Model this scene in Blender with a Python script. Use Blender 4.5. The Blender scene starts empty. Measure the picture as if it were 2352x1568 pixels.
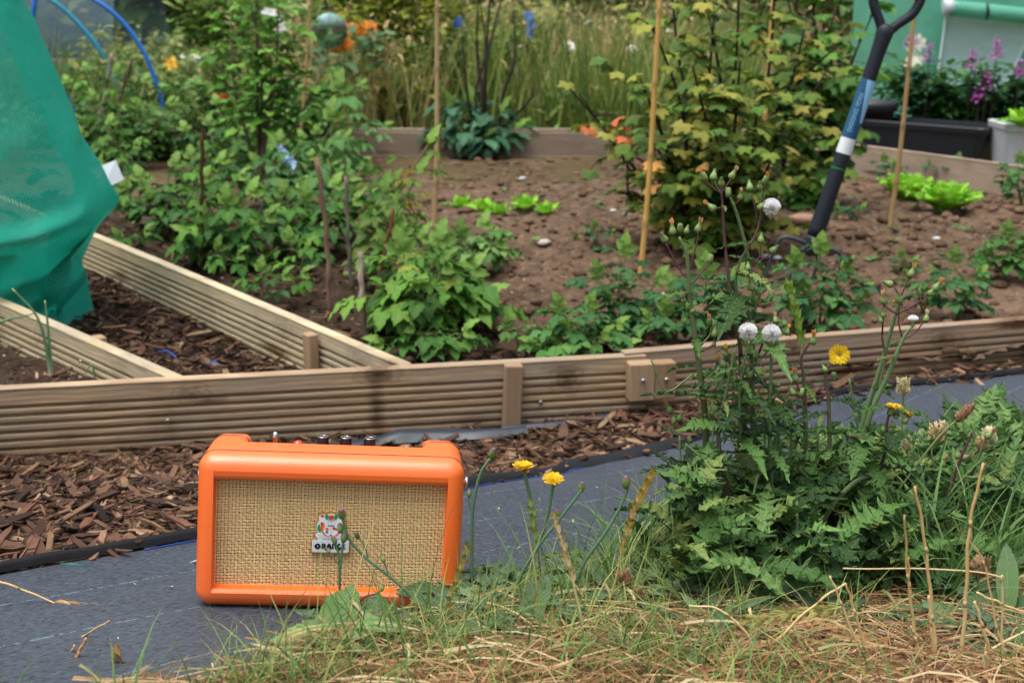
import bpy, math, random
import numpy as np
from mathutils import Vector, Matrix, Euler
random.seed(7); rng = np.random.default_rng(11)
C = bpy.context.scene.collection
sc = bpy.context.scene
R = math.radians
PITCH = 15.0; F = 3000.0; CAM = np.array([0, 0, .85])
cp, sp = math.cos(R(PITCH)), math.sin(R(PITCH))

# ---------------------------------------------------------------- layout helpers
def ray(x, y):
    a = (x-1176)/F; b = (784-y)/F
    return np.array([a, cp + b*sp, -sp + b*cp])
def W(x, y, Y):                      # point of the survey sighting (x, y) at ground distance Y
    d = ray(x, y); return CAM + d*(Y/d[1])
def G(x, y, z):                      # sighting meets the level z
    d = ray(x, y); return CAM + d*((z-.85)/d[2])
def sstep(a, b, x):
    t = np.clip((x-a)/(b-a), 0, 1); return t*t*(3-2*t)
def front_line(X):                   # Y of the front row of boards
    return np.where(X < .267, 2.54 + .207*(X-.267), 2.54 + .254*(X-.267))
def zg(X, Y):
    X = np.asarray(X, float); Y = np.asarray(Y, float)
    bank = .459 - .1763*Y - .035*X
    bank = np.where(bank > 0, bank*(.0 + 1.0*sstep(.06, .72, front_line(X)-Y)), bank)
    fl = 1 - sstep(0., .25, Y - front_line(X) - .03)
    g0 = (.062*np.clip((X+.1)/1.2, 0, 1.3) - .006)*fl
    k = .03; h = np.clip(.5 + .5*(bank-g0)/k/2, 0, 1)
    z = g0*(1-h) + bank*h + k*2*h*(1-h)*.5
    return np.where(Y < .3, .459-.1763*.3-.035*X + 0*z, z)
def GP(x, y):
    d = ray(x, y); t = .5
    for i in range(400):
        p = CAM + d*t
        e = p[2] - float(zg(p[0], p[1]))
        if e < .0005: break
        t += max(e*.8, .0004)
    return p

# value noise
_perm = rng.random((256, 256))
def vnoise(x, y):
    xi = np.floor(x).astype(int); yi = np.floor(y).astype(int); fx = x-xi; fy = y-yi
    fx = fx*fx*(3-2*fx); fy = fy*fy*(3-2*fy)
    a = _perm[xi % 256, yi % 256]; b = _perm[(xi+1) % 256, yi % 256]
    c = _perm[xi % 256, (yi+1) % 256]; d = _perm[(xi+1) % 256, (yi+1) % 256]
    return (a*(1-fx)+b*fx)*(1-fy) + (c*(1-fx)+d*fx)*fy
def fbm(x, y, o=4):
    s = 0; a = .5; t = 0
    for i in range(o):
        s = s + a*vnoise(x*2**i+17.3*i, y*2**i+9.1*i); t += a; a *= .55
    return s/t

def lin(r, g, b):
    f = lambda c: (c/255/12.92) if c/255 <= .04045 else ((c/255+.055)/1.055)**2.4
    return (f(r), f(g), f(b))

# ---------------------------------------------------------------- mesh builder
class MB:
    def __init__(s): s.V=[]; s.L=[]; s.S=[]; s.C=[]; s.P=[]; s.n=0
    def add(s, V, Fs, col=(.5,.5,.5), lp=None):
        V = np.asarray(V, float).reshape(-1, 3); n = len(V)
        if isinstance(Fs, np.ndarray): Fs = [Fs]
        for f in Fs:
            f = np.atleast_2d(np.asarray(f, int))
            if f.size == 0: continue
            s.L.append((f+s.n).ravel()); s.S.append(np.full(f.shape[0], f.shape[1]))
        c = np.asarray(col, float)
        s.C.append(np.broadcast_to(c, (n, 3)) if c.ndim == 1 else c)
        s.P.append(np.zeros((n, 3)) if lp is None else lp)
        s.V.append(V); s.n += n
    def addT(s, T, mats, pos, cols):          # many copies of a template
        Vt, Fs, lp = T[:3]; k = len(pos); n = len(Vt)
        if k == 0: return
        V = np.einsum('kij,nj->kni', mats, Vt) + pos[:, None, :]
        off = (np.arange(k)*n)[:, None, None]
        cc = np.repeat(np.asarray(cols)[:, None, :], n, 1)
        if len(T) > 3: cc = cc*T[3][None]
        l = np.broadcast_to(lp, (k, n, 3)).copy(); l[..., 2] = rng.random(k)[:, None]
        s.add(V.reshape(-1, 3), [(f[None]+off).reshape(-1, f.shape[1]) for f in Fs], cc.reshape(-1, 3), l.reshape(-1, 3))
    def build(s, name, mat, parent=None, local=False, smooth=True, loc=None):
        me = bpy.data.meshes.new(name)
        V = np.concatenate(s.V)
        org = np.zeros(3)
        if parent is not None and not local: org = np.array(parent.get('_o', (0, 0, 0)))
        if loc is not None: org = np.array(loc)
        V = V - org
        L = np.concatenate(s.L); S = np.concatenate(s.S)
        me.vertices.add(len(V)); me.vertices.foreach_set('co', V.ravel().astype(np.float32))
        me.loops.add(len(L)); me.loops.foreach_set('vertex_index', L.astype(np.int32))
        me.polygons.add(len(S)); st = np.concatenate([[0], np.cumsum(S)[:-1]])
        me.polygons.foreach_set('loop_start', st.astype(np.int32))
        me.update(calc_edges=True); me.validate()
        me.polygons.foreach_set('use_smooth', np.full(len(me.polygons), smooth))
        if len(me.vertices) == len(V):
            a = me.attributes.new('Col', 'FLOAT_COLOR', 'POINT')
            cc = np.concatenate([np.concatenate(s.C), np.ones((len(V), 1))], 1)
            a.data.foreach_set('color', cc.ravel().astype(np.float32))
            a = me.attributes.new('lp', 'FLOAT_VECTOR', 'POINT')
            a.data.foreach_set('vector', np.concatenate(s.P).ravel().astype(np.float32))
        me.materials.append(mat)
        o = bpy.data.objects.new(name, me); C.objects.link(o)
        if parent is not None:
            o.parent = parent
            if not local: o['_o'] = tuple(float(v) for v in org)
        if loc is not None: o.location = loc
        return o

def tag(o, label=None, cat=None, group=None, kind=None):
    if label: o['label'] = label
    if cat: o['category'] = cat
    if group: o['group'] = group
    if kind: o['kind'] = kind
    return o
def thing(name, label, cat, loc=(0, 0, 0), group=None):
    o = bpy.data.objects.new(name, None); C.objects.link(o)
    o.empty_display_size = .05
    o.location = tuple(float(v) for v in loc); o['_o'] = tuple(float(v) for v in loc)
    return tag(o, label, cat, group)
def copy_tree(o, parent=None, name=None):
    c = o.copy(); C.objects.link(c)
    if parent: c.parent = parent
    for ch in list(o.children): copy_tree(ch, c)
    return c

def unit(v):
    v = np.asarray(v, float); return v/(np.linalg.norm(v, axis=-1, keepdims=True)+1e-9)
def frames(y, up):                          # matrices with columns x, y, z
    y = unit(y); x = unit(np.cross(y, up)); z = np.cross(x, y)
    return np.stack([x, y, z], -1)
def tube(mb, pts, rad, n=6, col=(.2,.3,.1), cap=True, flat=1.0):
    P = np.asarray(pts, float); k = len(P)
    r = np.broadcast_to(np.asarray(rad, float), (k,)) if np.ndim(rad) == 0 or len(rad) != 2 or k == 2 else np.linspace(rad[0], rad[1], k)
    T = unit(np.gradient(P, axis=0)); u = np.array([0, 0, 1.]) if abs(T[0][2]) < .9 else np.array([1., 0, 0])
    X = []; prev = unit(np.cross(T[0], u))
    for i in range(k):
        prev = unit(prev - T[i]*np.dot(prev, T[i])); X.append(prev)
    X = np.array(X); Y = np.cross(T, X)
    a = np.arange(n)*2*math.pi/n
    V = P[:, None] + r[:, None, None]*(np.cos(a)[None, :, None]*X[:, None] + flat*np.sin(a)[None, :, None]*Y[:, None])
    i = np.arange(k-1)[:, None]*n; j = np.arange(n)[None]; j2 = (j+1) % n
    q = np.stack([i+j, i+j2, i+n+j2, i+n+j], -1).reshape(-1, 4)
    Fs = [q]
    if cap: Fs += [np.arange(n)[::-1][None], (np.arange(n)+(k-1)*n)[None]]
    c = np.asarray(col, float)
    if c.ndim == 2: c = np.repeat(c, n, 0)
    mb.add(V.reshape(-1, 3), Fs, c)
def curve(pts, n=12):                       # Catmull-Rom through points
    P = np.asarray(pts, float)
    if len(P) < 3: return np.array([P[0]+(P[-1]-P[0])*t for t in np.linspace(0, 1, n)])
    Q = np.vstack([2*P[0]-P[1], P, 2*P[-1]-P[-2]]); out = []
    m = len(P)-1; per = max(2, n//m)
    for i in range(m):
        a, b, c, d = Q[i:i+4]
        for t in np.linspace(0, 1, per, endpoint=False):
            out.append(.5*((2*b)+(-a+c)*t+(2*a-5*b+4*c-d)*t*t+(-a+3*b-3*c+d)*t**3))
    out.append(P[-1]); return np.array(out)
def box(mb, c, s, col=(.5,.5,.5), M=None, bev=0):
    sx, sy, sz = [v/2 for v in s]; b = bev
    if b:
        V = []
        for x in (-1, 1):
            for y in (-1, 1):
                for z in (-1, 1):
                    V += [(x*(sx-b), y*(sy-b), z*sz), (x*(sx-b), y*sy, z*(sz-b)), (x*sx, y*(sy-b), z*(sz-b))]
        V = np.array(V)
        id = lambda x, y, z, k: (((x > 0)*2+(y > 0))*2+(z > 0))*3+k
        F4 = []; F3 = []
        for s_ in (-1, 1):
            f = [id(-1,-1,s_,0), id(1,-1,s_,0), id(1,1,s_,0), id(-1,1,s_,0)]; F4.append(f if s_ > 0 else f[::-1])
            f = [id(-1,s_,-1,1), id(-1,s_,1,1), id(1,s_,1,1), id(1,s_,-1,1)]; F4.append(f if s_ > 0 else f[::-1])
            f = [id(s_,-1,-1,2), id(s_,1,-1,2), id(s_,1,1,2), id(s_,-1,1,2)]; F4.append(f if s_ > 0 else f[::-1])
            for t in (-1, 1):
                F4 += [[id(s_,t,-1,1), id(s_,t,1,1), id(s_,t,1,2), id(s_,t,-1,2)],
                       [id(s_,-1,t,0), id(s_,1,t,0), id(s_,1,t,2), id(s_,-1,t,2)],
                       [id(-1,s_,t,0), id(1,s_,t,0), id(1,s_,t,1), id(-1,s_,t,1)]]
                for w in (-1, 1): F3.append([id(s_,t,w,0), id(s_,t,w,1), id(s_,t,w,2)])
        Fs = [np.array(F4), np.array(F3)]
    else:
        V = np.array([(x*sx, y*sy, z*sz) for x in (-1,1) for y in (-1,1) for z in (-1,1)])
        Fs = [np.array([[0,1,3,2],[4,6,7,5],[0,4,5,1],[2,3,7,6],[0,2,6,4],[1,5,7,3]])]
    if M is not None: V = V @ np.array(M).T
    mb.add(V+np.array(c), Fs, col)
def lathe(mb, p, d, prof, n=10, col=(.2,.4,.1), ridge=0):   # prof: (t, r[, col])
    d = unit(d); u = np.array([0, 0, 1.]) if abs(d[2]) < .9 else np.array([1., 0, 0])
    X = unit(np.cross(d, u)); Y = np.cross(d, X); a = np.arange(n)*2*math.pi/n
    V = []; cc = []
    for q in prof:
        rr = q[1]*(1+ridge*np.cos(np.arange(n)*math.pi))
        V.append(np.asarray(p)+d*q[0]+rr[:, None]*(np.cos(a)[:, None]*X+np.sin(a)[:, None]*Y))
        cc.append(np.tile(q[2] if len(q) > 2 else col, (n, 1)))
    k = len(prof); i = np.arange(k-1)[:, None]*n; j = np.arange(n)[None]; j2 = (j+1) % n
    mb.add(np.vstack(V), [np.stack([i+j, i+j2, i+n+j2, i+n+j], -1).reshape(-1, 4), np.arange(n)[::-1][None], (np.arange(n)+(k-1)*n)[None]], np.vstack(cc))
def grid(mb, X, Y, Z, col=(.5,.5,.5), mask=None):
    h, w = X.shape; V = np.stack([X, Y, Z], -1).reshape(-1, 3)
    i = np.arange(h-1)[:, None]*w; j = np.arange(w-1)[None]
    q = np.stack([i+j, i+j+1, i+w+j+1, i+w+j], -1).reshape(-1, 4)
    if mask is not None: q = q[mask.ravel()]
    mb.add(V, [q], col)

# ---------------------------------------------------------------- materials
def newmat(name):
    m = bpy.data.materials.new(name); m.use_nodes = True; nt = m.node_tree
    return m, nt, nt.nodes['Principled BSDF'], nt.nodes['Material Output']
def nd(nt, t, ins=None, **kw):
    n = nt.nodes.new(t)
    for k, v in kw.items(): setattr(n, k, v)
    for k, v in (ins or {}).items():
        s = n.inputs[k]
        if isinstance(v, bpy.types.NodeSocket): nt.links.new(v, s)
        else: s.default_value = v
    return n
def c4(c): return (c[0], c[1], c[2], 1)
def mth(nt, op, a, b=0.0, c=0.0, clamp=False):
    return nd(nt, 'ShaderNodeMath', {0: a, 1: b, 2: c}, operation=op, use_clamp=clamp).outputs[0]
def mix(nt, f, a, b, bt='MIX'):
    n = nt.nodes.new('ShaderNodeMix'); n.data_type = 'RGBA'; n.blend_type = bt
    for s, v in ((n.inputs[0], f), (n.inputs[6], a), (n.inputs[7], b)):
        if isinstance(v, bpy.types.NodeSocket): nt.links.new(v, s)
        else: s.default_value = v if not isinstance(v, tuple) or len(v) == 4 else c4(v)
    return n.outputs[2]
def ramp(nt, f, stops):
    n = nt.nodes.new('ShaderNodeValToRGB'); nt.links.new(f, n.inputs[0]); e = n.color_ramp.elements
    while len(e) < len(stops): e.new(.5)
    for q, (p, c) in zip(e, stops): q.position = p; q.color = c4(c) if not np.isscalar(c) else (c, c, c, 1)
    return n.outputs[0]
def noise(nt, vec, scale, det=4, rough=.6, dist=0):
    n = nd(nt, 'ShaderNodeTexNoise', {'Scale': scale, 'Detail': det, 'Roughness': rough, 'Distortion': dist})
    if vec is not None: nt.links.new(vec, n.inputs['Vector'])
    return n.outputs[0]
def objco(nt, scale=(1, 1, 1), rot=(0, 0, 0), src='Object'):
    t = nt.nodes.new('ShaderNodeTexCoord')
    m = nd(nt, 'ShaderNodeMapping', {'Vector': t.outputs[src], 'Scale': scale, 'Rotation': rot}); return m.outputs[0]
def bump(nt, h, b, strength=.5, dist=.002):
    n = nd(nt, 'ShaderNodeBump', {'Height': h, 'Strength': strength, 'Distance': dist}); nt.links.new(n.outputs[0], b.inputs['Normal']); return n
def setp(b, **k):
    names = {'base': 'Base Color', 'rough': 'Roughness', 'metal': 'Metallic', 'spec': 'Specular IOR Level', 'trans': 'Transmission Weight', 'coat': 'Coat Weight', 'sheen': 'Sheen Weight'}
    for q, v in k.items():
        s = b.inputs[names[q]]
        s.default_value = c4(v) if q == 'base' else v
def plain(name, col, rough=.6, metal=0, spec=.5, var=.12, bs=0, bscale=200):
    m, nt, b, o = newmat(name); setp(b, rough=rough, metal=metal, spec=spec)
    n = noise(nt, objco(nt), 25, 4)
    nt.links.new(mix(nt, n, tuple(c*(1-var) for c in col), tuple(min(1, c*(1+var)) for c in col)), b.inputs['Base Color'])
    if bs: bump(nt, noise(nt, objco(nt), bscale, 3), b, bs)
    return m
def leafmat(name, vein=(.5,.6,.3), vs=.35, trans=.28, rough=.5, veinw=.1, sheen=0, spec=.24, side=.3):
    m, nt, b, o = newmat(name); setp(b, rough=rough, spec=spec, sheen=sheen)
    col = nd(nt, 'ShaderNodeAttribute', attribute_name='Col').outputs['Color']
    lp = nd(nt, 'ShaderNodeAttribute', attribute_name='lp').outputs['Vector']
    s = nd(nt, 'ShaderNodeSeparateXYZ', {0: lp}); u, v = s.outputs[0], s.outputs[1]
    n = noise(nt, objco(nt), 90, 3)
    c = mix(nt, mth(nt, 'MULTIPLY', n, .5), col, (.03, .05, .01), 'MIX')
    c = mix(nt, .35, col, c)
    mid = mth(nt, 'SUBTRACT', 1, mth(nt, 'DIVIDE', v, veinw), clamp=True)
    sv = mth(nt, 'SINE', mth(nt, 'SUBTRACT', mth(nt, 'MULTIPLY', u, 55), mth(nt, 'MULTIPLY', v, 16)))
    sm = mth(nt, 'MULTIPLY', mth(nt, 'GREATER_THAN', sv, .86), side)
    c = mix(nt, mth(nt, 'MULTIPLY', mth(nt, 'MAXIMUM', mid, sm), vs), c, vein)
    nt.links.new(c, b.inputs['Base Color'])
    bump(nt, mth(nt, 'ADD', sv, mth(nt, 'MULTIPLY', n, 2)), b, .5, .0012)
    t = nd(nt, 'ShaderNodeBsdfTranslucent', {'Color': c})
    mx = nd(nt, 'ShaderNodeMixShader', {0: trans, 1: b.outputs[0], 2: t.outputs[0]})
    nt.links.new(mx.outputs[0], o.inputs[0]); return m
def colmat(name, rough=.7, spec=.3, trans=0, bs=.3, bscale=150, var=.3, stretch=(1,1,1), src='Object'):
    m, nt, b, o = newmat(name); setp(b, rough=rough, spec=spec)
    col = nd(nt, 'ShaderNodeAttribute', attribute_name='Col').outputs['Color']
    n = noise(nt, objco(nt, stretch, src=src), bscale, 4)
    c = mix(nt, ramp(nt, n, [(.3, 1-var), (.7, 1.0)]), (0, 0, 0), col)
    nt.links.new(c, b.inputs['Base Color'])
    if bs: bump(nt, n, b, bs, .001)
    if trans:
        t = nd(nt, 'ShaderNodeBsdfTranslucent', {'Color': c})
        mx = nd(nt, 'ShaderNodeMixShader', {0: trans, 1: b.outputs[0], 2: t.outputs[0]})
        nt.links.new(mx.outputs[0], o.inputs[0])
    return m
def woodmat(name, c1, c2, c3, knots=True, kn_at=(), dirt=0):
    m, nt, b, o = newmat(name); setp(b, rough=.75, spec=.25)
    info = nt.nodes.new('ShaderNodeObjectInfo').outputs['Random']
    tc = nt.nodes.new('ShaderNodeTexCoord').outputs['Object']
    off = nd(nt, 'ShaderNodeCombineXYZ', {0: mth(nt, 'MULTIPLY', info, 37.0), 1: 0.0, 2: mth(nt, 'MULTIPLY', info, 11.0)}).outputs[0]
    v = nd(nt, 'ShaderNodeVectorMath', {0: tc, 1: off}, operation='ADD').outputs[0]
    def mp(s, w=v): return nd(nt, 'ShaderNodeMapping', {'Vector': w, 'Scale': s}).outputs[0]
    warp = noise(nt, mp((3, 6, 9)), 1.6, 2)
    w2 = nd(nt, 'ShaderNodeVectorMath', {0: v, 1: nd(nt, 'ShaderNodeCombineXYZ', {0: 0.0, 1: mth(nt, 'MULTIPLY', warp, .02), 2: mth(nt, 'MULTIPLY', warp, .03)}).outputs[0]}, operation='ADD').outputs[0]
    rings = nd(nt, 'ShaderNodeTexWave', {'Vector': mp((.6, 60, 60), w2), 'Scale': .45, 'Distortion': 1.4, 'Detail': 3, 'Detail Scale': 1.0}, wave_type='BANDS', bands_direction='Z').outputs['Fac']
    fine = noise(nt, mp((6, 260, 260)), 1.6, 5, .65)
    big = noise(nt, mp((2.2, 7, 7)), 1.5, 4)
    c = mix(nt, ramp(nt, rings, [(.2, 0.0), (.9, 1.0)]), c1, c2)
    c = mix(nt, ramp(nt, big, [(.42, 0.0), (.68, .85)]), c, c3)
    c = mix(nt, ramp(nt, fine, [(.3, .55), (.55, 0.0)]), c, tuple(x*.45 for x in c1))
    if knots:
        vo = nd(nt, 'ShaderNodeTexVoronoi', {'Vector': mp((1, 1.2, 6.0)), 'Scale': 2.3, 'Randomness': 1.0})
        k = ramp(nt, vo.outputs['Distance'], [(.05, 1.0), (.22, 0.0)])
        kn = mth(nt, 'MULTIPLY', k, noise(nt, mp((30, 40, 50)), 2, 3))
        c = mix(nt, mth(nt, 'MULTIPLY', kn, 2.6, clamp=True), c, tuple(x*y for x, y in zip(c1, (.28, .2, .15))))
        st = noise(nt, mp((3.5, 9, 1.5)), 1.3, 4)
        c = mix(nt, ramp(nt, st, [(.6, 0.0), (.8, .6)]), c, tuple(x*.35 for x in c1))
    if kn_at:
        sx3 = nd(nt, 'ShaderNodeSeparateXYZ', {0: tc}); jit = mth(nt, 'MULTIPLY', mth(nt, 'SUBTRACT', noise(nt, mp((9, 20, 26), tc), 2, 4, .7), .5), 1.5)
        for (kx, kz, ka, kb, ks, ring) in kn_at:
            ex_ = mth(nt, 'DIVIDE', mth(nt, 'SUBTRACT', sx3.outputs[0], kx), ka); ez = mth(nt, 'DIVIDE', mth(nt, 'SUBTRACT', sx3.outputs[2], kz), kb)
            dd_ = mth(nt, 'ADD', mth(nt, 'SQRT', mth(nt, 'ADD', mth(nt, 'MULTIPLY', ex_, ex_), mth(nt, 'MULTIPLY', ez, ez))), jit)
            if ring: c = mix(nt, mth(nt, 'MULTIPLY', mth(nt, 'MULTIPLY', mth(nt, 'GREATER_THAN', mth(nt, 'SINE', mth(nt, 'MULTIPLY', dd_, 14.0)), .2), mth(nt, 'LESS_THAN', dd_, 1.3)), .35), c, tuple(x*.45 for x in c1))
            c = mix(nt, ramp(nt, dd_, [(.1, ks), (.98, 0.0)]), c, tuple(x*y for x, y in zip(c1, (.16, .12, .09))))
    if dirt:
        zz_ = nd(nt, 'ShaderNodeSeparateXYZ', {0: tc}).outputs[2]
        low = nd(nt, 'ShaderNodeMapRange', {0: mth(nt, 'ADD', zz_, mth(nt, 'MULTIPLY', mth(nt, 'SUBTRACT', noise(nt, mp((9, 9, 9), tc), 2, 5, .7), .5), .09)), 1: -.1, 2: -.15, 3: 0.0, 4: dirt}).outputs[0]
        c = mix(nt, low, c, lin(92, 68, 46))
    nt.links.new(c, b.inputs['Base Color'])
    bump(nt, mth(nt, 'ADD', fine, mth(nt, 'MULTIPLY', rings, .15)), b, .4, .0008)
    return m
# ---------------------------------------------------------------- camera, light
cam = bpy.data.cameras.new('camera'); camo = bpy.data.objects.new('camera', cam); C.objects.link(camo)
camo.location = CAM; camo.rotation_euler = (R(90-PITCH), 0, 0)
cam.sensor_width = 36; cam.lens = F/2352*36; cam.clip_end = 500; cam.clip_start = .05
cam.dof.use_dof = True; cam.dof.focus_distance = 1.36; cam.dof.aperture_fstop = 10.5
sc.camera = camo
w = bpy.data.worlds.new('World'); sc.world = w; w.use_nodes = True; nt = w.node_tree
bg = nt.nodes['Background']
sky = nt.nodes.new('ShaderNodeTexSky'); sky.sky_type = 'NISHITA'; sky.sun_disc = False
EL, AZ = 76, 240
sky.sun_elevation = R(EL); sky.sun_rotation = R(AZ); sky.dust_density = 4; sky.air_density = 1.2
hs = nd(nt, 'ShaderNodeHueSaturation', {'Saturation': .45, 'Color': sky.outputs[0]})
tz_ = nd(nt, 'ShaderNodeSeparateXYZ', {0: nt.nodes.new('ShaderNodeTexCoord').outputs['Generated']}).outputs[2]
over = mth(nt, 'ADD', .45, mth(nt, 'MULTIPLY', mth(nt, 'MAXIMUM', tz_, 0.0), 1.5))      # overcast: brighter towards the zenith
nt.links.new(mix(nt, 1.0, hs.outputs[0], nd(nt, 'ShaderNodeCombineColor', {0: over, 1: over, 2: over}).outputs[0], 'MULTIPLY'), bg.inputs[0]); bg.inputs[1].default_value = .13
sun = bpy.data.lights.new('sun', 'SUN'); sun.energy = 1.3; sun.angle = R(35); sun.color = (1, .985, .96)
so = bpy.data.objects.new('sun', sun); C.objects.link(so)
az, el = R(AZ), R(EL)
d = Vector((math.sin(az)*math.cos(el), math.cos(az)*math.cos(el), math.sin(el)))
so.rotation_euler = d.to_track_quat('Z', 'Y').to_euler()
sc.view_settings.view_transform = 'Standard'; sc.view_settings.look = 'None'
sc.view_settings.exposure = 0.38; sc.view_settings.gamma = 1

# ---------------------------------------------------------------- ground sheet
m_ground, nt, b, o = newmat('earth'); setp(b, rough=.95, spec=.15)
v = objco(nt)
n1 = noise(nt, v, 14, 6, .7); n2 = noise(nt, v, 1.1, 3); n3 = noise(nt, v, 90, 4, .7)
c = ramp(nt, n1, [(.3, lin(58, 42, 32)), (.55, lin(96, 74, 56)), (.75, lin(132, 106, 80))])
c = mix(nt, ramp(nt, n2, [(.4, 0.0), (.65, .7)]), c, lin(110, 100, 62))
c = mix(nt, ramp(nt, n3, [(.35, .6), (.6, 0.0)]), c, lin(45, 34, 26))
nt.links.new(c, b.inputs['Base Color']); bump(nt, mth(nt, 'ADD', n1, n3), b, .8, .01)
xs = np.concatenate([-np.geomspace(200, 2.6, 24), np.arange(-2.5, 2.8, .03), np.geomspace(2.85, 200, 24)])
ys = np.concatenate([-np.geomspace(100, .6, 12), np.arange(-.5, 4.2, .03), np.geomspace(4.3, 250, 60)])
X, Y = np.meshgrid(xs, ys); mb = MB()
Z = zg(X, Y) + .006*(fbm(X*14, Y*14)-.5)
grid(mb, X, Y, Z); tag(mb.build('ground', m_ground), kind='structure')

# soil of the two beds
m_soil, nt, b, o = newmat('soil'); setp(b, rough=.95, spec=.12)
v = objco(nt)
n1 = noise(nt, v, 22, 6, .68); n2 = noise(nt, v, 2.2, 4); n3 = noise(nt, v, 160, 4, .7)
c = ramp(nt, n1, [(.3, lin(64, 50, 39)), (.5, lin(106, 86, 68)), (.7, lin(144, 122, 100))])
col = nd(nt, 'ShaderNodeAttribute', attribute_name='Col').outputs['Color']
c = mix(nt, ramp(nt, n2, [(.45, 0.0), (.7, .45)]), c, lin(150, 122, 100))
c = mix(nt, 1.0, c, col, 'MULTIPLY')
vo = nd(nt, 'ShaderNodeTexVoronoi', {'Vector': v, 'Scale': 60.0})
peb = mth(nt, 'MULTIPLY', mth(nt, 'LESS_THAN', vo.outputs['Distance'], .22), mth(nt, 'GREATER_THAN', nd(nt, 'ShaderNodeSeparateColor', {0: vo.outputs['Color']}).outputs[0], .86))
c = mix(nt, mth(nt, 'MULTIPLY', peb, .7), c, lin(190, 172, 152))
c = mix(nt, ramp(nt, n3, [(.33, .55), (.55, 0.0)]), c, lin(60, 44, 34))
nt.links.new(c, b.inputs['Base Color']); bump(nt, mth(nt, 'ADD', mth(nt, 'MULTIPLY', n1, 2), n3), b, .9, .008)

A0, A1 = G(170, 515, .145), G(948, 831, .145)       # long diagonal board (bed edge)
B0, B1 = G(15, 705, .145), G(400, 868, .145)        # short diagonal board
A0 = A0 + (A0-A1)*.5
def soil_z(X, Y):
    cl = np.abs(fbm(X*9, Y*9, 5)-.5)*2; lump = fbm(X*26, Y*26, 4)
    return .078 - .072*sstep(3.8, 6.4, Y) + (1-.75*sstep(4.5, 6.4, Y))*(.03*(fbm(X*2.3, Y*2.3, 3)-.5) + .05*cl + .034*(lump-.5)) - .012
def edgeX(Y, P, Q):  return P[0] + (Y-P[1])*(Q[0]-P[0])/(Q[1]-P[1])
def darkmul(X, Y):                                  # compost-dark soil under the raspberry rows
    k = sstep(.05, .55, (X - edgeX(Y, A0, A1)) - .35 + .5*(fbm(X*4, Y*4)-.5)) * 1.0
    k = np.where(Y > 5.5, 1, k)
    return (.32 + .68*k)
def FB0(X): return front_line(X)+.035
mb = MB()
for x0, x1, y0, y1, st in ((-1.6, 2.2, 2.2, 4.3, .013), (-3.6, 4.0, 4.3, 7.3, .03)):
    X, Y = np.meshgrid(np.arange(x0, x1+st, st), np.arange(y0, y1+st, st))
    Z = soil_z(X, Y); Z = np.where((Y > y1-.03) & (y0 > 4), Z, Z)
    cx, cy = X[:-1, :-1], Y[:-1, :-1]
    mask = (cx > edgeX(cy, A0, A1)+.03) & (cy > FB0(cx)-.01)
    far = np.where(cx > 1.3, 6.45-(cx-1.3)*.66, 7.04)
    mask &= (cy < far)
    dk = darkmul(X, Y)[..., None]*np.array([1, 1, 1.0])
    grid(mb, X, Y, Z, dk.reshape(-1, 3), mask)
tag(mb.build('soil_bed', m_soil), kind='structure')
mb = MB()
X, Y = np.meshgrid(np.arange(-1.9, -.6, .012), np.arange(2.1, 3.2, .012)); Z = soil_z(X+5, Y)-.01
cx, cy = X[:-1, :-1], Y[:-1, :-1]
grid(mb, X, Y, Z, (.36, .36, .38), (cx < edgeX(cy, B0, B1)-.03) & (cy > FB0(cx)-.01))
tag(mb.build('soil_onion_bed', m_soil), kind='structure')

# clods and stones
def blob_T(seed, n1=6, n2=8):
    r = np.random.default_rng(seed); V = []
    for i in range(n1+1):
        for j in range(n2):
            th = math.pi*i/n1; ph = 2*math.pi*j/n2
            V.append((math.sin(th)*math.cos(ph), math.sin(th)*math.sin(ph), math.cos(th)))
    V = np.array(V)*(1+.5*(r.random((len(V), 1))-.5))
    i = np.arange(n1)[:, None]*n2; j = np.arange(n2)[None]; j2 = (j+1) % n2
    return (V, [np.stack([i+j, i+n2+j, i+n2+j2, i+j2], -1).reshape(-1, 4)], np.zeros((len(V), 3)))
blobs = [blob_T(k) for k in range(5)]
def rotz(k, s, tilt=.5):
    a = rng.random(k)*6.28; y = np.stack([np.cos(a), np.sin(a), (rng.random(k)-.5)*tilt], -1)
    up = np.stack([(rng.random(k)-.5)*tilt, (rng.random(k)-.5)*tilt, np.ones(k)], -1)
    return frames(y, up)*s
mb = MB(); k = 7500
Y = 2.5 + 4.4*rng.random(k)**1.4; X = -1.5 + (rng.random(k))*(2.2+Y*.42)*1.25
ok = (X > edgeX(Y, A0, A1)+.05) & (Y > FB0(X)+.02); X, Y = X[ok], Y[ok]; k = len(X)
s = .004 + .018*rng.random(k)**3
M = rotz(k, s[:, None, None]*np.array([1, 1.3, .7])[None, None])
base = np.array(lin(114, 92, 73))*darkmul(X, Y)[:, None]*(.7+.6*rng.random((k, 1)))
for q in range(5):
    i = np.arange(k) % 5 == q
    mb.addT(blobs[q], M[i], np.stack([X, Y, soil_z(X, Y)+s*.35], -1)[i], base[i])
tag(mb.build('soil_clods', colmat('clod', .95, .1, 0, .8, 120, .35), loc=(0, 0, 0)), 'loose crumbs and clods of dry brown earth', kind='stuff')
m_stone = colmat('stone', .8, .3, 0, .4, 60, .25)
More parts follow.
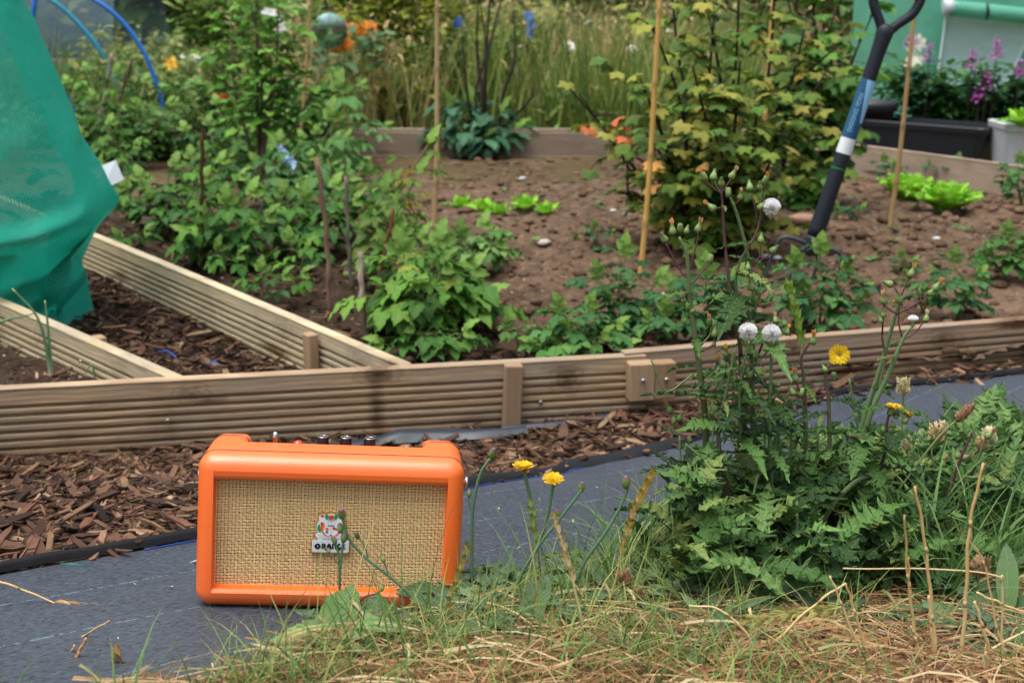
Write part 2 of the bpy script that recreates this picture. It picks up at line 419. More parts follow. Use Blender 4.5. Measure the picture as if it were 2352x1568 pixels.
stones = [(1755, 588, .012, (225, 220, 215), 'white'), (1440, 492, .010, (230, 228, 225), 'white'), (1408, 483, .009, (230, 228, 225), 'small white'), (1250, 557, .016, (190, 178, 165), 'pale flat'), (1530, 680, .016, (200, 170, 155), 'pinkish'), (1840, 505, .035, (165, 130, 105), 'large tan'),
          (1785, 592, .010, (210, 208, 205), 'pale grey'), (2150, 548, .010, (225, 222, 218), 'white'), (1290, 700, .011, (150, 120, 100), 'brown'), (1200, 410, .012, (190, 190, 195), 'pale'), (1905, 330, .02, (215, 212, 210), 'white')]
wh = ['at the foot of the tall bamboo cane', 'behind the currant bush gap', 'beside the small lettuces', 'in the middle of the bare soil', 'near the front board among potato tops', 'lying between currant bush and fork', 'beside the fork head', 'right of the garden fork', 'beside a potato plant', 'behind the small lettuces', 'in front of the far right board']
for (px, py, s, cc, nm), ww in zip(stones, wh):
    p = G(px, py, .095); mb = MB()
    V, Fs, lp = blobs[random.randrange(5)]
    mb.add(V*np.array([s*1.4, s, s*.6]) + p, Fs, lin(*cc))
    tag(mb.build('stone', m_stone, loc=p), '%s stone lying on brown soil %s' % (nm, ww), 'stone', 'stones on the bed soil')

# ---------------------------------------------------------------- boards
PK0 = G(-420, 918.6, .145)
def kx_(px_): return float(np.hypot(*(G(px_, 895-.0561*px_, .145)-PK0)[:2]))
wm1 = woodmat('board_front', lin(166, 138, 106), lin(190, 164, 130), lin(156, 142, 124), dirt=.6, kn_at=[(kx_(440), -.03, .035, .02, .35, 1), (kx_(470), -.045, .05, .012, .6, 0), (kx_(870), -.012, .045, .022, .95, 1), (kx_(862), -.085, .022, .10, .75, 0), (kx_(1300), -.045, .035, .03, .8, 1), (kx_(1295), -.02, .06, .02, .4, 0), (kx_(150), -.1, .05, .015, .4, 0), (kx_(1080), -.12, .06, .02, .5, 0)])
wm1b = woodmat('board_front_right', lin(150, 122, 94), lin(172, 146, 116), lin(150, 136, 120), dirt=.5, kn_at=[(.38, -.02, .03, .02, .8, 1), (.75, -.03, .05, .025, .6, 1)])
wm2 = woodmat('board_pale', lin(186, 166, 130), lin(204, 188, 154), lin(168, 158, 138), dirt=.5, kn_at=[(.5, -.04, .05, .03, .3, 1), (1.2, -.06, .06, .02, .35, 0), (.16, -.03, .05, .03, .25, 1)])
wm3 = woodmat('board_far', lin(164, 144, 124), lin(184, 164, 142), lin(148, 132, 116))
wm4 = woodmat('stake_wood', lin(164, 128, 92), lin(190, 156, 116), lin(170, 140, 108), False)
m_screw = plain('screw_steel', (.55, .57, .58), .35, .9)
m_pore = plain('screw_recess', (.05, .05, .05), .6)
def board(name, label, P, Q, mat, H=.145, T=.028, groove=True, screws=(), face=-1, top=.145, warp=.004, group='timber boards edging the beds', ng=6):
    P = np.array(P); Q = np.array(Q); L = math.hypot(*(Q-P)[:2]); ang = math.atan2(Q[1]-P[1], Q[0]-P[0])
    root = thing(name, label, 'garden board', (P[0], P[1], top), group); root.rotation_euler = (0, 0, ang)
    prof = [(0, -.002), (.002, 0)]
    if groove:
        z = .034
        for i in range(ng):
            prof += [(0, -z+.003), (.0009, -z+.0008), (.0072, -z), (.0075, -z-.0052), (.0009, -z-.006), (0, -z-.008)]
            z += .0162
    prof += [(0, -H)]
    prof = [(y if i > 1 else y, zz) for i, (y, zz) in enumerate(prof)]
    if face < 0: loop = [(0+y, z) for y, z in prof] + [(T, -H), (T, -.002), (T-.002, 0)]
    else: loop = [(T-y, z) for y, z in prof] + [(0, -H), (0, -.002), (.002, 0)]
    n = len(loop); m = max(12, int(L/.03)); xs = np.linspace(0, L, m)
    V = []
    ph = random.random()*6
    for x in xs:
        dy = warp*math.sin(x*2.1+ph); dz = warp*.6*math.sin(x*1.3+ph*2)
        V += [(x, y+dy, z+dz) for y, z in loop]
    i = np.arange(m-1)[:, None]*n; j = np.arange(n)[None]; j2 = (j+1) % n
    q = np.stack([i+j, i+n+j, i+n+j2, i+j2], -1).reshape(-1, 4)
    if face > 0: q = q[:, ::-1]
    mb = MB(); mb.add(np.array(V), [q, np.arange(n)[None] if face < 0 else np.arange(n)[::-1][None], (np.arange(n)+(m-1)*n)[::-1][None]])
    mb.build('plank', mat, root, local=True, smooth=False)
    for (sx, sz) in screws: screw(root, (sx, (0 if face < 0 else T), sz), (0, face, 0))
    return root
def screw(root, p, d, r=.0042, local=True):
    mb = MB(); p = np.array(p, float)+np.array(d)*.004
    lathe(mb, p-np.array(d)*.003, d, [(0, r), (.0035, r), (.0045, r*.8), (.0046, r*.2)], 14)
    s = mb.build('screw', m_screw, root, local=local)
    mb = MB(); q = p+np.array(d)*.0022
    for M in (Matrix.Rotation(R(40), 3, Vector(d)), Matrix.Rotation(R(130), 3, Vector(d))):
        box(mb, q, (r*1.2, .0012, r*.35), (0, 0, 0), np.array(M))
    mb.build('recess', m_pore, s, local=True)

PF0, PF1 = G(-420, 918.6, .145), G(1484, 811.8, .145)
board('deck_board', 'long brown ribbed board running behind the orange speaker', PF0, PF1, wm1, H=.185, screws=[(np.hypot(*(G(382, 960, .08)-PF0)[:2])-.0, -.078), (1.345-.02, -.088), (1.28, -.1)], ng=7)
board('deck_board', 'ribbed front board continuing behind the tall sow thistle to the right', G(1440, 826, .142)+np.array([0, .03, 0]), G(2700, 706, .145), wm1b, H=.185, ng=7)
board('deck_board', 'long pale ribbed board slanting back beside the raspberry bed', A1, A0, wm2, H=.175, ng=7, face=1, warp=.003)
board('deck_board', 'short pale ribbed board slanting out from under the green net', B0+(B0-B1)*.4, B1, wm2, H=.175, ng=7, screws=[(1.4*np.hypot(*(B1-B0)[:2])-.4, -.05)])
board('deck_board', 'far ribbed board crossing behind the bed below the meadow', G(120, 291, .145), G(1010, 297, .145), wm3, H=.175, ng=7)
board('deck_board', 'far board stretching from the dark currant to the big bush', G(1013, 298, .145), G(1400, 297, .145), wm3, H=.175, ng=7)
board('deck_board', 'far smooth board in front of the black planters', G(1700, 298, .145), G(2460, 398, .145), wm3, H=.17, groove=False)

def stake(label, p, s, tilt=(0, 0, 0), rz=0, screws=(), parts_label=None):
    root = thing('wooden_stake', label, 'wooden stake', p, 'wooden stakes bracing the boards'); root.rotation_euler = (R(tilt[0]), R(tilt[1]), rz)
    mb = MB(); box(mb, (0, 0, -s[2]/2), s, bev=.0025); mb.build('post', wm5, root, local=True, smooth=False)
    for q in screws: screw(root, q, (0, -1, 0), .005)
wm5 = woodmat('post_wood', lin(150, 120, 90), lin(176, 146, 112), lin(158, 136, 112), False)
# grain of the posts runs upright
for n_ in wm5.node_tree.nodes:
    if n_.type == 'MAPPING':
        s_ = n_.inputs['Scale'].default_value; n_.inputs['Scale'].default_value = (s_[2]*1, s_[1], s_[0])
angF = math.atan2(PF1[1]-PF0[1], PF1[0]-PF0[0])
def on_front(x, off=-.016):
    t = G(x, 836, .145); X = t[0]; return np.array([X, PF0[1]+(X-PF0[0])*math.tan(angF)+off, .142])
stake('square stake screwed to the middle of the front board', on_front(1180, -.014), (.036, .024, .17), (0, 2.5, 0), angF)
p = on_front(1478, -.019)
stake('wide stub of the pair of blocks at the board joint', p+np.array([0, 0, -.008]), (.052, .034, .078), (0, 0, 0), angF, [(0, -.018, -.034)])
p = on_front(1534, -.019)
stake('narrower stub of the pair of blocks at the board joint', p+np.array([0, 0, -.009]), (.044, .031, .076), (0, 0, 0), angF+.03, [(0, -.0165, -.034)])
angA = math.atan2(A1[1]-A0[1], A1[0]-A0[0])
stake('grey brown stake standing against the long slanting board', G(752, 759, .14)+np.array([-.034, -.024, 0]), (.03, .024, .19), (0, 0, 0), angA)
stake('small stake end poking up behind the short slanting board', G(226, 772, .118), (.034, .026, .14), (0, 0, 0), angA)

# ---------------------------------------------------------------- bark chips
chipmat = colmat('bark_chip', .85, .2, 0, .7, 30, .45, (1, 1, 1))
def chip_T(seed):
    r = np.random.default_rng(seed); n = 9; w_ = .08+.26*r.random()**1.5
    x = np.array([.85, 1.05, .9, .45, -.1, -.8, -1.05, -.9, .1])*w_ + (r.random(n)-.5)*.35*w_; y = np.array([-.9, -.1, .7, 1.05, .75, .95, .1, -.85, -1.05]) + (r.random(n)-.5)*.28; x = x + y*(r.random()-.5)*.25
    bend = (r.random()-.5)*.3
    z = bend*y*y
    t = .05+.05*r.random()
    V = np.vstack([np.c_[x, y, z+t], np.c_[x*.92, y*.95, z-t]])
    j = np.arange(n); j2 = (j+1) % n
    return (V, [j[None], (j[::-1]+n)[None], np.stack([j+n, j2+n, j2, j], -1)], np.zeros((2*n, 3)))
chips_T = [chip_T(k) for k in range(14)]
pal = np.array([lin(*c) for c in ((118, 90, 74), (98, 76, 64), (138, 108, 88), (72, 56, 48), (160, 130, 104), (120, 94, 78), (104, 80, 68), (182, 156, 128), (58, 46, 42), (134, 98, 80))])
def chips(name, label, X, Y, zf, sz, zspread, dark=1.0):
    k = len(X); mb = MB()
    s = sz*(.28+1.5*rng.random(k)**2.6); tilt = .8
    z = zf(X, Y) + rng.random(k)*zspread
    M = rotz(k, s[:, None, None], tilt)
    M = M*np.stack([np.ones(k), np.ones(k), .55+.4*rng.random(k)], -1)[:, None, :]
    M[:, :, 0] *= (.55+.7*rng.random(k))[:, None]
    cc = pal[rng.integers(0, len(pal), k)]*np.array([.82, .74, .66])*(.7+.6*rng.random((k, 1)))*dark
    for q in range(14):
        i = np.arange(k) % 14 == q
        mb.addT(chips_T[q], M[i], np.stack([X, Y, z], -1)[i], cc[i])
    return tag(mb.build(name, chipmat, smooth=False), label, kind='stuff')

E = np.array([GP(*q) for q in ((-500, 1465), (0, 1330), (150, 1303), (450, 1250), (760, 1188), (1060, 1128), (1300, 1082), (1530, 1034), (1930, 912), (2352, 864), (2800, 828))])
def eY(X): return np.interp(X, E[:, 0], E[:, 1])
k = 60000
X = -1.4 + 3.3*rng.random(k); Y = 1.0 + 2.1*rng.random(k)
fl = front_line(X); ok = (Y < fl+.0) & (Y > eY(X)-.012)
X, Y = X[ok], Y[ok]
gap = (fl[ok]-Y); thin = (gap < .05+.04*fbm(X*6, Y*6)) & (X > -.35) & (X < .1) & (rng.random(len(X)) < .8)
X, Y = X[~thin], Y[~thin]
chips('bark_chips', 'reddish brown bark chips covering the path along the front board', X, Y, lambda X, Y: zg(X, Y)-.004*(X < .0)+.001, .0175, .018, .9)
k = 44000
X = -1.9 + 1.8*rng.random(k); Y = 2.2 + 3.4*rng.random(k)
ok = (X < edgeX(Y, A0, A1)-.03) & (X > edgeX(Y, B0, B1)+.0) & (Y > FB0(X))
X, Y = X[ok], Y[ok]
chips('bark_chips', 'darker bark chips filling the path between the slanting boards', X, Y, lambda X, Y: .012+0*X, .0195, .03, .58)  # chip colours multiplied darker here than on the front path
k = 30000
X = -1.9 + 3.6*rng.random(k); Y = 1.2 + 3.6*rng.random(k); fl = front_line(X)
ok1 = (Y < fl) & (Y > eY(X)-.004); ok2 = (X < edgeX(Y, A0, A1)-.03) & (X > edgeX(Y, B0, B1)) & (Y > FB0(X)); ok = ok1 | ok2
X, Y, o1 = X[ok], Y[ok], ok1[ok]
chips('bark_fines', 'dark crumbs and splinters of bark sifted between the bigger chips', X, Y, lambda X, Y: np.where(Y < front_line(X), zg(X, Y)+.006, .024), .0075, .014, .62)
# soil chips in beds (dark crumbs and straw bits under raspberries and onions)
k = 2600
X = -1.6 + 1.7*rng.random(k); Y = 2.4 + 2.2*rng.random(k)
ok = (X > edgeX(Y, A0, A1)+.04) & (X < edgeX(Y, A0, A1)+.75) & (Y > FB0(X))
X, Y = X[ok], Y[ok]
k = 1300; X2 = -1.7 + 1.1*rng.random(k); Y2 = 2.2 + .9*rng.random(k)
ok = (X2 < edgeX(Y2, B0, B1)-.04) & (Y2 > FB0(X2)); X = np.r_[X, X2[ok]]; Y = np.r_[Y, Y2[ok]]
chips('bark_litter', 'bits of bark and straw littering the dark soil', X, Y, lambda X, Y: soil_z(X, Y)+.004, .014, .006, 1.0)

# membrane of black plastic showing at the foot of the boards
m_film = plain('black_film', lin(46, 52, 60), .38, 0, .5, .2, .4, 12)
def strip(name, label, pts, w, h, mat, seed=0):
    mb = MB(); P = np.array(pts); P = curve(P, 60); n = len(P); t = unit(np.gradient(P, axis=0)); nx = np.c_[t[:, 1], -t[:, 0], 0*t[:, 0]]
    rows = []
    for j, (a, z) in enumerate(((0, 0), (.25, .5), (.5, 1), (.75, .6), (1, 0))):
        q = P + nx*(a*w) + np.c_[0*P[:, 0], 0*P[:, 0], z*h*(.4+vnoise(P[:, 0]*18+seed, P[:, 1]*5+j)*1.2)]
        rows.append(q)
    A = np.array(rows); grid(mb, A[..., 0], A[..., 1], A[..., 2]); return tag(mb.build(name, mat, loc=P[n//2]), label, 'plastic sheet')
def gz(px, py, dz=.01): p = GP(px, py); p[2] += dz; return p
strip('plastic_liner', 'black liner edge puffed up behind the speaker knobs', [gz(640, 1052), gz(820, 1022), gz(960, 1008), gz(1090, 1002), gz(1200, 990)], .045, .014, m_film)
strip('plastic_liner', 'black liner edge showing at the foot of the middle stake', [gz(1150, 992), gz(1240, 985), gz(1330, 975), gz(1420, 962)], .02, .008, m_film, 4)
m_blue = plain('blue_plastic', lin(30, 80, 170), .45)
strip('plastic_liner', 'dark bluish liner edge below the right front board', [gz(1850, 905), gz(1930, 880), gz(2020, 862), gz(2110, 850)], .02, .006, m_film, 9)

# ---------------------------------------------------------------- woven ground cover
m_fab, nt, b, o = newmat('woven_fabric'); setp(b, rough=.55, spec=.4)
v = objco(nt, rot=(0, 0, R(-43)))
s3 = nd(nt, 'ShaderNodeSeparateXYZ', {0: v}); u, t = s3.outputs[0], s3.outputs[1]
wob = mth(nt, 'MULTIPLY', noise(nt, objco(nt), 3, 2), .02)
tt = mth(nt, 'ADD', t, wob)
rib = mth(nt, 'SINE', mth(nt, 'MULTIPLY', tt, 1150)); dash = mth(nt, 'SINE', mth(nt, 'MULTIPLY', u, 900))
st = nd(nt, 'ShaderNodeMapping', {'Vector': v, 'Scale': (130, 420, 1)}).outputs[0]
nn = noise(nt, st, 1.0, 3, .7); n2 = noise(nt, objco(nt), 2.5, 4)
c = mix(nt, ramp(nt, nn, [(.38, 0.0), (.62, 1.0)]), lin(38, 42, 50), lin(76, 83, 94))
c = mix(nt, ramp(nt, mth(nt, 'MULTIPLY', mth(nt, 'ADD', rib, 1), .5), [(.0, .35), (.4, 0.0)]), c, lin(28, 31, 36))
c = mix(nt, ramp(nt, n2, [(.45, 0.0), (.7, .3)]), c, lin(86, 92, 100))
st2 = nd(nt, 'ShaderNodeMapping', {'Vector': v, 'Scale': (170, 500, 1)}).outputs[0]
dk = noise(nt, st2, 1.0, 1, .5)
c = mix(nt, ramp(nt, dk, [(.3, .95), (.4, 0.0)]), c, lin(14, 16, 20))
fr = mth(nt, 'FRACT', mth(nt, 'DIVIDE', mth(nt, 'ADD', tt, 5.0), .125))
line = mth(nt, 'MULTIPLY', mth(nt, 'LESS_THAN', mth(nt, 'ABSOLUTE', mth(nt, 'SUBTRACT', fr, .5)), .012), mth(nt, 'GREATER_THAN', noise(nt, nd(nt, 'ShaderNodeMapping', {'Vector': v, 'Scale': (140, 20, 1)}).outputs[0], 1.5, 2), .5))
c = mix(nt, mth(nt, 'MULTIPLY', line, .38), c, lin(130, 160, 170))
nt.links.new(c, b.inputs['Base Color'])
bump(nt, mth(nt, 'ADD', mth(nt, 'MULTIPLY', rib, .3), mth(nt, 'MULTIPLY', nn, 2.0)), b, .5, .0015)
cols = np.linspace(E[0, 0]-.5, E[-1, 0]+.5, 420); dd = np.concatenate([np.arange(0, 1.2, .01), np.linspace(1.22, 3.0, 30)])
def fab_z(X, Y):
    a = (X*.73+Y*.68); bq = (-X*.68+Y*.73)
    wr = .010*fbm(a*1.2, bq*9, 3)*1 + .004*np.abs(fbm(a*3+7, bq*26, 3)-.5)
    return zg(X, Y) + .001 + wr*1.0
X = np.tile(cols, (len(dd), 1)); Y = eY(X) - dd[:, None]
mb = MB(); grid(mb, X, Y, fab_z(X, Y))
fab = tag(mb.build('weed_fabric', m_fab), 'dark blue grey woven weed fabric spread on the sloping ground', 'ground cover sheet')
# folded hem
m_hem = plain('hem_black', lin(22, 23, 26), .7, 0, .3, .3, .5, 90)
mb = MB(); xs = np.linspace(E[0, 0]-.4, E[-1, 0]+.4, 500); ex = eY(xs)
hw = .005 + .013*np.interp(xs, [-.5, -.3, -.1, .25, .45], [.1, .3, .9, 1.1, .1]); rows = []
for a, z in ((-1.0, .002), (-.6, .008), (-.1, .012), (.5, .010), (1.0, -.004)):
    yy = ex + a*hw*.9 + .002*vnoise(xs*40, xs*0+3); rows.append(np.c_[xs-.5*a*hw, yy, fab_z(xs, ex)+z+.003*vnoise(xs*30, xs*0)])
A = np.array(rows); grid(mb, A[..., 0], A[..., 1], A[..., 2]); mb.build('hem', m_hem, fab)
mb = MB(); q = np.c_[xs+.5*hw, ex-hw-.003, fab_z(xs, ex-hw)+.002]
sel = (xs > -.42) & (xs < .12); tube(mb, q[sel], .0009, 5); mb.build('blue_thread', m_blue, fab)
# ---------------------------------------------------------------- speaker
m_vinyl, nt, b, o = newmat('orange_vinyl'); setp(b, rough=.36, spec=.9)
v = objco(nt); n = noise(nt, v, 650, 3, .6); n2 = noise(nt, v, 30, 3)
nt.links.new(mix(nt, n2, lin(255, 118, 42), lin(250, 108, 36)), b.inputs['Base Color'])
bump(nt, n, b, .4, .0007)
m_seam = plain('seam_dark', lin(95, 50, 60), .7)
m_chrome = plain('chrome', (.75, .76, .78), .15, 1.0)
m_knob = plain('black_knob', lin(30, 14, 14), .25, 0, .6)
m_gold = plain('gold_rim', lin(215, 175, 40), .3, .8)
m_panel = plain('control_panel', lin(190, 192, 195), .4, .4)
m_dark = plain('black_inside', lin(36, 26, 18), .9)
m_rub = plain('rubber', lin(20, 20, 20), .8)
m_red = plain('red_lens', lin(215, 60, 30), .15, 0, .8)
m_white = plain('badge_white', lin(222, 226, 230), .3)
def flatmat(nm, c): return plain(nm, lin(*c), .4, var=.02)
SW, SH, SD = .256, .152, .115
sx, sy = 752, 1418
p0 = GP(sx, sy-2); p0[2] += .006
spk = thing('portable_speaker', 'orange vinyl speaker with woven straw grille standing on the weed fabric', 'speaker', p0)
spk.rotation_euler = Euler((R(-7.5), R(3.6), R(4.5)), 'XYZ')
# cabinet: rounded box, hollow front bezel, notch at the top rear, made from x-slices of side outlines
def cab():
    bm = __import__('bmesh').new(); return bm
import bmesh
r = .016
def side_loop(arm, inset, inset2=None):
    # outline in (y, z), front at y=0; arm=True full top, False notched
    a = inset if inset2 is None else inset2; P = []
    def arc(cy, cz, rr, a0, a1, n=6):
        for i in range(n+1):
            t = R(a0+(a1-a0)*i/n); P.append((cy+rr*math.cos(t), cz+rr*math.sin(t)))
    b2 = 0
    if a < 0: b2 = -a; a = 0
    rr = max(r-a, .002)
    arc(r, r, rr, 270, 180); arc(r, SH-r, rr, 180, 90)
    nz = SH-.034; ny = .066
    if arm:
        for i in range(9): P.append((ny-.008+(SD-r-ny+.004)*i/9, SH-a-b2*(i > 2)))
        n0 = len(P); arc(SD-r, SH-r, rr, 90, 0)
        P[n0:] = [(y, z-b2*(z-SH+r)/r) for y, z in P[n0:]]
    else:
        arc(ny-.004-a*0, SH-.004-a, .004, 90, 0, 6)
        P.append((ny, nz)); P.append((ny+.001, nz-.0)); arc(SD-.004-a, nz-.004, .004, 90, 0, 6)
    arc(SD-.008, .008, max(.008-a, .002), 0, -90)
    return P
xsl = []; hw = SW/2
for i in range(7):
    t = R(90*i/6); xsl.append((-hw + r*(1-math.sin(t)) if False else -hw + r - r*math.cos(R(90-90*i/6)) , r - r*math.sin(R(90*i/6))))
sl = [(-hw + r*(1-math.sin(R(15*i))), r*(1-math.cos(R(15*i)))) for i in range(6, -1, -1)]   # x, inset  (outer first)
aw = .04
sl = sl + [(-hw+aw-.006, 0)]
slices = [(x, ins, True) for x, ins in sl]
slices += [(-hw+aw-.0035, -.0008, True), (-hw+aw-.001, -.003, True), (-hw+aw, -.006, True)]
slices += [(-hw+aw+.0004, 0, False), (0, 0, False)]
right = [(-x, i_, a_) for x, i_, a_ in slices[::-1]][1:]
slices = slices + right
mb = MB(); loops = [side_loop(a_, i_) for x, i_, a_ in slices]; n = len(loops[0]); 
assert all(len(l) == n for l in loops), [len(l) for l in loops]
V = np.array([[(x, y, z) for y, z in l] for (x, _, _), l in zip(slices, loops)]).reshape(-1, 3)
m_ = len(slices); i = np.arange(m_-1)[:, None]*n; j = np.arange(n)[None]; j2 = (j+1) % n
q = np.stack([i+j, i+j2, i+n+j2, i+n+j], -1).reshape(-1, 4)
# front opening: drop faces on the flat front inside the bezel, then add bezel and recess
mb.add(V, [q, np.arange(n)[None], (np.arange(n)+(m_-1)*n)[::-1][None]])
cabinet = mb.build('cabinet', m_vinyl, spk, local=True)
me = cabinet.data; bm = bmesh.new(); bm.from_mesh(me)
kill = [f for f in bm.faces if all(abs(v.co.y) < 1e-5 for v in f.verts)]
gx, g0z, g1z = hw-.0165, .0205, SH-.0245
bmesh.ops.delete(bm, geom=kill, context='FACES')
be = [e for e in bm.edges if e.is_boundary]
bmesh.ops.recalc_face_normals(bm, faces=bm.faces); bm.to_mesh(me); bm.free()
# bezel ring (own mesh joined into the cabinet object's data)
mb = MB()
ring = lambda x, z0, z1, y: [(-x, y, z0), (x, y, z0), (x, y, z1), (-x, y, z1)]
def rring(x, z0, z1, y, rad=.0, k=1):
    return ring(x, z0, z1, y)
fx = hw-r; f0, f1 = r, SH-r
R_ = [rring(fx, f0, f1, 0), rring(gx+.003, g0z-.0035, g1z+.004, .0006), rring(gx+.001, g0z-.001, g1z+.001, .0022), rring(gx, g0z, g1z, .0105), rring(gx-.001, g0z+.001, g1z-.001, .0125)]
R_[0] = [(-fx, 0, f0), (fx, 0, f0), (fx, 0, f1), (-fx, 0, f1)]
V = np.array(R_).reshape(-1, 3); Fs = []
for a in range(len(R_)-1):
    for c_ in range(4): Fs.append([a*4+c_, a*4+(c_+1) % 4, a*4+4+(c_+1) % 4, a*4+4+c_])
mb.add(V, [np.array(Fs)]); bz = mb.build('bezel', m_vinyl, spk, local=True, smooth=False)
mb = MB(); box(mb, (0, .0185, (g0z+g1z)/2), (2*gx+.004, .004, g1z-g0z+.004), (0, 0, 0)); mb.build('baffle', m_dark, spk, local=True, smooth=False)
# grille: woven strands
m_cane, nt, b, o = newmat('straw_weave'); setp(b, rough=.6, spec=.3)
col = nd(nt, 'ShaderNodeAttribute', attribute_name='Col').outputs['Color']
n = noise(nt, objco(nt), 260, 3); nt.links.new(mix(nt, mth(nt, 'MULTIPLY', n, .3), col, lin(190, 150, 96)), b.inputs['Base Color'])
mb = MB(); px_, pz_ = .00345, .00315
nxg = int(2*gx/px_); nzg = int((g1z-g0z)/pz_); yb = .0125
def strand(P, wdir, wid, th, col):
    k = len(P); V = np.zeros((k, 4, 3)); V[:, 0] = P-wdir*wid/2+np.array([0, th, 0]); V[:, 1] = P-wdir*wid/4; V[:, 2] = P+wdir*wid/4; V[:, 3] = P+wdir*wid/2+np.array([0, th, 0])
    i = np.arange(k-1)[:, None]*4; j = np.arange(3)[None]
    qd = np.stack([i+j, i+j+1, i+4+j+1, i+4+j], -1).reshape(-1, 4); mb.add(V.reshape(-1, 3), [qd], col)
cane = np.array(lin(252, 218, 158))
for a in range(nzg+1):
    for h in (0, 1):
        z = g0z+.0006+a*pz_ + h*.00135 + .0003*(random.random()-.5)
        if z > g1z-.0004: continue
        x = np.linspace(-gx, gx, nxg*4+1); ph = (a) % 2
        y = yb + .00045*np.cos(math.pi*(x+gx)/px_ + math.pi*ph) + .00015*vnoise(x*300+a*9, x*0+h)
        zz = z + .00035*(vnoise(x*160+a*7+h*3, x*0+a)-.5)
        strand(np.c_[x, y, zz], np.array([0, 0, 1.]), .00082, .0004, cane*(.82+.3*random.random()))
for a in range(nxg+1):
    for h in (0, 1):
        x0 = -gx+.0003+a*px_ + h*.00115 + .0003*(random.random()-.5)
        if x0 > gx-.0004: continue
        z = np.linspace(g0z, g1z, nzg*4+1); ph = a % 2
        y = yb - .00045*np.cos(math.pi*(z-g0z-.0013)/pz_ + math.pi*ph)
        xx = x0 + .0003*(vnoise(z*160+a*7+h*3, z*0+a)-.5)
        strand(np.c_[xx, y, z], np.array([1., 0, 0]), .00072, .0004, cane*(.78+.3*random.random()))
mb.build('grille', m_cane, spk, local=True)
# seams
mb = MB()
def seam(yc, dz=.0002):
    P = []
    for i in range(7):
        t = R(180-15*i); P.append((-hw+r+(r)*math.cos(t), SH-r+(r)*math.sin(t)))
    pts = [(-hw-dz, yc, SH-.06)]*0 + [(x+(-dz if x < 0 else dz)*abs(x) / hw, yc, z+dz) for x, z in P]
    return pts
s1 = seam(.021); s1 = s1 + [(-x, y, z) for x, y, z in s1[::-1]]
tube(mb, s1, .0005, 5)
for sgn in (-1, 1):
    s2 = [(sgn*abs(x), y, z) for x, y, z in seam(.092)] + [(sgn*(hw-aw+.008), .091, SH+.0002), (sgn*(hw-aw+.003), .088, SH-.001), (sgn*(hw-aw), .083, SH-.004)]
    tube(mb, s2, .0005, 5)
mb.build('seam', m_seam, spk, local=True)
nz = SH-.034
mb = MB(); box(mb, (0, .091, nz+.0008), (SW-2*aw-.004, .046, .0016), bev=.0005); mb.build('control_panel', m_panel, spk, local=True, smooth=False)
for kx in (-.0335+.019, .009, .0335):
    mb = MB(); lathe(mb, (kx, .093, nz+.0015), (0, 0, 1), [(0, .0066), (.001, .0066), (.033, .006), (.034, .0057), (.0342, .0045), (.0335, .004), (.0334, .0008)], 24)
    kb = mb.build('knob', m_knob, spk, local=True)
    mb = MB(); P = [(kx+.0054*math.cos(t), .093+.0054*math.sin(t), nz+.0356) for t in np.linspace(0, 2*math.pi, 25)]
    tube(mb, P, .00035, 5, cap=False); mb.build('rim', m_chrome, kb, local=True)
mb = MB(); lathe(mb, (-.063, .093, nz+.0015), (.0, .05, 1), [(0, .005), (.004, .005), (.0045, .0026), (.006, .0017), (.030, .0026), (.034, .0028), (.0365, .002), (.037, .0005)], 16); mb.build('toggle_switch', m_chrome, spk, local=True)
mb = MB(); lathe(mb, (-.0395, .093, nz+.0015), (0, 0, 1), [(0, .0075), (.022, .0075), (.0235, .0065)], 24); kb = mb.build('jewel_lamp', m_chrome, spk, local=True)
mb = MB(); lathe(mb, (-.0395, .093, nz+.0245), (0, 0, 1), [(0, .0056), (.002, .0055), (.0045, .0042), (.006, .0022), (.0064, .0005)], 16, ridge=.05); mb.build('lens', m_red, kb, local=True)
for sgn in (-1, 1):
    mb = MB(); lathe(mb, (sgn*hw, .06, .118), (sgn, 0, 0), [(0, .0055), (.001, .0055), (.0015, .0035), (.003, .0035), (.0032, .0062), (.0062, .0062), (.0068, .0052), (.0069, .001)], 20); mb.build('strap_button', m_chrome, spk, local=True)
    for fy in (.018, .1):
        mb = MB(); lathe(mb, (sgn*(hw-.03), fy, .001), (0, 0, -1), [(0, .008), (.006, .007), (.0065, .005)], 16); mb.build('foot', m_rub, spk, local=True)
# badge
cols_ = {k: flatmat('enamel_'+k, v) for k, v in dict(green=(40, 140, 70), orange=(226, 96, 40), red=(205, 50, 36), black=(18, 18, 20), grey=(150, 158, 165), navy=(40, 48, 90)).items()}
bx, bz0 = .0005, .0555           # badge left-bottom reference: centre x, bottom z
def poly(mb, pts, y, col=(0, 0, 0), th=0):
    P = [(bx+x*.001, y, bz0+z*.001) for x, z in pts]; n = len(P); V = np.array(P)
    if th: V = np.vstack([V, V+np.array([0, th, 0])])
    Fs = [np.arange(n)[None]]
    if th: j = np.arange(n); Fs += [np.stack([j, (j+1) % n, (j+1) % n+n, j+n], -1)]
    mb.add(V, Fs, col)
half = [(17.2, .6), (17.8, 1.4), (17.8, 13.2), (17, 14), (12, 14.2), (13.6, 16.8), (15, 19), (14.4, 21), (12.6, 22.8), (13.8, 26), (14, 30), (12.8, 34), (11.6, 36), (12.2, 39), (11.2, 42), (8.6, 43.6), (6, 43), (4.6, 42), (3, 43.6), (1, 44.4)]
outl = half + [(-x, z) for x, z in half[::-1]]; outl = [(16.4, 0)] + outl + [(-16.4, 0)]
def scl(p, k, cx=0, cz=20): return [(cx+(x-cx)*k[0], cz+(z-cz)*k[1]) for x, z in p]
BW = 1.06
outl = scl(outl, (BW, .93), 0, 0)
yb0 = .0085
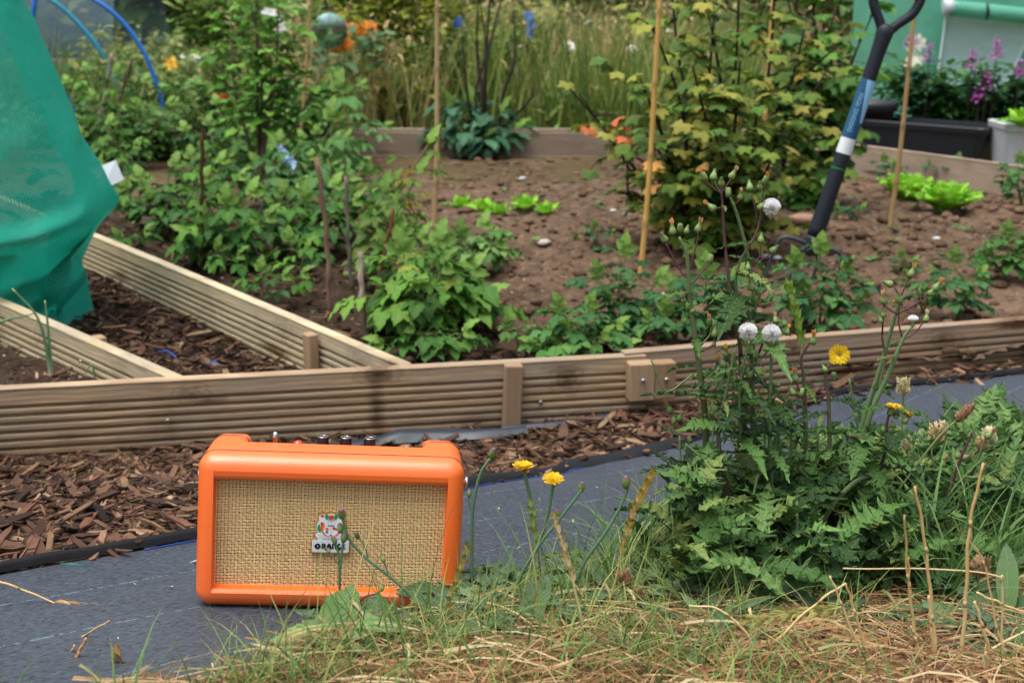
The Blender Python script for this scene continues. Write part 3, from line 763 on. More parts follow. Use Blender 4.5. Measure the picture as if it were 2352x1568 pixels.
mb = MB(); poly(mb, outl[::-1], yb0, th=.0035); badge = mb.build('badge', m_gold, spk, local=True, smooth=False)
inner = [(x*.945, 1.1+z*.947) for x, z in outl]
mb = MB(); poly(mb, inner[::-1], yb0-.0004); mb.build('plate', m_white, badge, local=True, smooth=False)
def art(name, mat, polys, dy=.0007):
    mb = MB()
    for p in polys: poly(mb, [(x*BW, z*.93) for x, z in p][::-1], yb0-dy)
    mb.build(name, mat, badge, local=True, smooth=False)
def strokes(name, mat, ls, dy=.0008):
    mb = MB()
    for w_, pts in ls:
        P = curve([(x, z) for x, z in pts], 14) if len(pts) > 2 else np.array(pts, float)
        P = np.array(P)[:, :2]; t = np.gradient(P, axis=0); t = t/(np.hypot(t[:, 0], t[:, 1])[:, None]+1e-9); nn_ = np.c_[-t[:, 1], t[:, 0]]
        ww = np.interp(np.linspace(0, 1, len(P)), np.linspace(0, 1, len(np.atleast_1d(w_))), np.atleast_1d(w_))[:, None]/2
        A, B_ = P+nn_*ww, P-nn_*ww
        V = [(bx+x*BW*.001, yb0-dy, bz0+z*.00093) for x, z in np.vstack([A, B_])]; k = len(P); j = np.arange(k-1)
        mb.add(V, [np.stack([j, j+1, j+1+k, j+k], -1)])
    mb.build(name, mat, badge, local=True, smooth=False)
circ = lambda x, z, a, b2=None, n=12: [(x+a*math.cos(2*math.pi*i/n), z+(b2 or a)*math.sin(2*math.pi*i/n)) for i in range(n)]
art('emblem_green', cols_['green'], [[(-6.4, 40), (-4.6, 42.3), (-2.6, 41.2), (-2.2, 38), (-4.2, 35.8)], [(6.4, 40), (4.6, 42.3), (2.6, 41.2), (2.2, 38), (4.2, 35.8)], [(-10.6, 32), (-12.3, 29.5), (-12.4, 26), (-10.4, 22.4), (-8.6, 24.5), (-9.4, 28)], [(10.6, 32), (12.3, 29.5), (12.4, 26), (10.4, 22.4), (8.6, 24.5), (9.4, 28)]])
art('emblem_orange', cols_['orange'], [[(-2, 36.4), (-2.2, 39), (-1.8, 41.6), (1.8, 41.6), (2.2, 39), (2, 36.4)], circ(-3.5, 26.4, 1.6)])
strokes('emblem_scroll', cols_['orange'], [((.8, 2.6, 1.6, .5), [(-7.4, 33.4), (-6.6, 30.5), (-8.2, 25.5), (-5.6, 20.5), (-1, 18)]), ((.8, 2.6, 1.6, .5), [(7.4, 33.4), (6.6, 30.5), (8.2, 25.5), (5.6, 20.5), (1, 18)]), ((.4, .9, .4), [(-3, 36), (0, 37), (3, 36)])])
art('emblem_red', cols_['red'], [circ(-8.2, 40.3, 1.5), [(-9.6, 33.5), (-6.6, 33.5), (-7.2, 30), (-8.8, 26.5), (-9.4, 30)], [(9.6, 33.5), (6.6, 33.5), (7.2, 30), (8.8, 26.5), (9.4, 30)], [(1.2, 28.4), (2.4, 29), (4.8, 27.6), (5.6, 26), (5.4, 25), (3.6, 26.2), (2, 25.4)], [(-1.8, 19.6), (0, 20.6), (1.8, 19.6), (0, 18.6)]])
art('emblem_navy', cols_['navy'], [[(-3, 29.6), (3, 29.6), (3, 30.6), (-3, 30.6)], circ(-3.6, 23.2, 1.2)])
art('emblem_black', cols_['black'], [[(-2.1, 38.9), (2.1, 38.9), (2.1, 39.5), (-2.1, 39.5)], [(-1.9, 36.6), (1.9, 36.6), (1.9, 37), (-1.9, 37)]], .0010)
strokes('emblem_lines', cols_['grey'], [(.28, [(-2.7, 31), (-2.7, 34.6), (0, 34.8), (2.7, 34.6), (2.7, 31)]), (.28, [(0, 35.6), (0, 19)]), (.3, [(-12, 17.5), (-7, 15.8), (0, 14.6), (7, 15.8), (12, 17.5)]), (.3, [(-11, 20), (-7, 18), (0, 16.6), (7, 18), (11, 20)]),
    (.25, [(-15.6, 1.8), (15.6, 1.8)]), (.25, [(15.6, 1.8), (15.6, 12.4)]), (.25, [(15.6, 12.4), (-15.6, 12.4)]), (.25, [(-15.6, 12.4), (-15.6, 1.8)])])
def text_mesh(name, s, size, mat, parent, M, off=0.0, ext=0.0, align='CENTER', sx_=1):
    cu = bpy.data.curves.new(name, 'FONT'); cu.body = s; cu.size = size; cu.offset = off; cu.extrude = ext; cu.align_x = align; cu.space_character = sx_
    o_ = bpy.data.objects.new('tmp', cu); C.objects.link(o_); bpy.context.view_layer.update()
    me_ = bpy.data.meshes.new_from_object(o_); bpy.data.objects.remove(o_); me_.materials.clear(); me_.materials.append(mat)
    o2 = bpy.data.objects.new(name, me_); C.objects.link(o2); o2.parent = parent; o2.matrix_local = M; return o2
Mt = lambda x, y, z: Matrix.Translation((x, y, z)) @ Matrix.Rotation(R(90), 4, 'X')
text_mesh('motto', 'VOICE OF THE WORLD', .0016, cols_['black'], badge, Mt(bx, yb0-.0008, bz0+.0143))
K = []   # fat swashed letters of the word on the plate
L0 = 5.2
def ell(cx, cz, a, b2): return [(cx+a*math.cos(t), cz+b2*math.sin(t)) for t in np.linspace(0, 2*math.pi, 17)]
K += [((1.5, 2.5, 1.5, 2.5, 1.5), [(-11.6, 10.6), (-13.4, 8), (-11.6, 5.2), (-9.8, 8), (-11.5, 10.6)])]
K += [(1.7, [(-7.4, 5.2), (-7.4, 10.8)]), ((1, 1.9, 1), [(-8, 10.5), (-5.4, 10.2), (-4.8, 9), (-5.8, 8), (-7, 7.9)]), ((1.4, 1.6, 1, 1.6, 2.0), [(-6.2, 8), (-5, 6), (-4, 4.3), (-2.6, 3.4), (-2.2, 4.1)])]
K += [((1.4, 1.9), [(-2.8, 5.2), (-1.2, 10.8)]), ((1.9, 2.0), [(-1, 10.8), (.5, 5.2)]), (.8, [(-2.6, 7.2), (.2, 7.2)]), (2.2, [(-3.2, 8.4), (-2.2, 8.3)])]
K += [(1.7, [(2.2, 5.2), (2.2, 10.8)]), ((1, 1.9, 1.8), [(2.2, 10.2), (4, 10.4), (5, 9), (5, 5.2)])]
K += [((1.2, 2.2, 2, 1.6), [(9.2, 10), (7.6, 10.6), (6.6, 8), (7.8, 5.6), (9.2, 6.2), (9.2, 7.6)]), ((1.6, 1, 1.8), [(9.2, 6.6), (8.2, 4), (6.4, 3.4), (6, 4.2)])]
K += [(1.9, [(11.6, 5.2), (11.6, 10.8)]), ((1.2, .9), [(11.6, 10.3), (14.2, 10.2)]), (1.0, [(11.6, 8), (13.4, 8)]), ((1.2, .9), [(11.6, 5.7), (14.3, 5.8)])]
strokes('lettering', cols_['black'], K, .0010)
# ---------------------------------------------------------------- leaves
def leaf_T(L=1.0, wf=None, rows=9, fold=.25, curl=.3, jag=0.0, seed=0, asym=0, wav=0.0):
    r = np.random.default_rng(seed); V = []; lp = []
    for i in range(rows):
        u = i/(rows-1); w_ = wf(u); j = (1-jag*(i % 2))
        sh = .35*jag*(1-(i % 2))/rows
        y = u; z = -curl*u*u
        for s_ in (-1, -.5, 0, .5, 1):
            ww = w_*(j if abs(s_) == 1 else 1)
            V.append((s_*ww, y + (sh if abs(s_) == 1 else 0), z + fold*abs(s_)*w_ + wav*w_*math.sin(i*1.9+s_*2+seed)*abs(s_)))
            lp.append((u, abs(s_), 0))
    V = np.array(V)*L; i = np.arange(rows-1)[:, None]*5; j = np.arange(4)[None]
    return (V, [np.stack([i+j, i+j+1, i+5+j+1, i+5+j], -1).reshape(-1, 4)], np.array(lp))
ovate = lambda w: (lambda u: w*math.sin(math.pi*min(1, u**.72))**.85*(1 if u < .999 else 0)+.004)
lance = lambda w: (lambda u: w*math.sin(math.pi*u**.85)**.8+.003)
def xf(T, sc_=1, rz=0, off=(0, 0, 0), rx=0, ry=0):
    M = Matrix.Rotation(rz, 3, 'Z') @ Matrix.Rotation(rx, 3, 'X') @ Matrix.Rotation(ry, 3, 'Y')
    return (T[0]*sc_ @ np.array(M).T + np.array(off), T[1], T[2])
def join(Ts):
    V = []; lp = []; Fs = []; n = 0
    for T in Ts:
        V.append(T[0]); lp.append(T[2]); Fs += [f+n for f in T[1]]; n += len(T[0])
    return (np.vstack(V), Fs, np.vstack(lp))
def stick_T(p, q, w_=.012):
    p, q = np.array(p, float), np.array(q, float)
    V = np.array([p-[w_, 0, 0], p+[w_, 0, 0], q+[w_, 0, 0], q-[w_, 0, 0], p-[0, 0, w_], p+[0, 0, w_], q+[0, 0, w_], q-[0, 0, w_]])
    return (V, [np.array([[0, 1, 2, 3], [4, 5, 6, 7]])], np.tile([.5, .05, 0], (8, 1)))
def compound(seed, w=.34, terminal=.62, pairs=1, jag=.22, spread=1.1, small=.8, curl=.35):
    r = random.Random(seed); Ts = [stick_T((0, 0, 0), (0, .42, 0))]
    Ts.append(xf(leaf_T(1, ovate(w), 11, .22, curl, jag, seed, wav=.15), terminal, r.uniform(-.15, .15), (0, .4, 0), r.uniform(-.3, 0)))
    for k in range(pairs):
        for s_ in (-1, 1):
            Ts.append(xf(leaf_T(1, ovate(w*.95), 9, .22, curl, jag, seed+k+3, wav=.15), terminal*small*(1-.25*k), s_*(spread+r.uniform(-.2, .2)), (0, .36-.2*k, 0), r.uniform(-.35, .05)))
    return join(Ts)
RASP = [compound(k, .36, .62, 1, .2, 1.15) for k in range(5)] + [compound(k+9, .34, .6, 2, .2, 1.15, .85) for k in range(2)]
POTA = [compound(k+20, .36, .5, 2, .05, 1.2, .85, .25) for k in range(4)]
OVAL = [leaf_T(1, ovate(.27+.03*k), 9, .2, .15+.15*k, .1, k, wav=.2) for k in range(4)]
LANCE = [leaf_T(1, lance(.12+.03*k), 9, .3, .1+.2*k, 0, k, wav=.1) for k in range(4)]
def lobed(seed, lobes=5, W_=.26, term=1.3):          # toothed sow thistle leaf
    r = random.Random(seed); rows = []; n = lobes*4+6
    L = []; u = 0
    out = [[], []]
    for side in (0, 1):
        pts = [(0, .02)]
        for k in range(lobes):
            c = (k+.6)/(lobes+1.6); h = .5/(lobes+1.6); e = W_*(.55+.6*math.sin(math.pi*(k+.8)/(lobes+.6)))*r.uniform(.8, 1.15)
            pts += [(c-h*.75, .085), (c-h*.35, e*.6), (c-h*.2, e*.78), (c-h*.02, e*.72), (c+h*.35, e*1.08), (c+h*.3, e*.6), (c+h*.55, e*.5)]
        c = lobes/(lobes+1.0)*.86
        pts += [(c-.02, .06), (c+.02, W_*.62*term), (c+.05, W_*.5*term), (c+.075, W_*.55*term), (c+.1, W_*.33*term), (c+.13, W_*.3*term), (1.0, .004)]
        out[side] = pts
    n = len(out[0]); V = []; lp = []
    curl = r.uniform(.1, .5); fo = r.uniform(.1, .45)
    for i in range(n):
        ul, wl = out[0][i]; ur, wr = out[1][i]; um = (ul+ur)/2
        um = min(um, 1)
        for (w_, uu, v_) in ((-wl, ul+wl*.25, 1), (-.012, um, .08), (.012, um, .08), (wr, ur+wr*.25, 1)):
            V.append((w_, uu, -curl*um*um + fo*abs(w_) + .035*math.sin(i*1.3+w_*9+seed)*v_)); lp.append((um, v_, 0))
    i = np.arange(n-1)[:, None]*4; j = np.arange(3)[None]
    return (np.array(V), [np.stack([i+j, i+j+1, i+4+j+1, i+4+j], -1).reshape(-1, 4)], np.array(lp))
SOW = [lobed(k, 3+k % 3, .2+.03*(k % 3), .8) for k in range(8)]
NARROW = [lobed(k+30, 6, .12, .8) for k in range(3)]
def palmate(seed, teeth=.07):                        # currant leaf, three to five lobes
    r = random.Random(seed); V = [(0, .0, 0)]; lp = [(0, 0, 0)]; n = 40
    ring = []
    for q in (.5, 1.0):
        for i in range(n+1):
            a = -2.55+5.1*i/n
            lob = max(1.0*math.exp(-(a/.36)**2), .86*math.exp(-((abs(a)-1.05)/.34)**2), .62*math.exp(-((abs(a)-2.1)/.4)**2))
            rad = (.40+.26*lob)*(1+teeth*(1 if i % 2 else -1)*(q == 1))*(1+.1*(r.random()-.5)*(q == 1))
            V.append((rad*q*math.sin(a), .0+rad*q*math.cos(a)+.0, -.16*(q*rad*1.8)**2 + .05*math.sin(3*a+seed)*q*q))
            dv = min(abs(a), abs(abs(a)-1.05), abs(abs(a)-2.1)); lp.append((q*rad, min(1, dv*2.2*q+.02), 0))
    V = np.array(V); m = n+1; F3 = np.array([[0, 1+i+1, 1+i] for i in range(n)]); F4 = np.array([[1+i, 2+i, 1+m+i+1, 1+m+i] for i in range(n)])
    return (V*1.0, [F3, F4], np.array(lp))
CURR = [palmate(k) for k in range(5)]

LM = leafmat('leaf_green', lin(140, 170, 90), .3)
LMS = leafmat('leaf_thistle', lin(150, 172, 130), .65, .2, .5, .05, spec=.28, side=.08)
LMC = leafmat('leaf_currant', lin(170, 165, 90), .45, .25, .5, .07)
m_stem = colmat('green_stem', .55, .4, 0, .2, 200, .2)
m_bark = colmat('cane_bark', .85, .2, 0, .7, 140, .4, (1, 1, .2))
def cols(k, pal_, var=.38):
    P = np.array([lin(*c) for c in pal_])*1.12; return P[rng.integers(0, len(P), k)]*(1-var/2+var*rng.random((k, 1)))
def put(mb, Ts, pos, ydir, up, size, col_):
    pos = np.asarray(pos); k = len(pos)
    if k == 0: return
    M = frames(np.asarray(ydir), np.asarray(up))*np.asarray(size)[:, None, None]
    for q in range(len(Ts)):
        i = np.arange(k) % len(Ts) == q
        mb.addT(Ts[q], M[i], pos[i], col_[i])
GR_R = ((70, 118, 40), (54, 100, 36), (86, 134, 46), (62, 108, 50), (100, 144, 52), (48, 86, 34))
GR_P = ((58, 104, 60), (70, 118, 66), (48, 92, 54), (84, 128, 70))
GR_S = ((66, 100, 46), (50, 80, 40), (80, 116, 54), (96, 132, 68), (56, 88, 38), (108, 142, 76), (44, 70, 36), (120, 138, 72))
def leaves_on(mbL, mbS, pts, k, Ts, size, pal_, t0=.2, droop=.35, petiole=.25, scol=(.1, .16, .05), spiral=2.4, prad=.0012, out=1.0, up=.3, sizevar=.4, sort=0):
    P = np.asarray(pts); n = len(P)
    t = np.linspace(t0, 1, k)*(n-1); i0 = np.clip(t.astype(int), 0, n-2); f = (t-i0)[:, None]
    base = P[i0]*(1-f)+P[i0+1]*f; tan = unit(P[i0+1]-P[i0])
    a = np.arange(k)*spiral+rng.random(k)*.8 + random.random()*6
    side = np.stack([np.cos(a), np.sin(a), np.zeros(k)], -1)
    d = unit(side*out + np.array([0, 0, up]) + tan*.25)
    s_ = size*(1-sizevar/2+sizevar*rng.random(k)); 
    if sort: s_ = s_*np.interp(np.linspace(0, 1, k), [0, 1], [1, sort])
    pe = s_*petiole; root = base + d*pe[:, None]
    if mbS is not None and petiole > 0:
        for i in range(k): tube(mbS, [base[i], base[i]+d[i]*pe[i]*.5+np.array([0, 0, .1*pe[i]]), root[i]], prad, 4, scol, cap=False)
    d2 = unit(d + np.array([0, 0, -droop]) + .25*(rng.random((k, 3))-.5)); upv = unit(np.array([0, 0, 1.]) + .5*(rng.random((k, 3))-.5))
    put(mbL, Ts, root, d2, upv, s_, cols(k, pal_))
def finish(root, mbS, mbL, sm=None, lm=None, ln='foliage', sn='stem'):
    if mbS is not None and mbS.n: mbS.build(sn, sm or m_stem, root)
    if mbL is not None and mbL.n: mbL.build(ln, lm or LM, root)
def soilp(px, py): 
    p = G(px, py, .08)
    for i in range(6): p = G(px, py, float(soil_z(p[0], p[1]))-.004)
    return p

# ---------------------------------------------------------------- raspberry bed
def cane_only(label, a, b, r_=.004, col_=(150, 128, 108), grp='bare cane stubs in the raspberry bed', mid=0, name='cane_stub'):
    p = soilp(*a); Y = p[1]; q = W(b[0], b[1], Y+.02)
    m_ = (p+q)/2 + np.array([mid, 0, 0]); pts = curve([p, m_, q], 14)
    pts += np.c_[.002*np.sin(np.arange(len(pts))*1.7), 0*pts[:, 0], 0*pts[:, 0]]
    mb = MB(); cc = np.array(lin(*col_))*(.7+.5*rng.random((len(pts), 1)))
    tube(mb, pts, r_*(1+.15*np.sin(np.arange(len(pts))*2.1)), 8, cc)
    o_ = mb.build(name, m_bark, loc=p); return tag(o_, label, 'plant cane', grp)
cane_only('dark brown cut cane, topmost at the rear of the raspberry row', (462, 625), (464, 305), .0055, (88, 62, 42))
cane_only('pale split cane stub standing beside the long slanting board', (840, 782), (829, 578), .0062, (176, 156, 140), mid=-.004)
cane_only('long pinkish brown cane reaching up beside the split stub', (757, 727), (728, 362), .006, (142, 112, 92), mid=.008)
cane_only('reddish thin cane leaning right behind the split stub', (848, 745), (905, 480), .004, (120, 70, 48))
cane_only('thin greyish cane between the pinkish and reddish canes', (808, 668), (795, 405), .005, (120, 112, 98), mid=-.003)
cane_only('tall pale bleached cane leaning right next to the green net', (212, 385), (258, 122), .009, (160, 146, 128))
cane_only('dark twisted cane crossing behind the tall bleached one', (228, 350), (305, 135), .008, (96, 76, 66), mid=.01)
cane_only('short dark stub leaning left among the raspberry leaves', (632, 640), (575, 555), .0035, (92, 72, 74))
cane_only('thin purplish stub tilting left near the row centre', (620, 590), (596, 455), .0045, (112, 88, 92))
cane_only('thin brown stub tilting right near the row centre', (622, 560), (655, 432), .004, (100, 78, 60))
cane_only('thin light twig stuck in the soil beside the long board', (395, 598), (402, 560), .004, (150, 128, 92))

def raspberry(label, base, tops, k=16, size=.075, pal_=GR_R, extra=0, T=RASP, Ydx=0, name='raspberry_plant', grp='raspberry plants growing in the left bed', yel=0):
    p = soilp(*base); root = thing(name, label, 'plant', p, grp); S = MB(); L = MB()
    for (tx, ty, dy) in tops:
        q = W(tx, ty, p[1]+dy); pts = curve([p, (p*.55+q*.45)+np.array([random.uniform(-.02, .02), 0, .03]), q], 14)
        tube(S, pts, (.0035, .0016), 6, lin(104, 110, 62)); 
        leaves_on(L, S, pts, k, T, size, pal_, .22, .45, .45, lin(110, 130, 70), 2.2, .0009, up=.25)
        if yel: leaves_on(L, S, pts, yel, T, size*.8, ((150, 148, 52), (164, 136, 56), (130, 146, 56)), .1, .6, .3, lin(110, 130, 70), 2.7, .0009)
        dd = unit((q-p)[None])[0]; put(L, T, [q], [dd+np.array([.2, -.2, .3])], [[0, -.4, 1]], [size], cols(1, ((120, 156, 70),)))
    finish(root, S, L); return root
raspberry('bright leafy raspberry, biggest plant at the near corner of the bed', (985, 775), [(930, 610, .0), (1010, 640, -.05), (1060, 650, .06), (960, 680, -.12), (1090, 700, .0), (900, 690, -.06), (1000, 590, .05)], 13, .095, ((96, 140, 52), (80, 128, 48), (112, 152, 62), (70, 112, 48)), yel=2)
raspberry('low raspberry shoots right behind the front board corner', (1010, 830), [(960, 770, -.02), (1050, 780, .0), (900, 800, .0)], 9, .07, ((70, 116, 48), (90, 134, 56)))
raspberry('loose pale green raspberry behind the biggest near plant', (1075, 640), [(1060, 560, .02), (1100, 540, .05), (1030, 560, 0), (1130, 575, .0)], 13, .075, ((104, 142, 76), (120, 156, 84), (90, 130, 66)), yel=1)
raspberry('raspberry with small round reddish leaves leaning towards the bamboo', (850, 640), [(905, 470, .0), (960, 400, .05), (900, 520, -.03), (985, 330, .15), (880, 440, .1)], 11, .065, ((96, 124, 50), (128, 120, 50), (112, 132, 54), (84, 112, 44)), T=OVAL+RASP, yel=2)
raspberry('dark raspberry at the middle of the row behind the pinkish cane', (720, 600), [(700, 480, 0), (760, 450, .1), (660, 470, .05), (800, 480, 0), (740, 520, -.1), (640, 500, -.05)], 15, .085)
raspberry('raspberry with broad drooping leaves right of the dark cut cane', (545, 620), [(520, 490, 0), (570, 470, .05), (480, 520, -.05), (600, 520, 0), (450, 560, 0)], 12, .09, yel=1)
raspberry('raspberry bushing out behind the dark cut cane', (400, 560), [(330, 430, .1), (400, 400, .15), (450, 430, 0), (360, 480, 0), (300, 450, .05)], 14, .085, yel=1)
raspberry('small raspberry sprout beside the thin twig', (300, 590), [(325, 545, 0), (280, 560, 0)], 5, .06, yel=1)
raspberry('small raspberry sprout near the foot of the dark cut cane', (505, 640), [(500, 590, 0), (535, 600, 0)], 6, .065)
raspberry('tall raspberry rising beside the bleached cane', (300, 400), [(270, 180, .2), (330, 200, .3), (220, 240, .1), (380, 250, .2), (160, 200, .4), (200, 170, .5)], 16, .085)
raspberry('raspberry standing under the rear of the left bed', (500, 420), [(480, 300, .2), (550, 320, .1), (430, 310, .2), (600, 330, .2), (520, 380, 0)], 15, .09)
raspberry('broad soft leaved raspberry at the centre rear of the row', (650, 480), [(640, 350, .1), (700, 380, .1), (600, 400, 0), (740, 400, .1), (780, 430, 0), (680, 430, -.1)], 15, .095, ((66, 110, 58), (78, 122, 66), (90, 134, 70)))
raspberry('raspberry with yellowing leaves just left of the near bamboo', (880, 560), [(850, 420, .1), (900, 440, 0), (820, 470, 0), (930, 520, 0)], 12, .08, yel=2)
raspberry('high raspberry shoot with big ribbed top leaves', (790, 560), [(775, 235, .05), (760, 300, .0)], 8, .11, ((74, 120, 58), (86, 132, 62)))
raspberry('raspberry with tall arching shoot at the rear of the row', (700, 400), [(820, 210, .5), (870, 300, .3), (760, 330, .1)], 10, .1, ((80, 124, 66), (94, 136, 74)))
raspberry('leafy raspberry filling the gap behind the slanting board', (610, 700), [(600, 640, 0), (680, 640, 0), (640, 650, 0)], 4, .06)
raspberry('small sprout with one yellow leaf beside the pinkish cane', (690, 650), [(700, 590, 0), (668, 570, 0)], 6, .065, yel=1)

raspberry('leafy raspberry against the right edge of the net', (240, 470), [(190, 330, .1), (250, 300, .2), (300, 350, 0), (230, 400, 0), (290, 420, -.1)], 14, .08)
raspberry('raspberry thicket left of the blue plastic sleeve', (560, 400), [(540, 260, .1), (600, 250, .2), (500, 250, .2), (640, 280, .1), (570, 330, 0)], 15, .085, ((84, 130, 56), (96, 142, 64), (72, 116, 50)))
raspberry('rear raspberry under the feet of the pipe hoops', (380, 350), [(330, 260, .1), (400, 250, .2), (440, 290, .1), (360, 300, 0), (300, 290, .1)], 14, .085, ((88, 126, 66), (76, 116, 58)))
raspberry('rear raspberry low beside the tall bleached cane', (180, 330), [(130, 230, .2), (200, 220, .3), (160, 280, 0), (240, 270, .1)], 14, .085, ((84, 122, 62), (96, 136, 70)))
raspberry('raspberry right of the blue plastic sleeve', (760, 420), [(730, 320, .1), (790, 330, .1), (700, 330, .1), (820, 380, 0)], 12, .08, ((92, 138, 66), (78, 124, 58)))
raspberry('raspberry just behind the topmost cut cane', (470, 520), [(440, 380, .1), (500, 390, .1), (540, 420, 0), (470, 430, 0)], 14, .08)
raspberry('raspberry between the split stub and the near bamboo', (930, 680), [(920, 560, .05), (960, 570, 0), (890, 590, 0)], 11, .08, ((92, 138, 56), (80, 124, 50)), yel=1)
# tall currant-like shoot rising at the rear left
p = G(595, 420, .09); root = thing('young_currant', 'tall bright green leafy shrub rising at the rear of the raspberry bed', 'shrub', p); S = MB(); L = MB()
for (tx, ty, dy) in ((560, -60, .3), (590, -80, .2), (640, -20, .1), (690, 60, .1), (530, 30, .4), (480, 120, .3), (740, 170, .2), (620, 120, 0)):
    q = W(tx, ty, p[1]+dy); pts = curve([p, p*.5+q*.5+np.array([random.uniform(-.05, .05), 0, .05]), q], 16); tube(S, pts, (.008, .002), 6, lin(90, 72, 50))
    leaves_on(L, S, pts, 30, OVAL+RASP[:2], .085, ((84, 136, 46), (100, 152, 56), (120, 168, 66), (74, 122, 44)), .25, .3, .35, lin(100, 130, 60))
finish(root, S, L)

# ---------------------------------------------------------------- potatoes and small plants
def potato(label, base, tops, k=9, size=.09, pal_=GR_P, grp='potato plants in the soil bed', name='potato_plant', T=POTA, mul=.74):
    return raspberry(label, base, tops, int(k*1.15), size*mul, pal_, T=T, name=name, grp=grp)
potato('upright potato plant in the bare soil left of the tall bamboo', (1440, 775), [(1432, 595, 0), (1380, 650, 0), (1500, 660, 0), (1400, 700, -.05), (1480, 710, -.05)], 8, .1)
potato('spreading potato plant right behind the middle of the front board', (1340, 810), [(1290, 720, 0), (1350, 720, 0), (1400, 760, 0), (1310, 760, -.05)], 7, .085, ((66, 116, 62), (82, 130, 70)))
potato('low wide potato leaves touching the front board', (1330, 830), [(1290, 790, 0), (1370, 785, 0), (1420, 800, 0), (1240, 800, 0)], 6, .085, ((92, 140, 66), (76, 124, 58)))
potato('potato plant hiding the lower tines of the garden fork', (1880, 775), [(1880, 590, 0), (1830, 620, 0), (1930, 640, 0), (1960, 690, 0), (1850, 680, -.05), (1900, 720, -.05)], 9, .095)
potato('potato plant between tall bamboo and garden fork, behind the thistle', (1640, 790), [(1620, 640, 0), (1560, 680, 0), (1680, 660, 0), (1590, 730, -.05), (1660, 730, -.05)], 10, .1)
potato('dark potato plant in front of the currant bush beside the bamboo', (1545, 800), [(1530, 730, 0), (1500, 750, 0), (1570, 740, 0)], 8, .085)
potato('potato plant just right of the fork behind the thistle stems', (2200, 740), [(2190, 610, 0), (2150, 650, 0), (2240, 650, 0), (2210, 690, 0)], 8, .08)
potato('potato plant at the right rim of the bed', (2310, 640), [(2310, 550, 0), (2350, 560, 0), (2280, 590, 0), (2340, 600, 0)], 10, .09, ((64, 112, 48), (76, 122, 56)))
potato('small potato sprout in the middle of the bare soil', (1370, 560), [(1365, 525, 0), (1395, 540, 0)], 5, .05, ((90, 130, 92), (76, 116, 80)))
potato('small potato sprout right of the fork head', (2080, 640), [(2070, 595, 0), (2095, 610, 0)], 5, .055)
potato('small potato plant behind the big bush by the far right board', (1960, 510), [(1930, 480, 0), (1975, 485, 0), (1940, 495, 0)], 6, .06, ((76, 116, 80), (66, 106, 70)))
potato('dark potato sprout in front of the long black trough', (2040, 440), [(2030, 375, 0), (2050, 385, 0)], 8, .08, ((52, 92, 56), (60, 104, 62)))
potato('grey green potato row behind the big lettuces', (2200, 430), [(2140, 380, 0), (2200, 375, 0), (2250, 400, 0)], 8, .08, ((82, 120, 84), (70, 110, 76)))
potato('leafy potato at the right edge below the white tub', (2345, 480), [(2340, 380, 0), (2365, 400, 0), (2320, 420, 0)], 12, .09, ((76, 130, 60), (64, 116, 52)))
potato('low potato leaves beside the bright near raspberry', (1190, 810), [(1170, 760, 0), (1220, 780, 0)], 6, .06, ((90, 132, 66), (104, 140, 72)))
potato('potato leaves at the right foot of the fork row', (2120, 720), [(2090, 650, 0), (2120, 680, 0)], 6, .06)
mb = MB()
k = 420; Y = 2.6+4*rng.random(k); X = -.6+3.4*rng.random(k); ok = (X > edgeX(Y, A0, A1)+.1) & (Y > FB0(X)+.03) & (rng.random(k) < .3+.7*(vnoise(X*2.2+3, Y*2.2) > .6)); X, Y = X[ok], Y[ok]; k = len(X)
for q in range(4):
    a = rng.random(k)*6.28; put(mb, OVAL, np.c_[X, Y, soil_z(X, Y)+.004], np.c_[np.cos(a), np.sin(a), .5+.6*rng.random(k)], np.tile([0, 0, 1.], (k, 1)), .012+.022*rng.random(k), cols(k, ((96, 134, 72), (76, 116, 66), (110, 150, 70))))
tag(mb.build('weed_seedlings', LM), 'tiny green weed seedlings sprinkled over the brown soil', kind='stuff')

# lettuces
m_lett = leafmat('leaf_lettuce', lin(200, 225, 130), .5, .3, .45, .12)
def ruffle(seed, W_=.42):
    r = random.Random(seed); rows, m_ = 11, 9; V = []; lp = []
    for i in range(rows):
        u = i/(rows-1); w_ = W_*math.sin(math.pi*min(.93, .12+u*.82))**.7
        for j in range(m_):
            v_ = -1+2*j/(m_-1)
            z = .25*u*(1-u*.9) + .12*abs(v_)**2*w_*2 + .07*u*math.sin(j*2.2+i*1.4+seed)*abs(v_) + (.06*math.sin(j*3.1+seed) if i == rows-1 else 0)
            V.append((v_*w_, u*(1-.15*v_*v_), z)); lp.append((u, abs(v_), 0))
    i = np.arange(rows-1)[:, None]*m_; j = np.arange(m_-1)[None]
    return (np.array(V), [np.stack([i+j, i+j+1, i+m_+j+1, i+m_+j], -1).reshape(-1, 4)], np.array(lp))
RUF = [ruffle(k) for k in range(5)]
def lettuce(label, px, py, size, k, pal_, grp, up=.5):
    p = soilp(px, py); L = MB(); a = np.arange(k)*2.4+random.random()*6; t = np.linspace(0, 1, k)
    d = np.c_[np.cos(a)*(1-.75*t), np.sin(a)*(1-.75*t), up*.4+t*1.3]; sz = size*(1-.35*t)
    put(L, RUF, p+np.c_[np.cos(a), np.sin(a), 0*a]*.01, d, np.c_[-np.cos(a)*.6, -np.sin(a)*.6, 1+0*a], sz, cols(k, pal_, .15))
    o_ = L.build('lettuce', m_lett, loc=p); tag(o_, label, 'lettuce', grp)
LP = ((140, 200, 50), (156, 212, 62), (124, 186, 44)); g1 = 'row of young lettuces'; g2 = 'big lettuces on the right'
lettuce('young lime green lettuce at the left end of the short row', 1062, 478, .075, 8, LP, g1, .25)
lettuce('young lime green lettuce second in the short row', 1110, 488, .08, 8, LP, g1, .25)
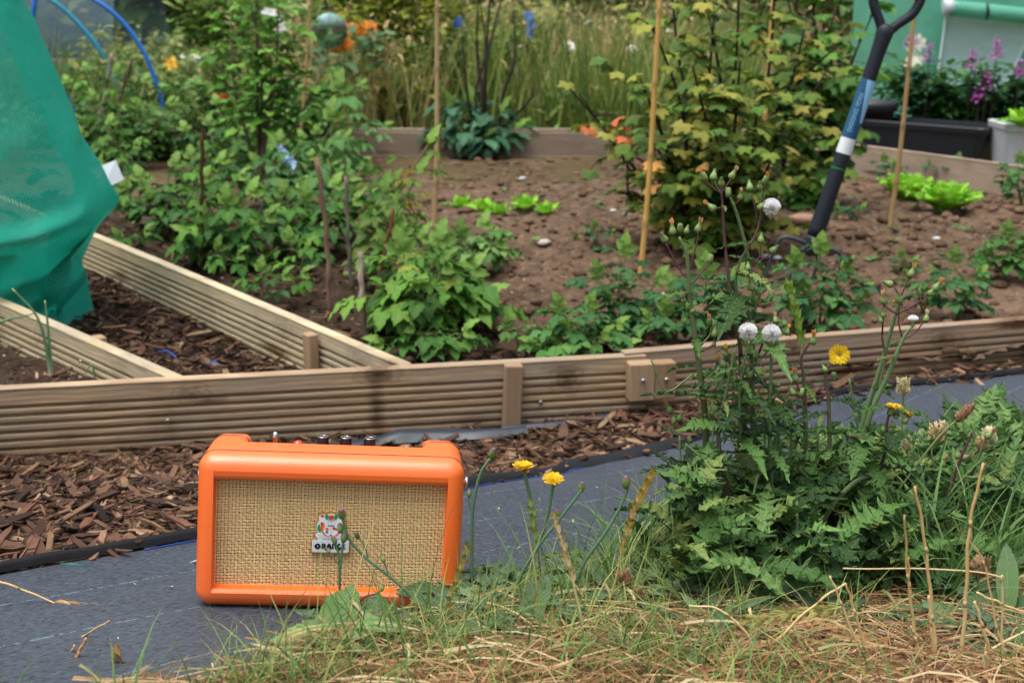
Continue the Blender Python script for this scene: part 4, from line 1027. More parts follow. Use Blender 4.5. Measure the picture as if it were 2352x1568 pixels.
lettuce('young lettuce with upright leaves in the middle of the short row', 1150, 492, .06, 7, LP, g1, .6)
lettuce('young lettuce with a raised leaf towards the right of the row', 1205, 480, .08, 8, LP, g1, .4)
lettuce('small pale lettuce at the right end of the short row', 1252, 492, .07, 8, LP, g1, .4)
lettuce('big rounded lettuce behind the leaning thin bamboo cane', 2080, 462, .15, 30, LP, g2, 1.3)
lettuce('big spreading lettuce right of the rounded one', 2170, 490, .16, 30, LP, g2, 1.0)

# ---------------------------------------------------------------- bamboo canes
m_bam = colmat('bamboo', .5, .4, 0, .2, 60, .2, (1, 1, .15))
def bamboo(label, base, top, zb=.09, r_=.0075, col_=(206, 168, 104), dY=.03, Yb=None):
    p = G(base[0], base[1], zb) if Yb is None else W(base[0], base[1], Yb)
    q = W(top[0], top[1], p[1]+dY); q = p+(q-p)*1.12
    pts = np.array([p+(q-p)*t for t in np.linspace(-.03, 1, 50)]); rr = r_*(1.05-.25*np.linspace(0, 1, 50)); cc = np.tile(np.array(lin(*col_)), (50, 1))
    for n_ in (9, 20, 31, 42): rr[n_] *= 1.22; cc[n_] *= .6
    pts[:, 0] += .004*np.sin(np.linspace(0, 5, 50))
    mb = MB(); tube(mb, pts, rr, 10, cc); tag(mb.build('bamboo_cane', m_bam, loc=p), label, 'bamboo cane', 'bamboo canes stuck in the bed')
bamboo('thickest golden bamboo cane in front of the currant bush', (1471, 625), (1519, 0), r_=.0078, col_=(212, 168, 92))
bamboo('straight pale bamboo cane behind the row of young lettuces', (997, 512), (1007, 0), r_=.0085, col_=(190, 160, 116))
bamboo('golden bamboo cane half hidden inside the currant bush', (1738, 470), (1778, 0), r_=.0085, col_=(208, 164, 92))
bamboo('thin bamboo cane leaning beside the big lettuces', (2045, 512), (2106, 0), r_=.0078, col_=(176, 142, 96))
bamboo('slim pale bamboo cane behind the tall green shrub', (686, 350), (716, 0), r_=.008, col_=(180, 150, 98))

# ---------------------------------------------------------------- currant bush
m_twig = colmat('dark_bark', .8, .25, 0, .5, 120, .3)
def branch(S, a, b, r0, r1, wig=.03, col_=lin(50, 38, 34)):
    a, b = np.array(a), np.array(b); m1 = a*.66+b*.34+np.array([random.uniform(-wig, wig), random.uniform(-wig, wig), random.uniform(0, wig)]); m2 = a*.33+b*.67+np.array([random.uniform(-wig, wig), random.uniform(-wig, wig), random.uniform(-wig, wig)])
    pts = curve([a, m1, m2, b], 18); tube(S, pts, np.linspace(r0, r1, len(pts)), 7, col_); return pts
def bush(name, label, base, tips, size, pal_, kl=16, sub=5, Ts=CURR, r0=.011, lm=None, zb=.08, Yb=None, spread=.16, yel=None, grp=None, cat='shrub', open_=0):
    p = soilp(base[0], base[1])
    root = thing(name, label, cat, p, grp); S = MB(); L = MB()
    for (tx, ty, dy, leafy) in tips:
        q = W(tx, ty, p[1]+dy); pts = branch(S, p+np.array([random.uniform(-.04, .04), random.uniform(-.04, .04), -.01]), q, r0*random.uniform(.6, 1), .0028, .05)
        kk = int(kl*leafy)
        if kk: leaves_on(L, S, pts, kk, Ts, size, pal_, .3, .6, .5, lin(120, 120, 60), 2.4, .001, up=.1)
        for s_ in range(int(sub*min(1, leafy+.3))):
            i = random.randrange(len(pts)//4, len(pts)-1); a = pts[i]; v_ = np.array([random.uniform(-1, 1), random.uniform(-1, 1), random.uniform(-.2, .9)]); v_ = v_/np.linalg.norm(v_)*spread*random.uniform(.5, 1.2)
            sp_ = branch(S, a, a+v_, .003, .0014, .015)
            if leafy > .05: leaves_on(L, S, sp_, max(2, int(kl*.45*leafy)), Ts, size, pal_, .25, .6, .4, lin(120, 120, 60), 2.4, .001, up=.1)
            if yel and random.random() < .22: leaves_on(L, S, sp_, 2, Ts, size*.9, yel, .6, .7, .3, lin(120, 120, 60), 2.4, .001, up=.1)
    finish(root, S, L, m_twig, lm or LMC, 'foliage', 'branches'); return root
OL = ((112, 134, 44), (96, 124, 42), (130, 144, 54), (84, 116, 42), (144, 148, 60), (72, 104, 42), (156, 152, 66), (84, 128, 48))
random.seed(21)
bush('currant_bush', 'big currant bush with olive yellow lobed leaves in the middle of the bed', (1640, 585), [
    (1500, 60, .0, .8), (1470, 180, -.15, .9), (1540, -60, .2, .8), (1600, -80, .1, .9), (1590, 150, -.25, 1), (1640, 40, .0, 1), (1700, -60, -.1, .8), (1700, 140, -.2, .9), (1740, 250, -.2, .9), (1780, 330, -.1, 1), (1820, 230, .1, 1),
    (1530, 330, -.15, 1), (1480, 300, .0, 1), (1560, 420, -.2, 1), (1700, 400, -.2, 1), (1800, 420, .0, .9), (1640, 300, -.3, .9), (1900, 160, .1, .4), (1940, 90, .2, .3), (1850, 60, .2, .7), (1780, -40, .2, .8), (1620, 500, -.15, 1), (1700, 500, -.1, 1), (1560, 520, 0, .8), (1760, 500, .05, .8)],
    .05, OL, 17, 6, yel=((196, 168, 70), (204, 150, 80), (188, 178, 80)))
bush('currant_branch_bush', 'low arching currant branch with orange tinted leaves left of the big bush', (1560, 560), [(1330, 215, .1, .5), (1300, 195, .1, .3), (1380, 290, .0, .8), (1440, 380, -.05, .9), (1420, 440, -.05, .6)], .062, OL, 10, 4, r0=.009, yel=((206, 110, 70), (214, 120, 70)), grp=None)
bush('currant_bush', 'greener currant bush behind the fork handle', (1860, 480), [(1800, -40, .2, 1), (1860, -60, .1, 1), (1900, 40, .0, 1), (1940, -20, .2, 1), (1980, 80, .1, .7), (1850, 120, -.1, 1), (1800, 100, .0, 1), (1820, 200, -.1, 1), (1760, 60, .2, 1), (1840, 330, -.1, 1), (1840, 260, .0, .9), (1800, 400, .0, 1), (1820, 430, -.05, .9), (2010, 20, .2, .3)],
    .07, ((72, 120, 44), (88, 140, 52), (104, 154, 62), (62, 104, 42), (118, 146, 56)), 15, 5, Yb=4.35, yel=((150, 160, 60),))
bush('bare_currant', 'nearly leafless dark stemmed currant in front of the far board', (1125, 362), [(1095, -40, .1, .0), (1100, -20, .0, .02), (1130, -60, .1, .0), (1165, -50, .0, .0), (1180, 20, .1, .0), (1230, 190, .1, .0), (1060, 60, .1, 0)], .05, ((86, 140, 60),), 8, 3, r0=.016, Yb=6.1, spread=.25)
potato('dark bluish leafy plant around the foot of the bare currant', (1110, 362), [(1040, 250, 0), (1080, 240, .1), (1150, 260, 0), (1180, 300, 0), (1060, 310, -.1), (1120, 320, -.1), (1020, 300, 0)], 20, .15, ((50, 92, 66), (60, 104, 76), (74, 118, 86)), name='leafy_plant', grp=None, T=OVAL)
potato('fresh green potato beside the bare currant', (1235, 355), [(1220, 300, 0), (1265, 310, 0), (1200, 320, 0)], 14, .12, ((84, 140, 60), (70, 122, 54)))
# ---------------------------------------------------------------- digging fork
m_steelf = plain('fork_steel', lin(52, 58, 66), .45, .3, .5, .15, .3, 120)
m_grip = plain('fork_sleeve', lin(30, 35, 44), .5, 0, .4, .1, .15, 300)
m_lab1 = plain('label_teal', lin(34, 84, 118), .35, var=.05); m_lab2 = plain('label_sky', lin(140, 196, 232), .35, var=.03); m_lab3 = plain('label_white', lin(226, 230, 232), .4, var=.03); m_grn = plain('green_band', lin(20, 120, 60), .5)
hp = W(1862, 572, 3.12)                                   # fork head, where the sleeve meets the tines
fk = thing('garden_fork', 'black handled digging fork standing upright in the soil beside the currant bush', 'garden fork', hp)
fk.rotation_euler = Euler((R(-3), R(15.5), R(-8)), 'XYZ'); fk.scale = (.92, .92, .895)
mb = MB()
for k in (-1.5, -.5, .5, 1.5):
    x = k*.058
    if abs(k) > 1: P = [(0.0, 0, .008), (x*.45, 0, .014), (x*.82, 0, .012), (x*.98, 0, -.004), (x*1.04, 0, -.05), (x*1.03, -.01, -.13), (x*1.0, -.02, -.28)]
    else: P = [(x*.3, 0, .0), (x*.8, 0, -.012), (x, 0, -.03), (x, -.004, -.08), (x, -.01, -.14), (x, -.02, -.28)]
    P = curve(P, 24); tube(mb, P, np.interp(np.linspace(0, 1, len(P)), [0, .35, 1], [.0085, .0068, .003]), 8, flat=.8)
    mb.build('tine', m_steelf, fk, local=True); mb = MB()
mb = MB(); lathe(mb, (0, 0, -.02), (0, 0, 1), [(0, .006), (.008, .017), (.03, .019), (.05, .0235), (.055, .0235)], 18); mb.build('socket', m_steelf, fk, local=True)
S_ = 1/936
mb = MB(); lathe(mb, (0, 0, .03), (0, 0, 1), [(0, .0225), (.03, .0225), (.12, .021), (.24, .0198), (.36, .0185), (.5, .0185), (.53, .0195), (.56, .022), (.575, .022), (.585, .012)], 24); mb.build('shaft', m_grip, fk, local=True)
def band(name, mat, z0, z1, r0, r1, a0=0, a1=360, n=30, shape=None):
    mb = MB(); A = np.radians(np.linspace(a0, a1, n)); rows = []
    for t in np.linspace(0, 1, 7):
        z = z0+(z1-z0)*t; rr = r0+(r1-r0)*t; AA = A if shape is None else np.radians(np.linspace(*shape(t), n))
        rows.append(np.c_[rr*np.cos(AA), rr*np.sin(AA), np.full(n, z)])
    Q = np.array(rows); grid(mb, Q[..., 0], Q[..., 1], Q[..., 2]); return mb.build(name, mat, fk, local=True)
band('sticker', m_lab3, .268, .31, .0203, .0200)
band('sticker', m_lab1, .31, .468, .0200, .0194)
band('sticker', m_lab2, .355, .467, .0202, .0197, shape=lambda t: (305-50*t, 340+20*t))
band('colour_band', m_grn, .225, .229, .0212, .0212)
tx = text_mesh('lettering', 'DIGGING FORK', .0150, m_lab2, fk, Matrix.Translation((-.002, -.0214, .379)) @ Matrix.Rotation(R(90), 4, 'X') @ Matrix.Rotation(R(90), 4, 'Z'), off=.0003)
for v_ in tx.data.vertices:                                # wrap the word round the sleeve (local: x along the shaft, y across)
    a = (v_.co.y-.006)/.0206; v_.co.z = -.0209*(1-math.cos(a))+.0000; v_.co.y = .006+.0206*math.sin(a)
mb = MB()
for s_ in (-1, 1): tube(mb, curve([(s_*.004, 0, .59), (s_*.022, 0, .618), (s_*.05, 0, .655), (s_*.058, 0, .69), (s_*.055, 0, .705)], 20), .0125, 10)
tube(mb, [(-.06, 0, .705), (0, 0, .707), (.06, 0, .705)], .0145, 12); mb.build('handle', m_grip, fk, local=True)

# ---------------------------------------------------------------- green net
m_net, nt, b, o = newmat('green_mesh'); setp(b, rough=.5, spec=.35)
v = objco(nt); s3 = nd(nt, 'ShaderNodeSeparateXYZ', {0: v})
gcol = mix(nt, noise(nt, v, 6, 3), lin(16, 168, 144), lin(44, 198, 170)); nt.links.new(gcol, b.inputs['Base Color'])
lpn = nd(nt, 'ShaderNodeSeparateXYZ', {0: nd(nt, 'ShaderNodeAttribute', attribute_name='lp').outputs['Vector']})
wu = mth(nt, 'SINE', mth(nt, 'MULTIPLY', lpn.outputs[0], 950)); wv = mth(nt, 'SINE', mth(nt, 'MULTIPLY', lpn.outputs[1], 1400))
hole = mth(nt, 'MULTIPLY', mth(nt, 'GREATER_THAN', wu, .05), mth(nt, 'GREATER_THAN', wv, -.15))
bump(nt, mth(nt, 'ADD', wu, wv), b, .6, .0008)
t = nd(nt, 'ShaderNodeBsdfTranslucent', {'Color': gcol}); mx = nd(nt, 'ShaderNodeMixShader', {0: .45, 1: b.outputs[0], 2: t.outputs[0]})
tr = nt.nodes.new('ShaderNodeBsdfTransparent'); zw = nd(nt, 'ShaderNodeSeparateXYZ', {0: nt.nodes.new('ShaderNodeNewGeometry').outputs['Position']}).outputs[2]
hz = nd(nt, 'ShaderNodeMapRange', {0: mth(nt, 'ADD', zw, mth(nt, 'MULTIPLY', noise(nt, v, 5, 3), .05)), 1: .34, 2: .46, 3: .2, 4: .72}).outputs[0]
mx2 = nd(nt, 'ShaderNodeMixShader', {0: mth(nt, 'MULTIPLY', hole, hz), 1: mx.outputs[0], 2: tr.outputs[0]})
nt.links.new(mx2.outputs[0], o.inputs[0])
netz = [-300, -150, -60, 0, 100, 200, 300, 400, 450, 478, 500, 525, 555, 582, 600, 620, 650, 690, 720, 745, 765]
netx = [-90, -30, 10, 35, 75, 120, 165, 215, 240, 251, 250, 228, 195, 168, 158, 168, 170, 160, 158, 172, 182]
bulge = [.3, .3, .3, .3, .31, .32, .33, .33, .32, .29, .24, .19, .16, .14, .14, .17, .19, .18, .19, .22, .24]
NY = 3.22; zz = np.linspace(-300, 765, 190); xr = np.interp(zz, netz, netx); bl = np.interp(zz, netz, bulge)
k3 = np.ones(7)/7; xr = np.convolve(np.pad(xr, 3, 'edge'), k3, 'valid'); bl = np.convolve(np.pad(bl, 3, 'edge'), k3, 'valid')
A = np.radians(np.linspace(-110, 40, 150)); VX = []; 
for i, (y_, x_, d_) in enumerate(zip(zz, xr, bl)):
    q = W(x_, y_, NY); low = np.clip((y_-430)/150, 0, 1)
    aw_ = .75
    ca, sa = np.cos(A), np.sin(A)
    fold = (.006+.02*low)*np.sin(A*9+y_*.018+2*np.sin(y_*.02)) + .02*(fbm(A*2.2+3, A*0+y_*.006, 3)-.5) + .01*low*np.sin(A*21+y_*.01)
    xx = q[0] - aw_*(1-ca) ; rr = np.where(sa < 0, d_, .45)
    drape = .08*np.exp(-((y_-455-90*(A < 0)*(-sa))/26)**2)
    yy = NY + rr*np.sign(sa)*np.abs(sa)**.9 - fold*1.2*(1+.5*low) - drape*np.clip(-sa*2, 0, 1)
    VX.append(np.c_[xx - fold*.5*ca, yy, np.full(len(A), q[2]) + .03*low*np.sin(A*3)*(y_ < 700) - .05*np.clip(-sa, 0, 1)*low*np.exp(-((y_-610)/60)**2)])
Q = np.array(VX); Q[..., 2] = np.maximum(Q[..., 2], .006+.01*rng.random(Q.shape[:2]))
mb = MB(); h_, w_ = Q.shape[:2]; i = np.arange(h_-1)[:, None]*w_; j = np.arange(w_-1)[None]
lpv = np.zeros((h_, w_, 3)); du = np.linalg.norm(np.diff(Q, axis=1), axis=2); lpv[:, 1:, 0] = np.cumsum(du[60])[None]; dv_ = np.linalg.norm(np.diff(Q, axis=0), axis=2)[:, 70]; lpv[1:, :, 1] = np.cumsum(dv_)[:, None]
mb.add(Q.reshape(-1, 3), [np.stack([i+j, i+j+1, i+w_+j+1, i+w_+j], -1).reshape(-1, 4)], (.5,.5,.5), lpv.reshape(-1, 3))
Q2 = None; p = W(-200, 700, NY); net = mb.build('net_cover', m_net, loc=p); tag(net, 'teal green mesh net draped down to the ground over the onion bed', 'garden net')
p = G(-60, 700, .06); root = thing('cabbage_plant', 'dim leafy plants seen through the teal green net', 'plant', p); L = MB()
k = 90; a = rng.random(k)*6.28; P = np.c_[-1.75+.6*rng.random(k), 3.1+.5*rng.random(k), .08+.5*rng.random(k)]
put(L, RUF+OVAL, P, np.c_[np.cos(a), np.sin(a), .4+0*a], np.tile([0, 0, 1.], (k, 1)), .05+.05*rng.random(k), cols(k, GR_P)); L.build('foliage', LM, root)

# ---------------------------------------------------------------- spring onions, labels, odds and ends
def onion(label, base, blades_, grp='spring onions in the dark soil'):
    p = G(base[0], base[1], .06); root = thing('spring_onion', label, 'onion', p, grp); S = MB()
    for (tx, ty, dy, w_) in blades_:
        q = W(tx, ty, p[1]+dy); m_ = p*.5+q*.5+np.array([(q[0]-p[0])*-.28, 0, .03]); pts = curve([p, m_, q], 14)
        cc = np.array([np.array(lin(196, 210, 170))*(1-t_)+np.array(lin(96, 134, 92))*t_ for t_ in np.clip(np.linspace(0, 1, len(pts))*5, 0, 1)])
        cc[-1] = lin(190, 176, 120); tube(S, pts, np.linspace(w_, w_*.35, len(pts)), 7, cc)
    S.build('leaf_blades', m_stem, root); 
onion('tall spring onion with two upright leaves left of the short board', (120, 880), [(28, 662, 0, .0042), (103, 690, .02, .004)])
onion('bending spring onion at the left edge of the picture', (-40, 850), [(76, 720, 0, .0045), (35, 725, .03, .0035), (10, 790, 0, .004)])
onion('thin curved spring onion against the short board', (246, 885), [(228, 805, 0, .003)])
onion('short spring onion lying behind the front board', (220, 882), [(196, 857, 0, .0028)])
def plate(name, label, cat, pts, Y, mat, th=.003, grp=None):
    P = np.array([W(x, y, Y+dy) for x, y, dy in pts]); n = len(P); V = np.vstack([P, P+np.array([0, th, 0])]); j = np.arange(n)
    mb = MB(); mb.add(V, [np.arange(n)[::-1][None], (np.arange(n)+n)[None], np.stack([j, (j+1) % n, (j+1) % n+n, j+n], -1)]); o_ = mb.build(name, mat, loc=P.mean(0), smooth=False); return tag(o_, label, cat, grp)
m_wpl = plain('white_plastic', lin(206, 214, 218), .4); m_skyp = plain('sky_blue_plastic', lin(150, 190, 226), .3); 
plate('plastic_label', 'white plastic plate lying tilted in the soil beside the green net', 'plastic plate', [(206, 392, 0), (265, 368, .12), (284, 412, .1), (236, 438, -.02)], 3.72, m_wpl)
m_strp, nt, b, o = newmat('printed_sleeve'); setp(b, rough=.3)
nt.links.new(ramp(nt, noise(nt, objco(nt), 45, 3), [(.42, lin(60, 90, 150)), (.5, lin(150, 195, 232)), (.6, lin(214, 228, 238))]), b.inputs['Base Color'])
plate('plastic_sleeve', 'crumpled pale blue plastic sleeve leaning among the raspberry stems', 'plastic wrapper', [(628, 318, .1), (640, 325, .06), (662, 352, 0), (682, 372, 0), (672, 400, -.03), (655, 382, 0), (640, 350, .05)], 5.0, m_strp)
mb = MB(); P = [GP(140, 1308), GP(165, 1309), GP(206, 1313)]; P = [q+np.array([0, 0, .006]) for q in P]
tube(mb, P, [.0025, .003, .0015], 8, lin(30, 90, 80)); o_ = mb.build('ground_peg', m_stem, loc=P[0]); tag(o_, 'small green plastic peg lying on the fabric edge at the left', 'tent peg')
for k, (a, b_) in enumerate((((355, 800), (398, 815)), ((470, 828), (495, 832)))):
    mb = MB(); p = G(a[0]+8, a[1]+8, .055); q = G(b_[0]+8, b_[1]+8, .05); tube(mb, curve([p, p*.5+q*.5+np.array([0, .01, .006]), q], 10), .0018, 5)
    o_ = mb.build('twine_scrap', m_blue, loc=p); tag(o_, ('longer' if k == 0 else 'shorter') + ' scrap of blue twine lying on the dark bark path', 'twine', 'blue twine scraps on the bark')

# ---------------------------------------------------------------- behind the far board
def blades(mb, X, Y, Z, H, w_, lean, pal_, bend=.5, rows=5, var=.3, cvar=None):
    k = len(X); t = np.linspace(0, 1, rows)[None, :, None]
    a = rng.random(k)*6.28; dirn = np.stack([np.cos(a), np.sin(a), 0*a], -1)
    L_ = lean*(.3+rng.random(k))[:, None, None]; Hh = H[:, None, None]
    base = np.stack([X, Y, Z], -1)[:, None]
    P = base + dirn[:, None]*(L_*Hh*(t*(1-bend)+bend*t**2.2)) + np.array([0, 0, 1.])*Hh*(t - .35*L_*t**3)
    b2 = rng.random(k)*3.14; wd = np.stack([np.cos(b2), np.sin(b2), 0*b2], -1)[:, None]
    ww = (w_[:, None, None])*(1-t**1.6*.92)
    V = np.stack([P-wd*ww, P+wd*ww], 2).reshape(k, rows*2, 3)
    f = np.array([[2*i, 2*i+1, 2*i+3, 2*i+2] for i in range(rows-1)]); 
    c = cols(k, pal_, var)
    Fs = (f[None]+(np.arange(k)*rows*2)[:, None, None]).reshape(-1, 4)
    lpv = np.tile(np.array([[[.3, .6, 0]]]), (k, rows*2, 1))
    mb.add(V.reshape(-1, 3), [Fs], np.repeat(c, rows*2, 0), lpv.reshape(-1, 3))
    return P[:, -1]
m_grass = colmat('grass_blade', .6, .3, .3, 0, 60, .15)
STR = ((196, 178, 120), (182, 160, 104), (170, 152, 100), (206, 190, 140), (150, 140, 84)); GRN = ((112, 136, 62), (92, 124, 52), (134, 150, 74), (76, 108, 46), (150, 160, 84))
def far_y(X): return np.where(X > 1.3, 6.5-(X-1.3)*.66, 7.15)
mb = MB()
k = 15000; Y = 7.2+8*rng.random(k)**1.3; X = (rng.random(k)*2-1)*(.42*Y+.4)
dens = np.where(X < -1.8, .8, 1.0)*np.where((X > 1.6), .25, 1); ok = (rng.random(k) < dens) & (Y > far_y(X)+.1) & ~((X < -2.4) & (Y > 9)) & ~((X > 1.5) & (Y < 8.6))
X, Y = X[ok], Y[ok]; k = len(X); H = (.35+.5*rng.random(k))*(.7+.6*vnoise(X*1.1, Y*1.1)); H = np.where(X < -1.5, H*.75, H)
g = vnoise(X*.9+5, Y*.9) + .25*(Y < 9) - .1
i = g + .3*(rng.random(k)-.5) > .55
blades(mb, X[i], Y[i], 0*X[i], H[i], .0035+.004*rng.random(i.sum()), .35, GRN, .5); i = ~i
tips = blades(mb, X[i], Y[i], 0*X[i], H[i]*1.05, .003+.003*rng.random(i.sum()), .5, STR, .6)
sel = tips[::2]; kk = len(sel); put(mb, LANCE, sel, np.c_[rng.random(kk)-.5, rng.random(kk)-.5, rng.random(kk)-.3], np.tile([0, 0, 1.], (kk, 1))+.01, .04+.04*rng.random(kk), cols(kk, ((186, 166, 112), (168, 144, 98), (196, 178, 130))))
tag(mb.build('meadow_grass', m_grass), 'tall dry and green meadow grass behind the far boards', kind='stuff')
# leafy weeds
mb = MB(); k = 2600; Y = 7.3+3*rng.random(k); X = -3.4+(rng.random(k)**.9)*4.4; Z = (.05+.4*rng.random(k))*(.3+vnoise(X*1.7, Y*1.7)); a = rng.random(k)*6.28
put(mb, OVAL+LANCE, np.c_[X, Y, Z], np.c_[np.cos(a), np.sin(a), rng.random(k)*.8], np.tile([0, 0, 1.], (k, 1))+.3*rng.random((k, 3)), .05+.07*rng.random(k), cols(k, ((110, 130, 60), (88, 118, 56), (136, 140, 72), (72, 104, 60))))
tag(mb.build('meadow_weeds', LM), 'mixed low weeds under the meadow grass', kind='stuff')
# far hedge
mb = MB(); k = 11000; X = (rng.random(k)*2-1)*12; Y = 17+2*rng.random(k); Z = 2.8*rng.random(k)*(.7+.3*vnoise(X*.6, Y)); a = rng.random(k)*6.28
keep = (X < -2.6) | (rng.random(k) < .8); X, Y, Z, a = X[keep], Y[keep], Z[keep], a[keep]; k = len(X)
put(mb, OVAL, np.c_[X, Y, Z], np.c_[np.cos(a), np.sin(a), rng.random(k)-.5], rng.random((k, 3))-.5+np.array([0, -.4, .5]), .22+.2*rng.random(k), cols(k, ((70, 106, 52), (88, 120, 58), (58, 92, 48), (130, 142, 80))))
tag(mb.build('far_hedge', LM), 'dark green hedge far beyond the meadow', kind='stuff')
# daisies
m_daisy = plain('daisy_white', lin(236, 236, 232), .6)
m_yel = plain('daisy_eye', lin(222, 182, 40), .6)
def daisy_at(p, r_, first=[None]):
    if first[0] is None:
        root = thing('daisy', 'small white daisy in the tall meadow grass', 'daisy', (0, 0, 0), 'white daisies in the meadow'); S = MB(); tube(S, [(0, 0, -.35), (.01, 0, -.15), (0, 0, 0)], .0025, 5, lin(96, 124, 60)); S.build('stem', m_stem, root)
        Q_ = MB(); kk = 14; a = np.arange(kk)*6.283/kk; put(Q_, LANCE, np.zeros((kk, 3)), np.c_[np.cos(a), np.sin(a), .15+0*a], np.tile([0, 0, 1.], (kk, 1)), .03+0*a, np.ones((kk, 3))); Q_.build('petals', m_daisy, root)
        Q_ = MB(); lathe(Q_, (0, 0, 0), (0, 0, 1), [(0, .008), (.004, .007), (.006, .003)], 8); Q_.build('eye', m_yel, root); first[0] = root; c = root
    else: c = copy_tree(first[0])
    c.location = p; c.rotation_euler = (random.uniform(.3, 1.0), random.uniform(-.4, .4), random.random()*6); c.scale = (r_,)*3; return c
for (x, y) in ((1645, 45), (1540, 70), (1625, 120), (1690, 140), (1310, 105), (1290, 70), (1720, 165), (1450, 110), (1580, 190), (1350, 50), (1500, 30), (1650, 200), (420, 130), (450, 132), (545, 60), (575, 95), (800, 110), (1030, 20), (1140, 50), (1660, 95), (1715, 118), (1410, 60), (1240, 40), (1190, 110)):
    daisy_at(W(x, y, random.uniform(7.6, 9.5)), random.uniform(.8, 1.3))

def leafmass(name, label, px, py, w_, h_, d_, Y, k, size, pal_, Ts=OVAL, cat='shrub', stems=6, scol=lin(80, 90, 50), lm=None, grp=None, top=None, tall=1):
    p = np.array([W(px, 300, Y)[0], Y, 0.]); zt = W(px, py, Y)[2]; root = thing(name, label, cat, p, grp); S = MB(); L = MB()
    for s_ in range(stems):
        q = p+np.array([(random.random()-.5)*w_, (random.random()-.5)*d_, max(.1, zt*random.uniform(.75, 1.05)+h_*.0)]); b0_ = p+np.array([(random.random()-.5)*w_*.5, (random.random()-.5)*d_*.5, 0])
        pts = curve([b0_, b0_*.5+q*.5, q], 12); tube(S, pts, [.008, .002], 5, scol) if False else tube(S, pts, np.linspace(.007, .002, len(pts)), 5, scol)
        leaves_on(L, None, pts, k//stems, Ts, size, pal_, .08, .2, 0, spiral=2.3, up=.5, out=1); 
        n_ = k//stems; i = rng.integers(0, len(pts), n_); off = (rng.random((n_, 3))-.5)*np.array([w_*.45, d_*.45, h_*.25]); a = rng.random(n_)*6.28
        put(L, Ts, pts[i]+off, np.c_[np.cos(a), np.sin(a), rng.random(n_)], rng.random((n_, 3))-.5+np.array([0, 0, .8]), size*(.6+.6*rng.random(n_)), cols(n_, pal_))
    finish(root, S, L, m_stem, lm); return root
YG = ((150, 156, 50), (128, 142, 46), (170, 166, 62), (104, 128, 44)); DG = ((60, 96, 50), (74, 112, 56), (50, 84, 46))
leafmass('willow_shrub', 'yellow green wispy shrub behind the far board left of the thin bamboo', 900, -60, .55, .8, .4, 8.2, 1300, .09, ((170, 176, 60), (150, 164, 56), (188, 184, 76), (124, 146, 54)), LANCE+OVAL, stems=16)
leafmass('feathery_shrub', 'darker feathery shrub behind the bare currant', 1075, 70, .7, .6, .4, 8.0, 1100, .06, ((104, 140, 58), (84, 122, 54), (124, 154, 64)), LANCE, stems=16)
leafmass('weed_clump', 'pale green tall weeds around the hanging disc', 690, 20, .5, .5, .4, 8.3, 500, .08, ((132, 162, 90), (116, 146, 80), (160, 176, 110)), OVAL+LANCE, cat='weeds', stems=10)
leafmass('fern_clump', 'golden green feathery weeds below the willow shrub', 880, 160, .6, .5, .3, 7.6, 600, .055, YG+DG, LANCE, cat='weeds', stems=12)
leafmass('weed_clump', 'grey green low weeds behind the left end of the far board', 420, 120, 1.2, .4, .5, 8.6, 600, .07, ((136, 148, 88), (158, 160, 100), (112, 132, 78)), OVAL+LANCE, cat='weeds', stems=14)
leafmass('weed_clump', 'soft green weeds inside the hoops at the left', 200, 150, 1.0, .4, .8, 8.4, 500, .07, ((84, 130, 80), (70, 116, 74)), OVAL, cat='weeds', stems=12)
leafmass('herb_clump', 'bluish green leafy clump beside the hoop foot', 450, 210, .5, .3, .3, 7.9, 300, .07, ((76, 116, 80), (92, 130, 92)), OVAL, cat='plant', stems=8)
leafmass('blueberry_shrub', 'small leaved shrub with pale berries before the far board', 620, 190, .8, .5, .3, 6.85, 800, .06, ((92, 136, 60), (108, 152, 70), (76, 118, 54)), OVAL, stems=14)
leafmass('elder_shrub', 'loose yellow green shrub just right of the thin straight bamboo', 1035, -30, .5, .6, .4, 8.6, 700, .085, ((150, 168, 64), (126, 150, 56), (168, 178, 80)), OVAL+LANCE, stems=12)
leafmass('elder_shrub', 'pale olive shrub behind the bare currant stems', 1190, 30, .6, .6, .4, 9.2, 700, .08, ((150, 160, 84), (170, 172, 96), (128, 146, 70)), LANCE+OVAL, stems=14)
leafmass('elder_shrub', 'light green loose shrub behind the tall leafy one', 560, -20, .8, .6, .4, 8.8, 800, .085, ((134, 164, 76), (116, 150, 66), (152, 172, 90)), OVAL+LANCE, stems=14)
leafmass('weed_clump', 'olive weeds rising between the hoops and the squash flower', 330, 60, .9, .5, .4, 9.4, 500, .07, ((140, 152, 90), (160, 164, 104), (116, 138, 80)), LANCE+OVAL, cat='weeds', stems=14)
leafmass('weed_clump', 'rough green weeds along the far board at the left', 330, 250, 1.3, .3, .2, 6.8, 700, .07, ((100, 136, 66), (84, 120, 58), (120, 150, 80)), OVAL+LANCE, cat='weeds', stems=16)
